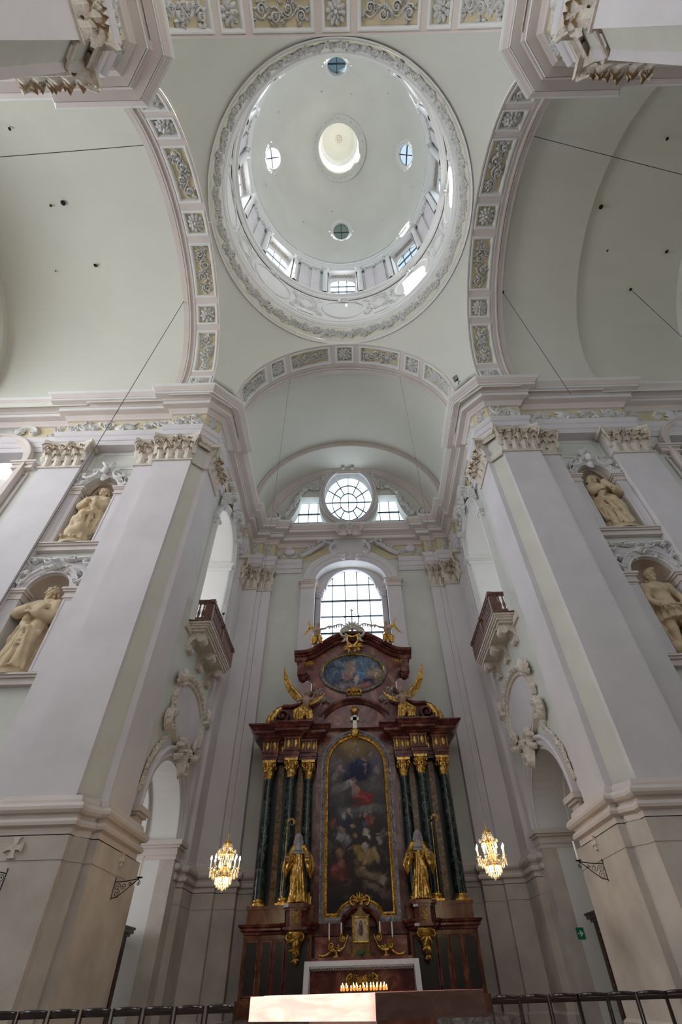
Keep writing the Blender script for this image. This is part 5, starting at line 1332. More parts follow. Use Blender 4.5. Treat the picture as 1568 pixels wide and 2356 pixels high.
# ------------------------------------------------------------------ the altar
ALT = empty('altar', (0, 22.4, .48), 'tall red marble altar with green columns, gilding and two paintings below the arched window', 'altar')
RA_ = random.Random(77)
def apart(name, mat, fn, T=None, parent=None):
    mb = MB(T); fn(mb); return mb.build(name, mat, parent or ALT)
mpA = mapY(22.95)
apart('altar_back', M_PINKM, lambda m: (m.box(-4.1, 4.1, 23.35, 24.2, .48, 8.6), m.box(-1.75, 1.75, 23.05, 23.4, 2.7, 10.3)))
for sx in (-1, 1):
    T = tf(sx)
    apart('dado', M_BROWNM, lambda m: (m.box(1.72, 4.12, 22.35, 23.9, .48, 2.6), m.box(1.72, 4.2, 22.25, 23.9, .48, .9)), T)
    for x0, x1 in ((3.62, 3.98), (3.14, 3.42), (2.70, 2.96), (1.86, 2.58)):
        apart('panel', M_BLACKM, lambda m: (m.box(x0, x1, 22.335, 22.36, 1.02, 2.32)), T)
        apart('panel_border', M_RED, lambda m: m.frame(rect(x0, x1, 1.02, 2.32), [(0, .0), (0, .03), (.045, .03), (.06, 0)], mapY(22.345)), T)
    def pc(m): m.sweep([(4.1, 24.0), (4.1, 22.35), (2.75, 22.35), (2.62, 22.1), (1.9, 22.1), (1.72, 22.35), (1.72, 23.2)], [(0, 2.5), (.05, 2.52), (.06, 2.58), (.14, 2.62), (.14, 2.68), (.2, 2.72), (.22, 2.79), (-.6, 2.80)])
    apart('dado_cornice', M_RED, pc, T)
    apart('plinth', M_BROWNM, lambda m: (m.box(2.7, 4.06, 22.3, 23.4, 2.78, 3.2), m.box(1.70, 2.75, 22.5, 23.4, 2.78, 3.2), m.box(2.66, 4.1, 22.26, 23.4, 3.2, 3.3), m.box(1.68, 2.78, 22.46, 23.4, 3.2, 3.3)), T)
    # pedestal and console of the side statue
    def ped(m):
        m.prism([(1.93, 22.5), (1.93, 21.85), (2.06, 21.7), (2.46, 21.7), (2.59, 21.85), (2.59, 22.5)], 2.62, 3.14)
        for o, a, b in ((.06, 2.58, 2.66), (.05, 3.10, 3.18), (.12, 3.18, 3.28)): m.prism([(1.93 - o, 22.5), (1.93 - o, 21.83 - o), (2.06 - o * .5, 21.7 - o), (2.46 + o * .5, 21.7 - o), (2.59 + o, 21.83 - o), (2.59 + o, 22.5)], a, b)
    apart('statue_pedestal', M_RED, ped, T)
    def con(m):
        mp = mapY(22.0)
        m.lathe([(.02, 1.70), (.10, 1.78), (.08, 1.9), (.17, 2.0), (.14, 2.12), (.26, 2.3), (.33, 2.5), (.30, 2.6)], (2.26, 22.2, 0), 14)
        for z, w in ((1.85, .14), (2.1, .2), (2.38, .28)): spray(m, mp, 2.26, z, -PI / 2, 5, w * 1.2, .12, RA_, 0)
        for q in (-1, 1): cscroll(m, mapY(21.9), 2.26 + q * .2, 2.4, .1, PI / 2, -q, .06, .1)
    apart('console', M_GOLD, con, T)
    apart('pedestal_relief', M_GOLD, lambda m: scrollwork(m, mapY(21.7), 2.1, 2.42, 2.72, 3.06, RA_, .05), T)
    # columns
    for x, y in ((3.80, 22.74), (2.82, 22.5), (2.10, 22.86)):
        c = apart('column', M_GREEN, lambda m: m.lathe([(.205, 3.50), (.21, 4.6), (.20, 5.6), (.175, 7.0), (.165, 7.62)], (x, y, 0), 20), T)
        apart('column_base', M_GOLD, lambda m: (m.box(x - .27, x + .27, y - .27, y + .27, 3.3, 3.36), m.lathe([(.27, 3.36), (.28, 3.41), (.23, 3.44), (.22, 3.46), (.25, 3.49), (.21, 3.53)], (x, y, 0), 20)), T, c)
        def capg(m):
            m.lathe([(.165, 7.58), (.19, 7.6), (.175, 7.64), (.18, 7.9), (.22, 8.1), (.28, 8.2)], (x, y, 0), 16)
            for k in range(8):
                a = k * PI / 4; mp = lambda u, v, d: (x + (.17 + d) * math.cos(a) - u * math.sin(a), y + (.17 + d) * math.sin(a) + u * math.cos(a), v)
                leaf(m, mp, 0, 7.66, PI / 2, .26, .15, .06); leaf(m, mp, .07, 7.86, PI / 2, .24, .13, .10)
                m.blob((x + .26 * math.cos(a), y + .26 * math.sin(a), 8.0), .05, .05, .06, 6, 4)
            for a in (PI / 4, 3 * PI / 4, 5 * PI / 4, 7 * PI / 4): m.tube([(x + .32 * math.cos(a) + .05 * math.cos(t) , y + .32 * math.sin(a), 8.11 + .06 * math.sin(t)) for t in [i * .9 for i in range(8)]], .035, 5)
            m.box(x - .29, x + .29, y - .29, y + .29, 8.2, 8.30)
        apart('column_capital', M_GOLD, capg, T, c)
    for x, y in ((3.32, 23.1), (2.46, 23.12), (4.0, 23.3)): apart('pilaster', M_BRONZM, lambda m: m.box(x - .12, x + .12, y, 23.5, 3.3, 8.3), T)
    apart('recess_panel', M_BLACKM, lambda m: m.box(1.9, 4.05, 23.3, 23.36, 3.3, 8.3), T)
    EP = [(4.12, 24.3), (4.12, 22.5), (3.48, 22.5), (3.48, 22.8), (3.14, 22.8), (3.14, 22.24), (2.5, 22.24), (2.5, 22.58), (1.76, 22.58), (1.76, 23.1), (1.5, 23.1)]
    apart('entablature', M_RED, lambda m: (m.sweep(EP, [(-.3, 8.30), (.0, 8.30), (0, 8.42), (.03, 8.43), (.03, 8.56), (.06, 8.6), (.06, 8.64), (0, 8.66)]), m.prism(EP + [(1.5, 24.3)], 8.30, 8.301)), T)
    apart('entablature_frieze', M_RED, lambda m: m.sweep(EP, [(0, 8.64), (0, 9.12)]), T)
    def fz(m):
        for a, b in zip(EP[1:], EP[2:]):
            l = math.hypot(b[0] - a[0], b[1] - a[1])
            if l < .3: continue
            n = max(1, int(l / .22)); mp = mapLine(a, b)
            for k in range(n):
                u = l * (k + .5) / n; leaf(m, mp, u, 9.1, -PI / 2, .40, .17, .05); leaf(m, mp, u, 8.8, PI / 2 + .6, .14, .06, .05); leaf(m, mp, u, 8.8, PI / 2 - .6, .14, .06, .05)
            for k in range(n + 1): u = l * k / n; stroke(m, mp, [(u, 8.68), (u, 8.9), (u, 9.1)], .04, .035, 0, False)
    apart('frieze_gilding', M_GOLD, fz, T)
    apart('entablature_cornice', M_RED, lambda m: m.sweep(EP, [(0, 9.06), (.05, 9.08), (.09, 9.16), (.18, 9.2), (.2, 9.26), (.44, 9.32), (.44, 9.42), (.5, 9.45), (.56, 9.52), (.66, 9.6), (.67, 9.66), (-1.2, 9.72)]), T)
    # volute and its gilded leaf on the cornice
    def vol(m):
        mp = mapY(22.55); m.panel([(3.9, 9.65), (3.95, 10.1), (3.85, 10.5), (3.5, 10.72), (3.0, 10.68), (2.6, 10.75), (2.2, 11.1), (1.9, 11.4), (1.6, 11.2), (1.6, 9.65)], [], mp, .6)
        spiral(m, mp, 3.38, 10.2, .44, 1.8, PI / 2, -1, .17, .22, 0); stroke(m, mp, [(3.38, 10.66), (3.0, 10.64), (2.55, 10.72), (2.2, 11.05), (1.95, 11.4)], .2, .2, 0, False)
    apart('volute', M_RED, vol, T)
    apart('volute_leaf', M_GOLD, lambda m: (leaf(m, mapY(22.45), 3.92, 9.75, PI / 2 + .05, 1.1, .34, .18, .5), leaf(m, mapY(22.45), 4.02, 9.72, PI / 2 - .25, .7, .22, .14, .5), leaf(m, mapY(22.45), 3.82, 9.9, PI / 2 + .2, .85, .22, .16, .2)), T)
    apart('spandrel_gilding', M_SILVER, lambda m: (scrollwork(m, mapY(22.62), 1.15, 1.55, 10.82, 11.15, RA_, .1), scrollwork(m, mapY(22.62), 1.45, 1.95, 10.75, 11.5, RA_, .1)), T)
    apart('bracket_gilding', M_GOLD, lambda m: (scrollwork(m, mapY(22.5), 1.98, 2.48, 12.68, 12.95, RA_, .12),), T)
    apart('shoulder_block', M_RED, lambda m: (m.box(2.42, 2.82, 22.55, 23.3, 12.3, 13.15), m.box(2.36, 2.9, 22.5, 23.3, 13.0, 13.2), m.lathe([(.02, 12.0), (.22, 12.12), (.26, 12.32)], (2.55, 22.9, 0), 12)), T)
# painting and frame
FH, FZ = 1.36, 8.05
fpath = [(FH, 2.95), (FH, FZ)] + [(FH * math.cos(PI * i / 28), FZ + FH * math.sin(PI * i / 28)) for i in range(1, 28)] + [(-FH, FZ), (-FH, 2.95), (-.80, 2.95)] + [(-.76 * math.cos(PI * i / 14), 2.95 + .42 * math.sin(PI * i / 14)) for i in range(0, 15)] + [(.80, 2.95)]
apart('picture_frame', M_GREYM, lambda m: m.frame(fpath, [(-.02, .0), (-.02, .14), (.06, .16), (.12, .2), (.16, .2), (.18, 0)], mpA))
apart('gilt_frame', M_GOLD, lambda m: m.frame(fpath, [(-.15, .02), (-.13, .10), (-.08, .13), (-.04, .11), (-.01, .15), (.01, 0)], mpA))
STR = [(.5, .93, .26, .16, 0, (.30, .19, .09), .5), (.5, .95, .12, .08, 0, (.42, .29, .14), .5), (.52, .905, .035, .045, 0, (.15, .22, .30), .2),
    (.18, .80, .13, .10, .4, (.17, .13, .14), .5), (.84, .82, .12, .13, -.3, (.15, .13, .19), .5), (.24, .79, .035, .05, .6, (.30, .24, .24), .4), (.15, .73, .04, .09, -.5, (.24, .20, .21), .4), (.33, .76, .03, .07, .9, (.26, .20, .2), .4), (.85, .77, .04, .06, -.5, (.30, .25, .27), .4), (.74, .86, .03, .03, 0, (.30, .22, .2), .4),
    (.56, .785, .20, .14, 0, (.022, .026, .075), .25), (.52, .74, .24, .10, .15, (.026, .03, .075), .3), (.60, .82, .06, .07, .1, (.035, .035, .09), .3), (.60, .845, .022, .026, 0, (.30, .19, .14), .3), (.64, .78, .022, .09, .1, (.20, .13, .13), .4),
    (.22, .66, .13, .06, .3, (.20, .18, .19), .5), (.34, .68, .09, .03, .7, (.33, .28, .27), .4), (.42, .70, .08, .02, .9, (.32, .25, .22), .4), (.78, .66, .14, .07, -.2, (.13, .11, .12), .5),
    (.56, .615, .11, .07, .2, (.30, .045, .04), .35), (.68, .60, .09, .07, -.5, (.24, .035, .035), .35), (.50, .65, .05, .07, .2, (.36, .22, .18), .35), (.46, .69, .022, .05, -.2, (.36, .22, .18), .35), (.60, .57, .13, .03, .1, (.20, .03, .03), .4),
    (.35, .525, .15, .05, 0, (.14, .15, .18), .6), (.75, .54, .16, .05, 0, (.15, .14, .14), .6), (.62, .53, .12, .04, 0, (.22, .20, .19), .6),
    (.34, .485, .09, .10, -.3, (.045, .05, .085), .3), (.375, .528, .033, .035, 0, (.42, .29, .21), .25), (.30, .50, .03, .05, -.3, (.34, .30, .27), .3), (.41, .45, .03, .02, 0, (.36, .24, .18), .3), (.60, .475, .08, .10, .1, (.04, .035, .05), .3), (.62, .505, .034, .04, 0, (.34, .22, .16), .25), (.53, .50, .024, .03, 0, (.30, .19, .14), .3), (.605, .455, .03, .04, 0, (.05, .10, .22), .3), (.68, .47, .06, .07, 0, (.18, .06, .05), .4), (.63, .415, .035, .05, 0, (.34, .30, .26), .3),
    (.25, .395, .06, .06, .2, (.28, .27, .27), .3), (.27, .43, .03, .03, 0, (.30, .19, .14), .3), (.35, .375, .05, .06, .6, (.26, .25, .26), .4), (.12, .46, .05, .06, 0, (.20, .08, .06), .4), (.88, .40, .05, .07, 0, (.17, .14, .13), .4), (.82, .36, .04, .05, 0, (.28, .25, .22), .4), (.95, .39, .03, .03, 0, (.30, .21, .16), .4), (.46, .40, .035, .03, 0, (.30, .19, .13), .4),
    (.49, .32, .06, .06, 0, (.26, .16, .06), .35), (.60, .325, .045, .06, 0, (.36, .33, .29), .3), (.66, .29, .10, .09, .3, (.30, .20, .09), .35), (.76, .29, .035, .10, .3, (.36, .28, .14), .4), (.54, .28, .05, .06, .4, (.30, .20, .08), .4), (.22, .30, .05, .07, 0, (.30, .17, .09), .4), (.27, .34, .04, .04, 0, (.10, .06, .05), .4), (.08, .33, .05, .09, 0, (.13, .09, .09), .4),
    (.22, .215, .13, .09, .2, (.15, .035, .03), .4), (.26, .25, .05, .04, 0, (.26, .12, .08), .4), (.58, .20, .14, .05, -.5, (.15, .09, .06), .5), (.76, .18, .16, .05, -.4, (.20, .15, .11), .5), (.84, .165, .05, .05, 0, (.30, .24, .19), .4), (.70, .13, .13, .035, -.5, (.15, .11, .10), .5), (.9, .10, .08, .05, 0, (.10, .06, .05), .5), (.2, .08, .2, .08, 0, (.018, .012, .014), .5)]
TOPF = lambda x: FZ + math.sqrt(max(0, FH ** 2 - x * x)) if abs(x) < FH else FZ
BOTF = lambda x: 2.95 + (.42 * math.sqrt(1 - (x / .76) ** 2) if abs(x) < .76 else 0)
paint_surface('altar_painting', ALT, BOTF, TOPF, -FH, FH, mapY(22.94), 120, 300, [(0, (.016, .010, .011)), (.2, (.04, .024, .02)), (.45, (.055, .045, .05)), (.62, (.08, .07, .075)), (.8, (.13, .10, .10)), (1.0, (.24, .16, .09))], STR, 4)
apart('gilt_cartouche', M_GOLD, lambda m: (shell(m, mapY(22.75), 0, 3.38, .3, .1, PI / 2, 7), cscroll(m, mapY(22.75), -.22, 3.42, .14, PI / 2, 1, .08, .1), cscroll(m, mapY(22.75), .22, 3.42, .14, PI / 2, -1, .08, .1), spray(m, mapY(22.75), 0, 3.45, -PI / 2, 5, .25, .1, RA_)))
apart('lower_arch', M_RED, lambda m: (m.frame([(.62 * math.cos(PI * i / 16), 2.72 + .42 * math.sin(PI * i / 16)) for i in range(17)], [(-.03, 0), (-.03, .35), (.05, .4), (.12, .34), (.15, 0)], mpA, False), m.box(-1.75, 1.75, 22.7, 23.3, .48, 2.45), m.box(-1.76, -.62, 22.6, 23.3, 2.45, 2.78), m.box(.62, 1.76, 22.6, 23.3, 2.45, 2.78)))
apart('gradine', M_PINKM, lambda m: (m.box(-1.7, 1.7, 21.9, 22.75, .48, 1.86), m.box(-1.6, 1.6, 22.3, 22.75, 1.86, 2.4)))
# middle arch, cartouche, upper storey
apart('arched_cornice', M_RED, lambda m: (m.frame([(1.55 * math.cos(a) / math.cos(.5), 9.35 + 1.52 * math.sin(a)) for a in [.5 + (PI - 1.0) * i / 20 for i in range(21)]], [(-.14, 0), (-.14, .2), (-.06, .32), (.04, .4), (.04, .5), (.12, .56), (.16, .56), (.2, 0)], mapY(23.0), False), m.box(1.42, 1.72, 22.5, 23.2, 9.7, 10.25), m.box(-1.72, -1.42, 22.5, 23.2, 9.7, 10.25)))
def tablet(m):
    mp = mapY(22.75); m.blob((0, 22.6, 10.42), .16, .14, .2); shell(m, mp, 0, 10.45, .26, .12, PI / 2, 7)
def keystone_head(m):
    mp = mapY(22.75)
    m.blob((0, 22.65, 9.42), .2, .16, .22); shell(m, mp, 0, 9.42, .34, .14, -PI / 2, 7); shell(m, mp, 0, 9.42, .3, .14, PI / 2, 7)
apart('gilt_head', M_GOLD, tablet); apart('gilt_head', M_GOLD, keystone_head)
apart('gilt_tablet', M_SILVER, lambda m: (m.box(-.09, .09, 22.62, 22.9, 9.62, 10.22), m.box(-.2, .2, 22.62, 22.9, 9.98, 10.14), scrollwork(m, mapY(22.8), .2, .72, 9.85, 10.15, RA_, .09), scrollwork(m, mapY(22.8), -.72, -.2, 9.85, 10.15, RA_, .09)))
hp = [(1.55, 9.7), (1.75, 10.5), (2.25, 10.9), (2.08, 11.4), (2.02, 12.1), (2.25, 12.4), (2.6, 12.6), (2.75, 13.25), (2.3, 13.4), (1.65, 13.75), (.95, 14.18), (0, 14.36)]
apart('upper_storey', M_PINKM, lambda m: m.panel(hp + [(-u, v) for u, v in hp[::-1]][1:], [], mapY(22.75), .9))
def smooth_curve(pts, n=6):
    out = []
    for i in range(len(pts) - 1):
        p0, p1, p2, p3 = pts[max(i - 1, 0)], pts[i], pts[i + 1], pts[min(i + 2, len(pts) - 1)]
        for k in range(n):
            t = k / n; out.append(tuple(.5 * (2 * p1[j] + (p2[j] - p0[j]) * t + (2 * p0[j] - 5 * p1[j] + 4 * p2[j] - p3[j]) * t * t + (3 * p1[j] - p0[j] - 3 * p2[j] + p3[j]) * t ** 3) for j in (0, 1)))
    return out + [pts[-1]]
ped = smooth_curve([(3.0, 13.28), (2.5, 13.3), (2.05, 13.42), (1.5, 13.78), (.85, 14.16), (0, 14.32), (-.85, 14.16), (-1.5, 13.78), (-2.05, 13.42), (-2.5, 13.3), (-3.0, 13.28)], 5)
apart('pediment_cornice', M_RED, lambda m: (m.frame(ped, [(-.22, 0), (-.2, .16), (-.1, .24), (-.06, .36), (-.02, .38), (0, .52), (.08, .58), (.14, .58), (.2, -.6)], mapY(22.75), False)))
apart('oval_frame', M_GREYM, lambda m: m.frame(oval(0, 12.42, 1.56, .98, 48), [(0, 0), (0, .12), (.05, .16), (.12, .14), (.16, 0)], mapY(22.74)))
apart('oval_gilt_frame', M_GOLD, lambda m: m.frame(oval(0, 12.42, 1.56, .98, 48), [(-.06, .01), (-.04, .09), (0, .13), (.02, .1), (.03, 0)], mapY(22.74)))
STR2 = [(.45, .62, .14, .10, .6, (.42, .36, .36), .4), (.42, .5, .06, .14, -.3, (.40, .28, .24), .4), (.46, .76, .03, .04, 0, (.36, .24, .18), .3), (.36, .42, .07, .05, .4, (.40, .16, .12), .4), (.30, .72, .1, .05, -.6, (.20, .24, .32), .5), (.57, .46, .05, .12, .1, (.10, .24, .38), .35), (.555, .62, .025, .05, 0, (.40, .22, .16), .3), (.60, .40, .06, .05, 0, (.08, .20, .36), .4), (.83, .46, .16, .08, 0, (.36, .27, .20), .5), (.84, .36, .12, .04, 0, (.24, .16, .11), .5), (.75, .72, .2, .12, 0, (.13, .20, .30), .6), (.20, .4, .12, .12, 0, (.10, .14, .22), .6), (.5, .12, .3, .06, 0, (.22, .16, .18), .5), (.7, .14, .1, .05, 0, (.34, .14, .13), .5), (.55, .25, .04, .12, 0, (.36, .26, .26), .4)]
OVT = lambda x: 12.42 + .98 * math.sqrt(max(0, 1 - (x / 1.56) ** 2)); OVB = lambda x: 12.42 - .98 * math.sqrt(max(0, 1 - (x / 1.56) ** 2))
paint_surface('oval_painting', ALT, OVB, OVT, -1.56, 1.56, mapY(22.735), 150, 100, [(0, (.02, .03, .05)), (.3, (.03, .045, .08)), (.6, (.05, .08, .13)), (1, (.10, .12, .15))], STR2, 8)
apart('oval_keystone', M_GOLD, lambda m: (shell(m, mapY(22.55), 0, 11.3, .3, .12, PI / 2, 7), cscroll(m, mapY(22.55), -.2, 11.28, .14, PI / 2, 1, .08, .12), cscroll(m, mapY(22.55), .2, 11.28, .14, PI / 2, -1, .08, .12), shell(m, mapY(22.5), 0, 11.22, .22, .14, -PI / 2, 5)))
def crest(m):
    mp = mapY(22.2); shell(m, mp, 0, 14.55, .55, .16, PI / 2, 9, fan=2.9)
    for q in (-1, 1):
        leaf(m, mp, q * .1, 14.5, .45 if q > 0 else PI - .45, .6, .3, .2, -q * .8); cscroll(m, mp, q * .35, 14.35, .26, PI / 2, -q, .12, .16); leaf(m, mp, q * .3, 14.2, -PI / 2, .5, .2, .15, q * .6)
apart('crest_shell', M_SILVER, crest)
apart('crest_cartouche', M_GOLD, lambda m: (m.frame([(0, 13.55), (.25, 13.85), (.22, 14.1), (0, 14.02), (-.22, 14.1), (-.25, 13.85)], [(-.02, 0), (0, .12), (.08, .12), (.1, 0)], mapY(22.2)), spray(m, mapY(22.2), -.15, 13.55, PI + .4, 5, .4, .12, RA_), spray(m, mapY(22.2), .15, 13.55, -.4, 5, .4, .12, RA_), m.box(-.2, .2, 22.0, 22.3, 13.42, 13.5)))
def fin(m):
    y = 23.25
    for a, b in (((0, y, 14.3), (0, y, 16.4)), ((-.36, y, 16.02), (.36, y, 16.02))): m.tube([a, b], .028, 6)
    for p in ((0, 16.44), (-.4, 16.02), (.4, 16.02)):
        for dx, dz in ((0, .05), (.05, 0), (-.05, 0), (0, -.04)): m.blob((p[0] + dx, y, p[1] + dz), .035, .03, .035, 6, 4)
apart('finial_cross', M_IRON, fin)

# side statues: veiled abbesses in gilded robes
def abbess(sx, label):
    o = empty('gilded_statue', (sx * 2.26, 21.98, 3.29), label, 'statue'); H = 2.12
    S = SDF((-.32, -.28, -.01), (.34, .24, .92), .0105); X = robe_body(S, sx * .03, sx * .01, 3, 0, sx, .93)
    for q in (-1, 1):        # wide open sleeves falling from the forearms
        S.chain([(q * .09, .0, .79), (q * .16, -.04, .66), (q * .185, -.09, .60)], [.05, .060, .065], .02); S.chain([(q * .185, -.08, .60), (q * .215, -.05, .50), (q * .22, -.04, .36)], [.066, .060, .018], .02, fold=(5, .22, 3, q))
        for i in range(3): S.chain([(q * (.15 + .03 * i), -.10, .62), (q * (.18 + .025 * i), -.10 + .02 * i, .48), (q * (.20 + .012 * i), -.06, .38)], [.016, .015, .006], .008)
    for i in range(7): a_ = -PI * .92 + PI * .84 * i / 6; S.chain([(X(.7) + .06 * math.cos(a_), .07 * math.sin(a_), .72), (X(.4) + .10 * math.cos(a_ + .1), .09 * math.sin(a_ + .1), .42), (X(.05) + .155 * math.cos(a_), .135 * math.sin(a_), .02)], [.010, .016, .024], .008)
    S.mesh('robe', M_GOLD, o, H)
    S = SDF((-.30, -.26, .55), (.32, .22, 1.05), .0085); c = (X(.93), -.02, .925); head(S, c, (0, -.05), sx * -.15, veil=True, s=1.05)
    S.skirt((X(.88), .012, .88), (X(.66), .0, .62), .045, .185, .69, sc=(1, .64, 1), fold=(9, .06, 2, 1)); S.skirt((X(.87), -.03, .88), (X(.74), -.062, .72), .035, .085, .735, sc=(1, .55, 1), fold=(7, .06, 2, 1))
    S.mesh('veil', M_VEIL, o, H)
    for q in (-1, 1):
        S = SDF((-.34, -.26, .42), (.36, .1, .78), .007); e = (q * .20, -.17, .62)
        arm(S, (q * .12, -.05, .66), (q * .17, -.08, .62), e, (-q * .3, -.8, .15), (0, -.1, 1), r=(.03, .03, .022), hs=.95, curl=1.1 if q == sx else .5)
        S.mesh('hand', M_FLESH, o, H)
    # crosier
    x = sx * .26 if sx > 0 else -.24; mb = MB(); p = lambda z: (x * H + .02 * z, -.19 * H, z)
    mb.tube([p(.1), p(1.0), p(2.25)], .018, 6)
    q = p(2.25); mb.tube([(q[0] + (.16 - .013 * i) * math.cos(PI + .55 * i) * 1.0 + .16, q[1], q[2] + .16 + (.16 - .011 * i) * math.sin(PI + .55 * i) * -1) for i in range(11)], .022, 6)
    for i in range(1, 7): mb.blob((q[0] + (.18 - .011 * i) * math.cos(PI + .55 * i) + .16, q[1], q[2] + .16 - (.18 - .009 * i) * math.sin(PI + .55 * i)), .036, .03, .036, 6, 4)
    mb.blob(q, .05, .05, .07, 8, 5); mb.build('crosier', M_GOLD, o, local=True)
    if sx < 0:
        mb = MB()
        for i in range(4): mb.tube([(.30 + .06 * i, .05 + .03 * (i % 2), 0), (.30 + .06 * i, .05 + .03 * (i % 2), .22 + .05 * (i % 3))], .03, 6)
        mb.build('organ_pipes', M_GOLD, o, local=True)
    return o
abbess(-1, 'gilded abbess statue with crosier and little organ pipes at her feet beside the altar painting')
abbess(1, 'gilded abbess statue with crosier and no organ pipes, beside the altar painting')

def wing(mb, root, sx, L, tilt, H=1.0, y=.08):
    mp = lambda u, v, d: (root[0] + sx * u, root[1] + y - d + .12 * u, root[2] + v)
    for i in range(9): leaf(mb, mp, .06 * i * L * math.cos(tilt), .06 * i * L * math.sin(tilt), tilt - .85 + .11 * i, L * (.34 + .075 * i), L * .13, .03, .35, .012 * (i % 2))
    for i in range(7): leaf(mb, mp, .07 * i * L * math.cos(tilt), .07 * i * L * math.sin(tilt), tilt - .5 + .09 * i, L * (.30 + .04 * i), L * .12, .04, .25, .04)
    mb.tube([mp(-.05 * L, -.05 * L, .02), mp(.35 * L * math.cos(tilt), .35 * L * math.sin(tilt) + .04, .06), mp(.8 * L * math.cos(tilt + .05), .8 * L * math.sin(tilt + .05), .04)], [.06 * L, .07 * L, .02 * L], 6)
def seated_angel(sx, label, turn):
    o = empty('gilded_angel', (sx * 2.3, 22.1, 9.70), label, 'angel'); H = 1.75
    S = SDF((-.36, -.36, -.02), (.36, .26, .62), .0105)          # drapery over hips and legs
    S.cone((sx * .02, .03, .42), (sx * -.02, -.05, .30), .105, .13, .04); S.cone((-.06, -.03, .32), (-.10, -.22, .26), .085, .075, .03); S.cone((-.10, -.22, .26), (-.12, -.20, .03), .078, .075, .03, fold=(8, .16, 3, 2))
    for i in range(5): S.chain([(-.13 + .03 * i, -.04, .38), (-.15 + .03 * i, -.20, .325), (-.17 + .035 * i, -.27, .24), (-.17 + .035 * i, -.26, .03)], [.012, .014, .016, .014], .009); S.chain([(.02 + .03 * i, -.04, .37), (.05 + .032 * i, -.18, .29), (.07 + .035 * i, -.25, .2), (.08 + .035 * i, -.24, .03)], [.012, .014, .016, .014], .009)
    S.cone((.06, -.03, .32), (.12, -.20, .22), .085, .075, .03); S.cone((.12, -.20, .22), (.15, -.16, .02), .075, .075, .03, fold=(8, .16, 3, 1))
    S.chain([(sx * .10, .0, .40), (sx * .22, .02, .30), (sx * .24, .0, .12)], [.06, .08, .05], .03, fold=(6, .2, 4, 0)); S.chain([(-.12, -.18, .2), (.0, -.22, .16), (.14, -.18, .16)], [.05, .08, .05], .03); S.chain([(-.06, -.14, .27), (.06, -.13, .24), (.0, -.14, .08)], [.07, .07, .06], .03); S.folds(lambda z: 0 * z, 8, .006, -.2, .45, 6.0, 1.0)
    S.mesh('drapery', M_GOLD, o, H)
    S = SDF((-.42, -.38, .0), (.42, .2, .98), .0095)
    S.cone((0, .02, .40), (sx * -.03, -.02, .58), .082, .085, .03, (1.05, .8, 1)); S.cone((sx * -.03, -.02, .58), (sx * -.04, -.03, .64), .09, .075, .03, (1.15, .75, 1)); S.cone((sx * -.04, -.03, .66), (sx * -.05, -.05, .73), .032, .029, .012)
    head(S, (sx * -.055, -.065, .79), (0, -.1), turn, hair=20, s=1.08)
    arm(S, (-.105 - sx * .04, -.03, .645), (-.20, -.10, .55), (-.14, -.22, .50), (.5, -.6, .2), (0, 0, 1), r=(.036, .031, .022)); arm(S, (.105 - sx * .04, -.03, .645), (.20, -.09, .58), (.24, -.19, .68), (.3, -.5, .7), (0, .3, .8), r=(.036, .031, .022))
    for q in (-1, 1): S.cone((q * .13, -.19, .03), (q * .14, -.27, .015), .03, .022, .01)
    S.mesh('figure', M_FLESH, o, H)
    mb = MB(); wing(mb, (sx * .15, .12, 1.15), sx, 1.5, .82, y=.05); mb.build('wing', M_GOLD, o, local=True)
    mb = MB(); wing(mb, (-sx * .12, .12, 1.0), -sx, .7, .35, y=.02); mb.build('wing', M_GOLD, o, local=True)
    return o
seated_angel(-1, 'seated gilded angel on the altar cornice above the abbess with organ pipes, wing raised', .5)
seated_angel(1, 'seated gilded angel on the altar cornice above the abbess without organ pipes, wing raised', -.4)
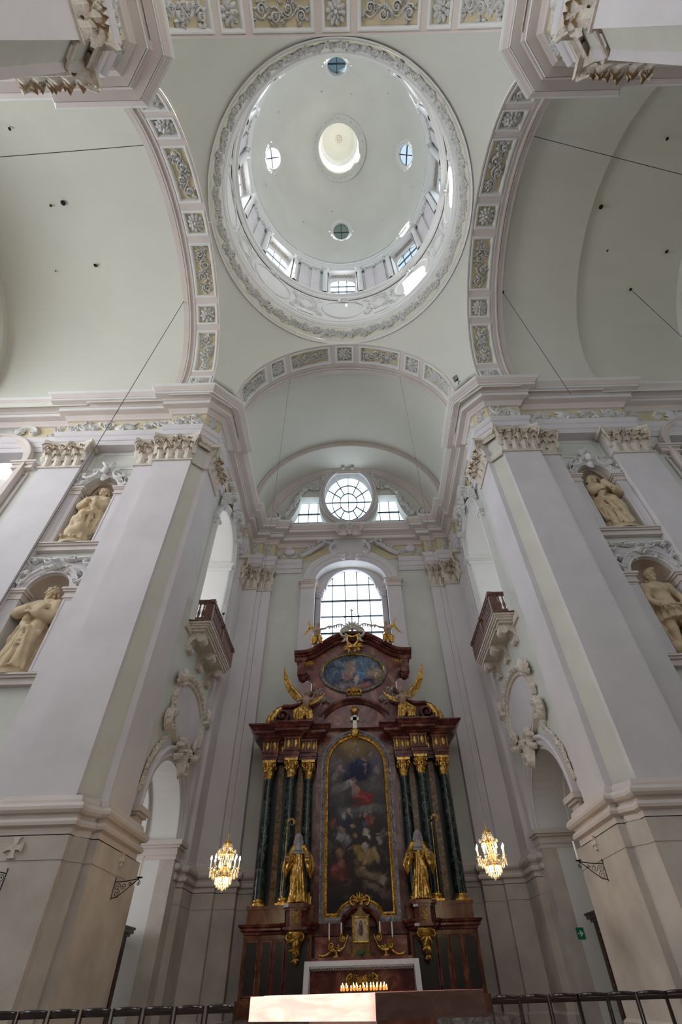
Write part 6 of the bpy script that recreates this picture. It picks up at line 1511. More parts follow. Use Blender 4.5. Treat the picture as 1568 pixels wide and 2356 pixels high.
def top_angel(sx, label, turn):
    o = empty('small_gilded_angel', (sx * 1.78, 22.1, 13.62), label, 'angel'); H = 1.45
    S = SDF((-.30, -.30, -.02), (.30, .22, .6), .0115)
    S.cone((0, .02, .40), (0, -.03, .28), .10, .12, .03); S.cone((-.05, -.04, .30), (-.08, -.18, .18), .08, .07, .03); S.cone((-.08, -.18, .18), (-.09, -.15, .0), .07, .06, .03, fold=(7, .16, 3, 2)); S.cone((.05, -.04, .30), (.09, -.17, .18), .08, .07, .03); S.cone((.09, -.17, .18), (.10, -.14, .0), .07, .06, .03, fold=(7, .16, 3, 2))
    for i in range(6): S.chain([(-.14 + .05 * i, -.05, .37), (-.15 + .055 * i, -.20, .25), (-.16 + .058 * i, -.23, .02)], [.012, .015, .014], .009)
    S.chain([(sx * .08, .02, .40), (sx * .2, .02, .25), (sx * .2, .0, .08)], [.06, .07, .05], .03, fold=(6, .2, 4, 0)); S.folds(lambda z: 0 * z, 8, .006, -.2, .45, 6.0, 1.0); S.mesh('drapery', M_GOLD, o, H)
    S = SDF((-.5, -.34, .30), (.5, .2, .98), .0105)
    S.cone((0, .02, .40), (0, -.01, .60), .08, .082, .03, (1.05, .8, 1)); S.cone((0, -.01, .66), (0, -.03, .74), .031, .029, .012); S.cone((-.07, -.01, .64), (.07, -.01, .64), .045, .045, .03)
    head(S, (0, -.04, .80), (0, -.1), turn, hair=16, s=1.1)
    arm(S, (-sx * .1, -.01, .645), (-sx * .24, -.06, .64), (-sx * .38, -.10, .70), (-sx * .9, -.1, .1), (0, 0, 1), r=(.036, .031, .022)); arm(S, (sx * .1, -.01, .645), (sx * .17, -.10, .54), (sx * .06, -.19, .48), (-sx * .6, -.5, 0), (0, 0, 1), r=(.036, .031, .022))
    S.mesh('figure', M_FLESH, o, H)
    mb = MB(); wing(mb, (sx * .12, .1, .95), sx, .62, .75, y=.05); wing(mb, (sx * .42, .12, 1.25), sx, .55, -1.1, y=.05); mb.build('wing', M_GOLD, o, local=True)
    # fringed garland held out towards the crest
    mb = MB(); mp = lambda u, v, d: (-sx * u, -.15 - d, v); pts = [(.5, 1.02), (.7, 1.0), (.9, 1.05), (1.12, 1.12), (1.3, 1.08)]
    stroke(mb, mp, pts, .06, .04, 0, False)
    for i in range(14): t = i / 13; u = .5 + .8 * t; leaf(mb, mp, u, 1.02 + .08 * t, -PI / 2 + .3 * math.sin(i * 3), .13 + .05 * (i % 3), .07, .03)
    mb.build('garland', M_SILVER, o, local=True)
    return o
top_angel(-1, 'small gilded garland angel on the altar pediment, on the organ pipe abbess side', .5)
top_angel(1, 'small gilded garland angel on the altar pediment, on the exit sign side', -.5)

# ------------------------------------------------------------------ in front of the altar
def thing(name, loc, label, cat, group=None): return empty(name, loc, label, cat, group)
def part(name, mat, parent, fn, T=None):
    mb = MB(T); fn(mb); return mb.build(name, mat, parent)
R = random.Random(123)
o = thing('altar_table', (0, 20.6, .48), 'dark red altar table with gilded front ornament below the icon, under a white lace cloth', 'table')
part('table_body', M_RED, o, lambda m: m.box(-1.62, 1.62, 20.32, 21.3, .48, 1.60))
part('table_top', M_RED, o, lambda m: m.box(-1.72, 1.72, 20.2, 21.4, 1.60, 1.70))
part('gilt_relief', M_GOLD, o, lambda m: (scrollwork(m, mapY(20.31), -.5, .5, 1.08, 1.42, R, .07), shell(m, mapY(20.31), 0, 1.2, .22, .1), cscroll(m, mapY(20.31), -.32, 1.26, .16, PI / 2, 1, .06, .1), cscroll(m, mapY(20.31), .32, 1.26, .16, PI / 2, -1, .06, .1)))
o = thing('altar_cloth', (0, 20.6, 1.70), 'white linen cloth with lace border hanging over the sides of the altar table', 'cloth')
def cloth(m):
    m.box(-1.76, 1.76, 20.15, 21.4, 1.702, 1.722)
    n = 80
    for i in range(n):
        x0, x1 = -1.76 + 3.52 * i / n, -1.76 + 3.52 * (i + 1) / n; f = lambda x: 20.14 - .012 * math.sin(x * 22)
        m.add([(x0, f(x0), 1.72), (x1, f(x1), 1.72), (x1, f(x1) - .01, 1.60), (x0, f(x0) - .01, 1.60)], [(0, 1, 2, 3)], True)
    for q in (-1, 1):
        for i in range(14):
            y0, y1 = 20.14 + 1.26 * i / 14, 20.14 + 1.26 * (i + 1) / 14; g = lambda y: q * (1.765 + .01 * math.sin(y * 25))
            m.add([(g(y0), y0, 1.72), (g(y1), y1, 1.72), (g(y1) + q * .03, y1, .95), (g(y0) + q * .03, y0, .95)], [(0, 1, 2, 3)], True)
        m.add([(q * 1.76, 20.135, 1.72), (q * 1.60, 20.13, 1.72), (q * 1.62, 20.12, .95), (q * 1.79, 20.12, .95)], [(0, 1, 2, 3)])
part('linen', M_CLOTH, o, cloth)
def lace(m):
    n = 64
    for i in range(n):
        x = -1.58 + 3.16 * (i + .5) / n; z = 1.60
        m.tube([(x - .022, 20.115, z), (x - .01, 20.112, z - .05), (x, 20.11, z - .075), (x + .01, 20.112, z - .05), (x + .022, 20.115, z)], .006, 4, cap=False)
        m.tube([(x - .022, 20.115, z - .03), (x + .022, 20.115, z - .03)], .005, 4, cap=False); m.blob((x, 20.112, z - .02), .009, .004, .012, 5, 3)
        m.tube([(x, 20.112, z - .07), (x + .02, 20.112, z - .10), (x + .044, 20.112, z - .07)], .005, 4, cap=False)
    for q in (-1, 1):
        for i in range(16):
            z = 1.5 - i * .035; m.tube([(q * 1.60, 20.11, z), (q * 1.57, 20.108, z - .017), (q * 1.60, 20.11, z - .035)], .006, 4, cap=False)
k = part('lace_border', M_CLOTH, o, lace); k['kind'] = 'stuff'

# icon in a gilt shrine
o = thing('icon', (0, 22.15, 1.86), 'small framed icon with gold ground on a stepped pedestal between two candelabra', 'icon')
part('pedestal', M_BRONZM, o, lambda m: (m.prism([(-.46, 22.5), (-.46, 22.15), (-.34, 21.95), (.34, 21.95), (.46, 22.15), (.46, 22.5)], 1.86, 1.94), m.prism([(-.36, 22.45), (-.36, 22.12), (-.27, 22.0), (.27, 22.0), (.36, 22.12), (.36, 22.45)], 1.94, 2.14), m.box(-.33, .33, 22.0, 22.4, 2.14, 2.18)))
part('shrine', M_BRONZM, o, lambda m: (m.box(-.31, .31, 22.1, 22.4, 2.18, 2.92), m.prism([(-.34, 22.06), (.34, 22.06), (.34, 22.4), (-.34, 22.4)], 2.92, 2.96), m.lathe([(.28, 2.96), (.20, 3.02), (.10, 3.10), (.07, 3.18), (.01, 3.2)], (0, 22.2, 0), 12, sy=.5)))
part('picture_frame', M_GOLD, o, lambda m: m.frame(rect(-.22, .22, 2.26, 2.86), [(0, .0), (0, .03), (.03, .045), (.06, .03), (.075, 0)], mapY(22.1)))
ST3 = [(.5, .5, .20, .42, 0, (.10, .06, .09), .2), (.52, .78, .11, .16, 0, (.06, .06, .12), .2), (.52, .75, .06, .09, 0, (.42, .27, .17), .25), (.45, .42, .14, .28, .2, (.20, .06, .05), .25), (.36, .58, .07, .09, 0, (.42, .28, .18), .25), (.35, .42, .1, .16, .3, (.22, .20, .08), .3), (.14, .80, .05, .1, 0, (.30, .16, .12), .3), (.86, .80, .05, .1, 0, (.30, .16, .12), .3)]
paint_surface('picture', o, lambda x: 2.26, lambda x: 2.86, -.22, .22, mapY(22.09), 50, 70, [(0, (.50, .40, .24)), (1, (.58, .48, .30))], ST3, 2)
o = thing('altar_plant', (0, 21.93, 1.86), 'tiny green leafy sprig standing in front of the icon pedestal', 'plant')
part('leaves', M_LEAFG, o, lambda m: [leaf(m, mapY(21.93), 0, 1.87, PI / 2 + .5 * math.sin(i * 2.4) * 2, .16 + .03 * (i % 3), .06, .03, .3) for i in range(9)])
part('pot', M_DWOOD, o, lambda m: m.lathe([(.05, 1.86), (.06, 1.92), (.01, 1.92)], (0, 21.935, 0), 8))
for q, nm in ((-1, 'below the abbess with organ pipes'), (1, 'below the abbess without organ pipes')):
    o = thing('candelabrum', (q * .95, 22.15, 1.86), 'low gilded scroll candelabrum for two candles beside the icon, ' + nm, 'candelabrum')
    def arms(m):
        mp = mapY(22.1)
        m.tube([(q * (.45 + .0), 22.1, 2.42), (q * .50, 22.1, 2.30), (q * .58, 22.1, 2.12), (q * .72, 22.1, 2.03), (q * .9, 22.1, 2.02), (q * 1.02, 22.1, 2.10), (q * 1.12, 22.1, 2.16)], [.03, .04, .045, .05, .05, .045, .035], 7)
        m.tube([(q * .98, 22.1, 2.12), (q * 1.08, 22.1, 1.98), (q * 1.25, 22.1, 1.90), (q * 1.42, 22.1, 1.91), (q * 1.5, 22.1, 1.96)], [.045, .05, .05, .04, .02], 7)
        m.lathe([(.02, 1.86), (.14, 1.86), (.12, 1.9), (.05, 1.94), (.04, 2.03)], (q * .85, 22.1, 0), 10)
    part('arm', M_GOLD, o, arms)
    part('scroll', M_GOLD, o, lambda m: (spiral(m, mapY(22.06), q * 1.02, 2.14, .14, 1.6, 0, q, .05, .07), spiral(m, mapY(22.06), q * .62, 2.34, .12, 1.5, PI / 2, -q, .05, .07), spray(m, mapY(22.06), q * .8, 2.06, PI / 2, 5, .14, .05, R)))
    for x, zb in ((.675, 2.48), (1.10, 2.33)):
        part('candle_cup', M_GOLD, o, lambda m: m.lathe([(.02, zb - .08), (.06, zb - .03), (.05, zb - .01), (.075, zb + .01), (.01, zb + .01)], (q * x, 22.1, 0), 10))
    for x, zb, zt, w in ((.675, 2.49, 2.76, 'shorter white altar candle nearer the icon, '), (1.10, 2.34, 2.75, 'taller white altar candle farther from the icon, ')):
        c = thing('altar_candle', (q * x, 22.1, zb), w + nm, 'candle', 'candles beside the icon')
        part('wax', M_WAX, c, lambda m: m.lathe([(.026, zb), (.026, zt), (.012, zt + .006), (.003, zt + .004)], (q * x, 22.1, 0), 10)); part('wick', M_IRON, c, lambda m: m.tube([(q * x, 22.1, zt), (q * x, 22.1, zt + .03)], .004, 4))

# votive lights on a low stand before the altar table
o = thing('votive_stand', (0, 18.9, .16), 'dark iron stand carrying rows of votive lights before the altar table', 'stand')
part('rack', M_IRON, o, lambda m: (m.box(-.66, .74, 18.72, 18.86, 1.035, 1.05), m.box(-.66, .74, 18.92, 19.06, 1.085, 1.10), m.tube([(-.64, 18.8, 1.03), (-.64, 19.0, 1.08)], .012, 5), m.tube([(.72, 18.8, 1.03), (.72, 19.0, 1.08)], .012, 5)))
for x in (-.6, .68): part('leg', M_IRON, o, lambda m: m.tube([(x, 18.9, .16), (x, 18.9, 1.05)], .015, 6))
def votive():
    o = thing('votive_light', (0, 0, 0), 'small burning votive light in a red glass on the stand before the altar table', 'candle', 'votive lights')
    mb = MB(); mb.lathe([(.025, 0), (.034, .03), (.034, .055), (.028, .056)], (0, 0, 0), 10); mb.build('glass_cup', M_VCUP, o, local=True)
    mb = MB(); mb.lathe([(.026, .04), (.026, .062), (.01, .064)], (0, 0, 0), 8); mb.build('wax', M_WAX, o, local=True)
    mb = MB(); mb.lathe([(.004, .066), (.015, .078), (.013, .092), (.002, .118)], (0, 0, 0), 8); mb.build('flame', M_VOTIVE, o, local=True)
    return o
v0 = votive(); first = True
for row, (y, z, n) in enumerate(((18.79, 1.05, 15), (18.99, 1.10, 13))):
    for i in range(n):
        x = -.60 + 1.28 * (i + .5 * row) / (n - 1 + .5 * row) * (.95 if row else 1) + R.uniform(-.012, .012)
        if row and i in (2, 5): continue
        v = v0 if first else copy_tree(v0); first = False; v['label'] = 'small burning votive light in red glass, %s row of the votive stand' % ('raised rear' if row else 'lower front'); v['group'] = 'votive lights, %s row' % ('rear' if row else 'front'); v.location = (x, y + R.uniform(-.02, .02), z)

# celebration altar: hexagonal wooden slab on a central block; two of its edges show
o = thing('celebration_altar', (0.15, 7.1, 0), 'polished brown wooden altar slab low in front, one edge in bright sunlight, one in shade', 'altar')
hexa = [(.085, 5.98), (1.21, 6.90), (1.26, 8.0), (.15, 8.75), (-1.05, 7.9), (-1.14, 6.76)]
part('slab', M_ALTAR, o, lambda m: m.prism(hexa, .862, 1.033))
part('slab_inlay', M_BWOOD, o, lambda m: m.prism([(.12 + (x - .12) * .9, 7.3 + (y - 7.3) * .9) for x, y in hexa], 1.033, 1.036))
part('block', M_BWOOD, o, lambda m: m.prism([(.13 + (x - .13) * .55, 7.3 + (y - 7.3) * .55) for x, y in hexa], 0, .862))

# chairs
def chair():
    o = thing('chair', (0, 0, 0), 'dark chair', 'chair')
    def band(m):
        n = 10; pts = []
        for i in range(n + 1):
            t = -1 + 2 * i / n; pts.append((t * .245, .05 - .05 * t * t + 0.0))
        vs = []
        for (x, y) in pts:
            zt = .952 - .018 * (x / .245) ** 2 * 1.0; vs += [(x, -y, .842), (x, -y, zt - .012), (x, -y + .009, zt), (x, -y + .018, zt - .012), (x, -y + .02, .842)]
        fs = [(i * 5 + j, i * 5 + (j + 1) % 5, i * 5 + 5 + (j + 1) % 5, i * 5 + 5 + j) for i in range(n) for j in range(5)] + [(0, 1, 2, 3, 4), tuple(5 * n + 4 - j for j in range(5))]
        m.add(vs, fs, True)
    T = lambda p: (p[0] * .94, p[1], p[2])
    mb = MB(T); band(mb); mb.build('backrest', M_CHAIR, o, local=True)
    mb = MB(T); mb.prism([(-.22, .02), (.22, .02), (.23, .44), (-.23, .44)], .43, .455); mb.build('seat', M_CHAIR, o, local=True)
    for q in (-1, 1):
        mb = MB(T); mb.tube([(q * .235, .0, 0), (q * .235, .01, .45), (q * .238, -.012, .935)], .017, 8); mb.build('leg', M_CHAIR, o, local=True)
        mb = MB(T); mb.tube([(q * .225, .43, 0), (q * .225, .42, .44)], .013, 8); mb.build('leg', M_STEEL, o, local=True)
    mb = MB(T); mb.tube([(-.23, .02, .40), (.23, .02, .40)], .010, 6); mb.build('stretcher', M_STEEL, o, local=True)
    return o
ch0 = chair(); used = False
ords = ['first', 'second', 'third', 'fourth', 'fifth', 'sixth', 'seventh', 'eighth', 'ninth', 'tenth']
for s, xs, grp in ((-1, [-2.35 - .515 * i for i in range(8)], 'chairs before the pier with the left-turned prophet'), (1, [2.32 + .485 * i for i in range(8)], 'chairs before the pier with the exit sign')):
    for i, x in enumerate(xs):
        c = copy_tree(ch0) if used else ch0; used = True
        c.location = (x, 11.3 + R.uniform(-.015, .015), 0); c.rotation_euler = (0, 0, R.uniform(-.03, .03))
        c['label'] = '%s dark chair from the altar slab in the %s row' % (ords[i], 'shaded western' if s < 0 else 'glinting eastern')
        c['group'] = 'chairs in the %s row' % ('western' if s < 0 else 'eastern')

# chandeliers
def chandelier(x, y, zb, label):
    zt = 29.3; o = thing('chandelier', (x, y, zb), label, 'chandelier')
    Z = lambda z: zb + z
    part('cable', M_ROPEM, o, lambda m: m.tube([(x, y, Z(1.22)), (x, y, 28.9)], .009, 5))
    part('stem', M_GOLD, o, lambda m: m.lathe([(.01, .20), (.03, .24), (.025, .42), (.06, .50), (.03, .6), (.025, .75), (.06, .8), (.03, .86), (.025, 1.0), (.07, 1.02), (.02, 1.08), (.012, 1.25)], (x, y, zb), 10))
    part('crown', M_GOLD, o, lambda m: (m.lathe([(.10, 1.0), (.115, 1.03), (.10, 1.05)], (x, y, zb), 14), m.lathe([(.19, .76), (.205, .78), (.19, .8)], (x, y, zb), 18), m.lathe([(.20, .27), (.215, .29), (.2, .31)], (x, y, zb), 18)))
    for k in range(8):
        a = 2 * PI * k / 8 + .25; ca, sa = math.cos(a), math.sin(a)
        ar = part('arm', M_GOLD, o, lambda m: m.tube([(x + r * ca, y + r * sa, Z(z)) for r, z in ((.04, .52), (.12, .42), (.22, .36), (.32, .38), (.37, .44))], .011, 5))
        part('drip_pan', M_CRYS, o, lambda m: m.lathe([(.01, .43), (.055, .45), (.065, .47), (.02, .46)], (x + .37 * ca, y + .37 * sa, zb), 8))
        part('candle', M_WAX, o, lambda m: m.lathe([(.013, .46), (.013, .63), (.004, .635)], (x + .37 * ca, y + .37 * sa, zb), 6))
        part('flame_bulb', M_FLAME, o, lambda m: m.lathe([(.004, .632), (.024, .655), (.022, .685), (.003, .735)], (x + .37 * ca, y + .37 * sa, zb), 8))
    def drops(m):
        def drop(px, py, pz, l, w):
            m.add([(px, py, pz), (px + w, py, pz - l * .6), (px, py + w, pz - l * .6), (px - w, py, pz - l * .6), (px, py - w, pz - l * .6), (px, py, pz - l)], [(0, 1, 2), (0, 2, 3), (0, 3, 4), (0, 4, 1), (5, 2, 1), (5, 3, 2), (5, 4, 3), (5, 1, 4)])
        for r, z, n, l in ((.11, 1.02, 12, .16), (.20, .78, 18, .13), (.16, .62, 14, .14), (.37, .44, 24, .16), (.30, .38, 20, .14), (.21, .28, 22, .15), (.16, .2, 16, .13), (.10, .14, 10, .12), (.02, .10, 3, .1)):
            for k in range(n): a = 2 * PI * k / n + z * 5; drop(x + r * math.cos(a), y + r * math.sin(a), Z(z) + R.uniform(-.01, .01), l * 1.1, .019)
        for k in range(8):           # strings of beads from crown to rim
            a = 2 * PI * k / 8
            for j in range(9):
                t = j / 8; r = .11 + .1 * t + .02 * math.sin(PI * t); m.blob((x + r * math.cos(a), y + r * math.sin(a), Z(1.0 - .24 * t - .05 * math.sin(PI * t))), .011, .011, .014, 5, 3)
                r = .20 + .0 * t - .06 * math.sin(PI * t); m.blob((x + r * math.cos(a + .3), y + r * math.sin(a + .3), Z(.78 - .48 * t)), .011, .011, .014, 5, 3)
        drop(x, y, Z(.07), .12, .03)
        for k in range(6): a = k; m.blob((x + .23 * math.cos(a), y + .23 * math.sin(a), Z(.83)), .03, .03, .05, 6, 4)
    d = part('crystal_drops', M_CRYS, o, drops); d['kind'] = 'stuff'
    for q in (-1, 1): part('lamp_bulb', M_BULB, o, lambda m: m.blob((x + q * .085, y - .08, Z(.20)), .06, .05, .075, 10, 7))
    L = lamp('chandelier_light', 'POINT', (x, y, Z(.55)), None, 55, (1.0, .76, .45), shadow_soft_size=.25); L.parent = o; L.location = (0, 0, .55)
    return o
chandelier(-3.56, 15.5, 2.95, 'lit crystal chandelier with candle bulbs hanging on the organ pipe abbess side of the altar')
chandelier(3.52, 15.5, 3.02, 'lit crystal chandelier with candle bulbs hanging on the exit sign side of the altar')

# wrought iron candle brackets and consecration crosses
def bracket(T, label, base, cand_label, dirn=1):
    o = thing('candle_bracket', T((0, 0, 0)), label, 'bracket')
    mp = lambda u, v, d: T((u, d, v))
    part('wall_bar', M_IRON, o, lambda m: m.tube([T((.0, 0, -.24)), T((.0, 0, .20)), T((.02, 0, .24))], .014, 6))
    part('arm_bar', M_IRON, o, lambda m: (m.tube([T((0, 0, .14)), T((.30, 0, .155)), T((.62, 0, .20))], .011, 6), m.tube([T((0, 0, -.2)), T((.15, 0, -.18)), T((.32, 0, -.05)), T((.5, 0, .1)), T((.62, 0, .19))], .011, 6)))
    def scr(m):
        def sp(u, v, r, a0, sg):
            m.tube([T((u + r * (1 - .8 * i / 16) * math.cos(a0 + sg * 1.5 * 2 * PI * i / 16), 0, v + r * (1 - .8 * i / 16) * math.sin(a0 + sg * 1.5 * 2 * PI * i / 16))) for i in range(17)], .007, 4)
        sp(.10, .04, .085, 0, 1); sp(.12, -.10, .08, PI / 2, -1); sp(.27, .05, .075, PI, 1); sp(.42, .10, .045, 0, -1); sp(.64, .10, .055, PI / 2, -1)
        m.tube([T((.62, 0, .2)), T((.66, 0, .14)), T((.62, 0, .06))], .008, 5)
    part('scroll', M_IRON, o, scr)
    c0 = T((.64, 0, .20)); part('drip_pan', M_IRON, o, lambda m: m.lathe([(.015, 0), (.075, .02), (.085, .035), (.02, .03)], c0, 12))
    c = thing('wall_candle', (c0[0], c0[1], c0[2] + .03), cand_label, 'candle')
    part('wax', M_WAX, c, lambda m: m.lathe([(.03, .03), (.028, .46), (.01, .468)], c0, 10)); part('wick', M_IRON, c, lambda m: m.tube([(c0[0], c0[1], c0[2] + .46), (c0[0], c0[1], c0[2] + .5)], .005, 4))
bracket(lambda p: (-6.585 + p[0], 16.0 + p[1], 3.12 + p[2]), 'black wrought iron scroll bracket on the pier beside the altar, organ pipe abbess side', 0, 'white candle on the scroll bracket at the doorway opposite the exit sign')
bracket(lambda p: (6.585 - p[0], 15.9 + p[1], 3.18 + p[2]), 'black wrought iron scroll bracket on the pier beside the exit sign doorway', 0, 'white candle on the scroll bracket beside the exit sign doorway')
bracket(lambda p: (-8.22 - p[0] * .36 + p[1], 13.67 - p[0] * .9, 3.02 + p[2]), 'black wrought iron bracket cut by the picture edge under the large stone cross', 0, 'white candle at the picture edge beside the large stone cross')
def cross(mp, loc, label, s):
    o = thing('wall_cross', loc, label, 'cross')
    mb = MB(); a, b = .055 * s, .12 * s; L = .26 * s
    arm4 = []
    for k in range(4):
        c, s_ = math.cos(k * PI / 2), math.sin(k * PI / 2)
        for p in ((a, -a), (L * .7, -a * 1.2), (L, -b), (L * 1.02, 0), (L, b), (L * .7, a * 1.2)): arm4.append((p[0] * c - p[1] * s_, p[0] * s_ + p[1] * c))
    mb.panel(arm4, [], mp, .06, .06); w = wloc(o); mb.build('cross_relief', M_CAPT, o)
cross(lambda u, v, d: (-8.26 + u, 13.67 - d, 3.66 + v), (-8.26, 13.67, 3.66), 'splayed plaster cross on the wide pier face under the bearded prophet', .82)
cross(lambda u, v, d: (-6.585 + d, 16.0 - .0 + u * .9 - .0, 3.76 + v), (-6.585, 16.0, 3.76), 'splayed plaster cross above the candle bracket, organ pipe abbess side', .62)
cross(lambda u, v, d: (6.585 - d, 15.95 + u * .9, 3.80 + v), (6.585, 15.95, 3.80), 'splayed plaster cross above the candle bracket of the exit sign doorway', .62)

# balconies
def balcony(sx, label):
    T = tf(sx); o = thing('balcony', T((6.6, 19.8, 11.4)), label, 'balcony'); X0, X1, Y0, Y1 = 6.07, 7.05, 17.62, 22.0
    def slab(m):
        for d, a, b in ((.0, 12.34, 12.44), (.06, 12.26, 12.34), (.12, 12.16, 12.26), (.2, 12.06, 12.16)): m.box(X0 + d + .02, X1, Y0 + d + .05, Y1 - d, a, b)
        m.box(6.9, 7.05, 17.3, 22.3, 11.95, 12.2)
    part('slab', M_CAPT, o, slab, T)
    for y in (18.25, 19.85, 21.45):
        def con(m):
            mp = lambda u, v, d: (7.02 - u, y - d, v)
            pts = [(.0, 11.05), (.06, 11.25), (.10, 11.5), (.22, 11.72), (.42, 11.86), (.62, 11.95), (.7, 12.06), (0, 12.08)]
            m.panel(pts, [], mp, .42, .21)
            for q in (-1, 1):
                mq = lambda u, v, d: (7.02 - u, y + q * (.21 + d), v)
                spiral(m, mq, .55, 11.86, .19, 1.6, PI / 2, -1, .06, .035); spiral(m, mq, .13, 11.38, .14, 1.5, 0, 1, .05, .035)
            m.tube([(7.02 - .56, y - .24, 11.84), (7.02 - .56, y + .24, 11.84)], .2, 12); m.tube([(7.02 - .12, y - .23, 11.36), (7.02 - .12, y + .23, 11.36)], .13, 10)
        part('console', M_CAPT, o, con, T)
    for y0, y1 in ((18.5, 19.6), (20.1, 21.2)):
        part('soffit_panel', M_CAPT, o, lambda m: m.frame(rect(6.35, 6.85, y0, y1), [(0, 0), (0, .03), (.05, .03), (.07, .06), (.12, .06), (.14, 0)], lambda u, v, d: (u, v, 12.06 - d)), T)
    # balustrade
    def rail(m):
        for a, b, d in ((13.32, 13.40, .0), (13.40, 13.46, .03)): m.box(X0 - d, X0 + .13 + d, Y0 + .129 + d, Y1 + d, a, b); m.box(X0 - d - .001, X1, Y0 - d, Y0 + .13 + d, a, b + .001)
        for y in (Y0, 19.7, Y1 - .13): m.box(X0 - .05, X0 + .17, y - .05, y + .2, 13.30, 13.47)
    part('hand_rail', M_BALW, o, rail, T)
    part('bottom_rail', M_BALW, o, lambda m: (m.box(X0, X0 + .14, Y0 + .139, Y1, 12.44, 12.58), m.box(X0 - .001, X1, Y0, Y0 + .14, 12.439, 12.581)), T)
    for x, y in ((X0, Y0), (X0, 19.7), (X0, Y1 - .15)): part('post', M_BALW, o, lambda m: (m.box(x - .004, x + .155, y - .004, y + .16, 12.57, 13.34),), T)
    part('side_post', M_BALW, o, lambda m: (m.box(X0 + .13, X0 + .36, Y0 + .02, Y0 + .12, 12.5, 13.34)), T)
    bp = [(.055, 12.56), (.058, 12.62), (.035, 12.66), (.06, 12.78), (.068, 12.86), (.045, 12.98), (.024, 13.08), (.045, 13.14), (.028, 13.18), (.04, 13.24), (.055, 13.32)]
    mb = MB(); mb.lathe(bp, (0, 0, 0), 10); me = mesh_of(mb, M_BALW)
    spots = [(6.50, Y0 + .07), (6.68, Y0 + .07), (6.86, Y0 + .07)] + [(X0 + .07, 17.95 + .2 * i) for i in range(8)] + [(X0 + .07, 20.05 + .2 * i) for i in range(9)]
    for x, y in spots: place_copy(me, 'baluster', o, Matrix.Translation(T((x, y, 0))))
    return o
balcony(-1, 'balcony with brown wooden balustrade on scroll consoles, a white candle fixed at its rail')
balcony(1, 'balcony with brown wooden balustrade on scroll consoles, above the exit sign doorway')
o = thing('rail_candle', (-5.96, 18.86, 13.47), 'white candle on a thin holder at the balcony rail', 'candle')
part('holder', M_IRON, o, lambda m: (m.tube([(-6.08, 18.86, 13.2), (-5.96, 18.86, 13.25), (-5.96, 18.86, 13.5)], .012, 5), m.lathe([(.01, 13.5), (.06, 13.53), (.05, 13.58), (.01, 13.58)], (-5.96, 18.86, 0), 8)))
part('wax', M_WAX, o, lambda m: m.lathe([(.032, 13.58), (.03, 14.03), (.01, 14.04)], (-5.96, 18.86, 0), 8))

# escape sign: white arrow on green
o = thing('exit_sign', (7.43, 21.58, 2.25), 'square green escape sign with a white arrow inside the doorway', 'sign')
part('plate', M_SIGN, o, lambda m: m.box(7.30, 7.56, 21.575, 21.595, 2.10, 2.40))
part('arrow', M_SIGNW, o, lambda m: m.panel([(7.335, 2.235), (7.43, 2.235), (7.395, 2.17), (7.43, 2.17), (7.53, 2.25), (7.43, 2.33), (7.395, 2.33), (7.43, 2.265), (7.335, 2.265)], [], mapY(21.575), .003, .004))

# floodlight on the cornice
o = thing('floodlight', (5.95, 13.1, 23.7), 'small grey floodlight on a bracket standing on the cornice corner', 'lamp')
part('housing', M_LAMP, o, lambda m: m.add([(5.74, 12.98, 24.16), (6.0, 12.92, 24.36), (6.06, 12.98, 24.12), (5.82, 13.04, 23.92), (5.80, 13.14, 24.20), (6.05, 13.08, 24.38), (6.11, 13.12, 24.16), (5.86, 13.2, 23.98)], [(0, 1, 2, 3), (7, 6, 5, 4), (0, 4, 5, 1), (1, 5, 6, 2), (2, 6, 7, 3), (3, 7, 4, 0)]))
part('bracket', M_IRON, o, lambda m: (m.tube([(5.95, 13.06, 24.1), (6.08, 13.12, 23.95), (5.98, 13.1, 23.66)], .022, 5), m.tube([(6.08, 13.12, 23.95), (6.16, 13.12, 24.02)], .02, 5)))

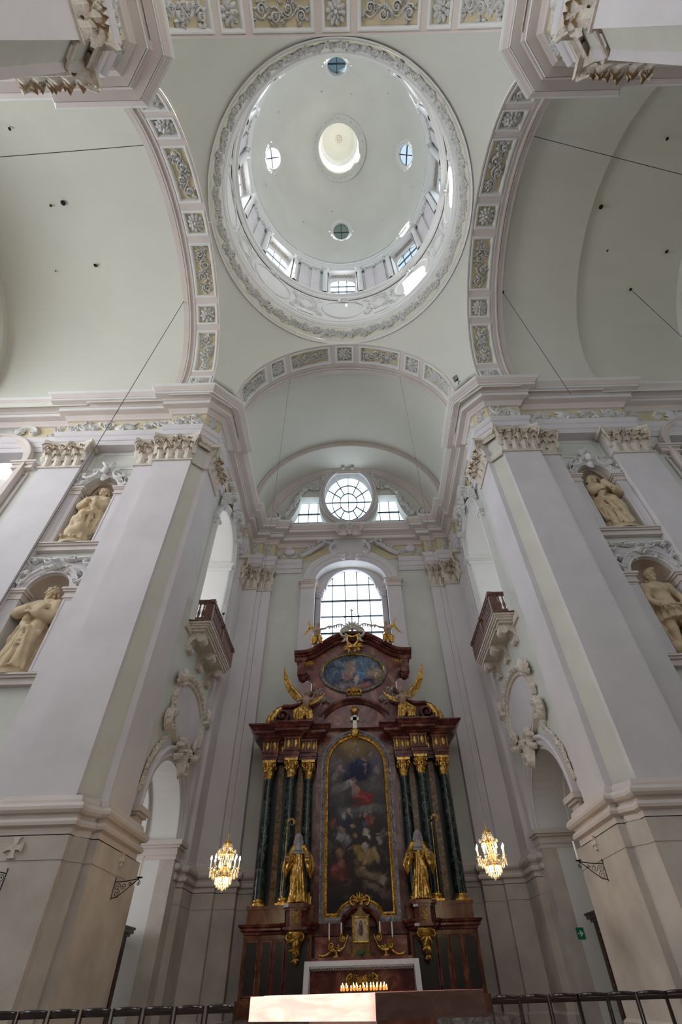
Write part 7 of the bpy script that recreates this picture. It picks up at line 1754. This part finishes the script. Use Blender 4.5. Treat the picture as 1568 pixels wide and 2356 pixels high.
# thin stay cables hung across the vaults
def cable(name_label, a, b):
    o = thing('stay_cable', a, name_label, 'cable')
    part('rope', M_ROPE, o, lambda m: m.tube([tuple(Vector(a).lerp(Vector(b), i / 8) - Vector((0, 0, .10 * math.sin(PI * i / 8)))) for i in range(9)], .016, 5))
    part('anchor', M_DARK, o, lambda m: m.blob(a, .09, .09, .06, 8, 5))
cyl = lambda x, t, R_=6.3: (x, YC + R_ * math.cos(rad(t)), ZC + R_ * math.sin(rad(t)))
def hang(x, t, px, label, top_only=None):
    a = cyl(x, t); cable(label, a, px)
hang(-9.02, 123.3, (-16.2, 3.2, 24.5), 'thin cable slanting over the pale vault above the western row, farther from the altar')
hang(-9.02, 55.8, (-12.1, 13.6, 8.0), 'thin cable dropping from the pale vault past both stone statues of the prophet wall')
hang(9.12, 123.4, (17.5, 5.0, 26.5), 'thin cable slanting across the brownish vault, farther from the altar')
hang(9.2, 54.7, (10.9, 12.4, 21.2), 'thin cable dropping from the brownish vault edge down to the cornice')
hang(16.6, 54.5, (19.5, 12.6, 24.0), 'short thin cable at the picture edge of the brownish vault')
# anchor holes in the vaults
for s, lst in ((-1, ((-12.0, 121, .07), (-14.9, 131, .07), (-15.2, 98, .07), (-14.5, 99, .13), (-11.2, 96, .06), (-13.9, 72, .1), (-12.9, 73, .05), (-16.2, 70, .05))), (1, ((9.1, 89, .08), (15.8, 120, .08), (14.0, 92, .12), (18.4, 72, .1), (11.6, 72, .05), (13.1, 73, .06), (15.0, 73, .06)))):
    for x, t, r in lst:
        p = cyl(s * abs(x), t, 6.40); mb = MB(); mb.blob(p, r, r, r * .6, 8, 4); q = mb.build('vault_hole', M_DARK if r > .055 else M_ROPE, bpy.data.objects['ceiling_left' if s < 0 else 'ceiling_right'])
# dark wooden confessionals in the door passages
for sx, lab in ((-1, 'dark wooden confessional with projecting cornice in the doorway opposite the exit sign'), (1, 'dark wooden confessional with projecting cornice in the exit sign doorway')):
    T = tf(sx); o = thing('confessional', T((8.2, 19.0, 0)), lab, 'confessional')
    part('carcass', M_DWOOD, o, lambda m: m.box(7.72, 8.9, 17.5, 20.92, 0, 2.52), T)
    part('cornice', M_DWOOD, o, lambda m: (m.box(7.66, 8.95, 17.45, 21.0, 2.48, 2.56), m.box(7.60, 9.0, 17.42, 21.12, 2.56, 2.66), m.box(7.58, 9.0, 17.4, 21.2, 2.66, 2.72)), T)
    for y in (17.75, 18.8, 19.85): part('door_panel', M_BWOOD, o, lambda m: m.frame(rect(y, y + .75, .3, 2.2), [(0, 0), (0, .02), (.05, .03), (.06, 0)], mapX(7.72)), T)
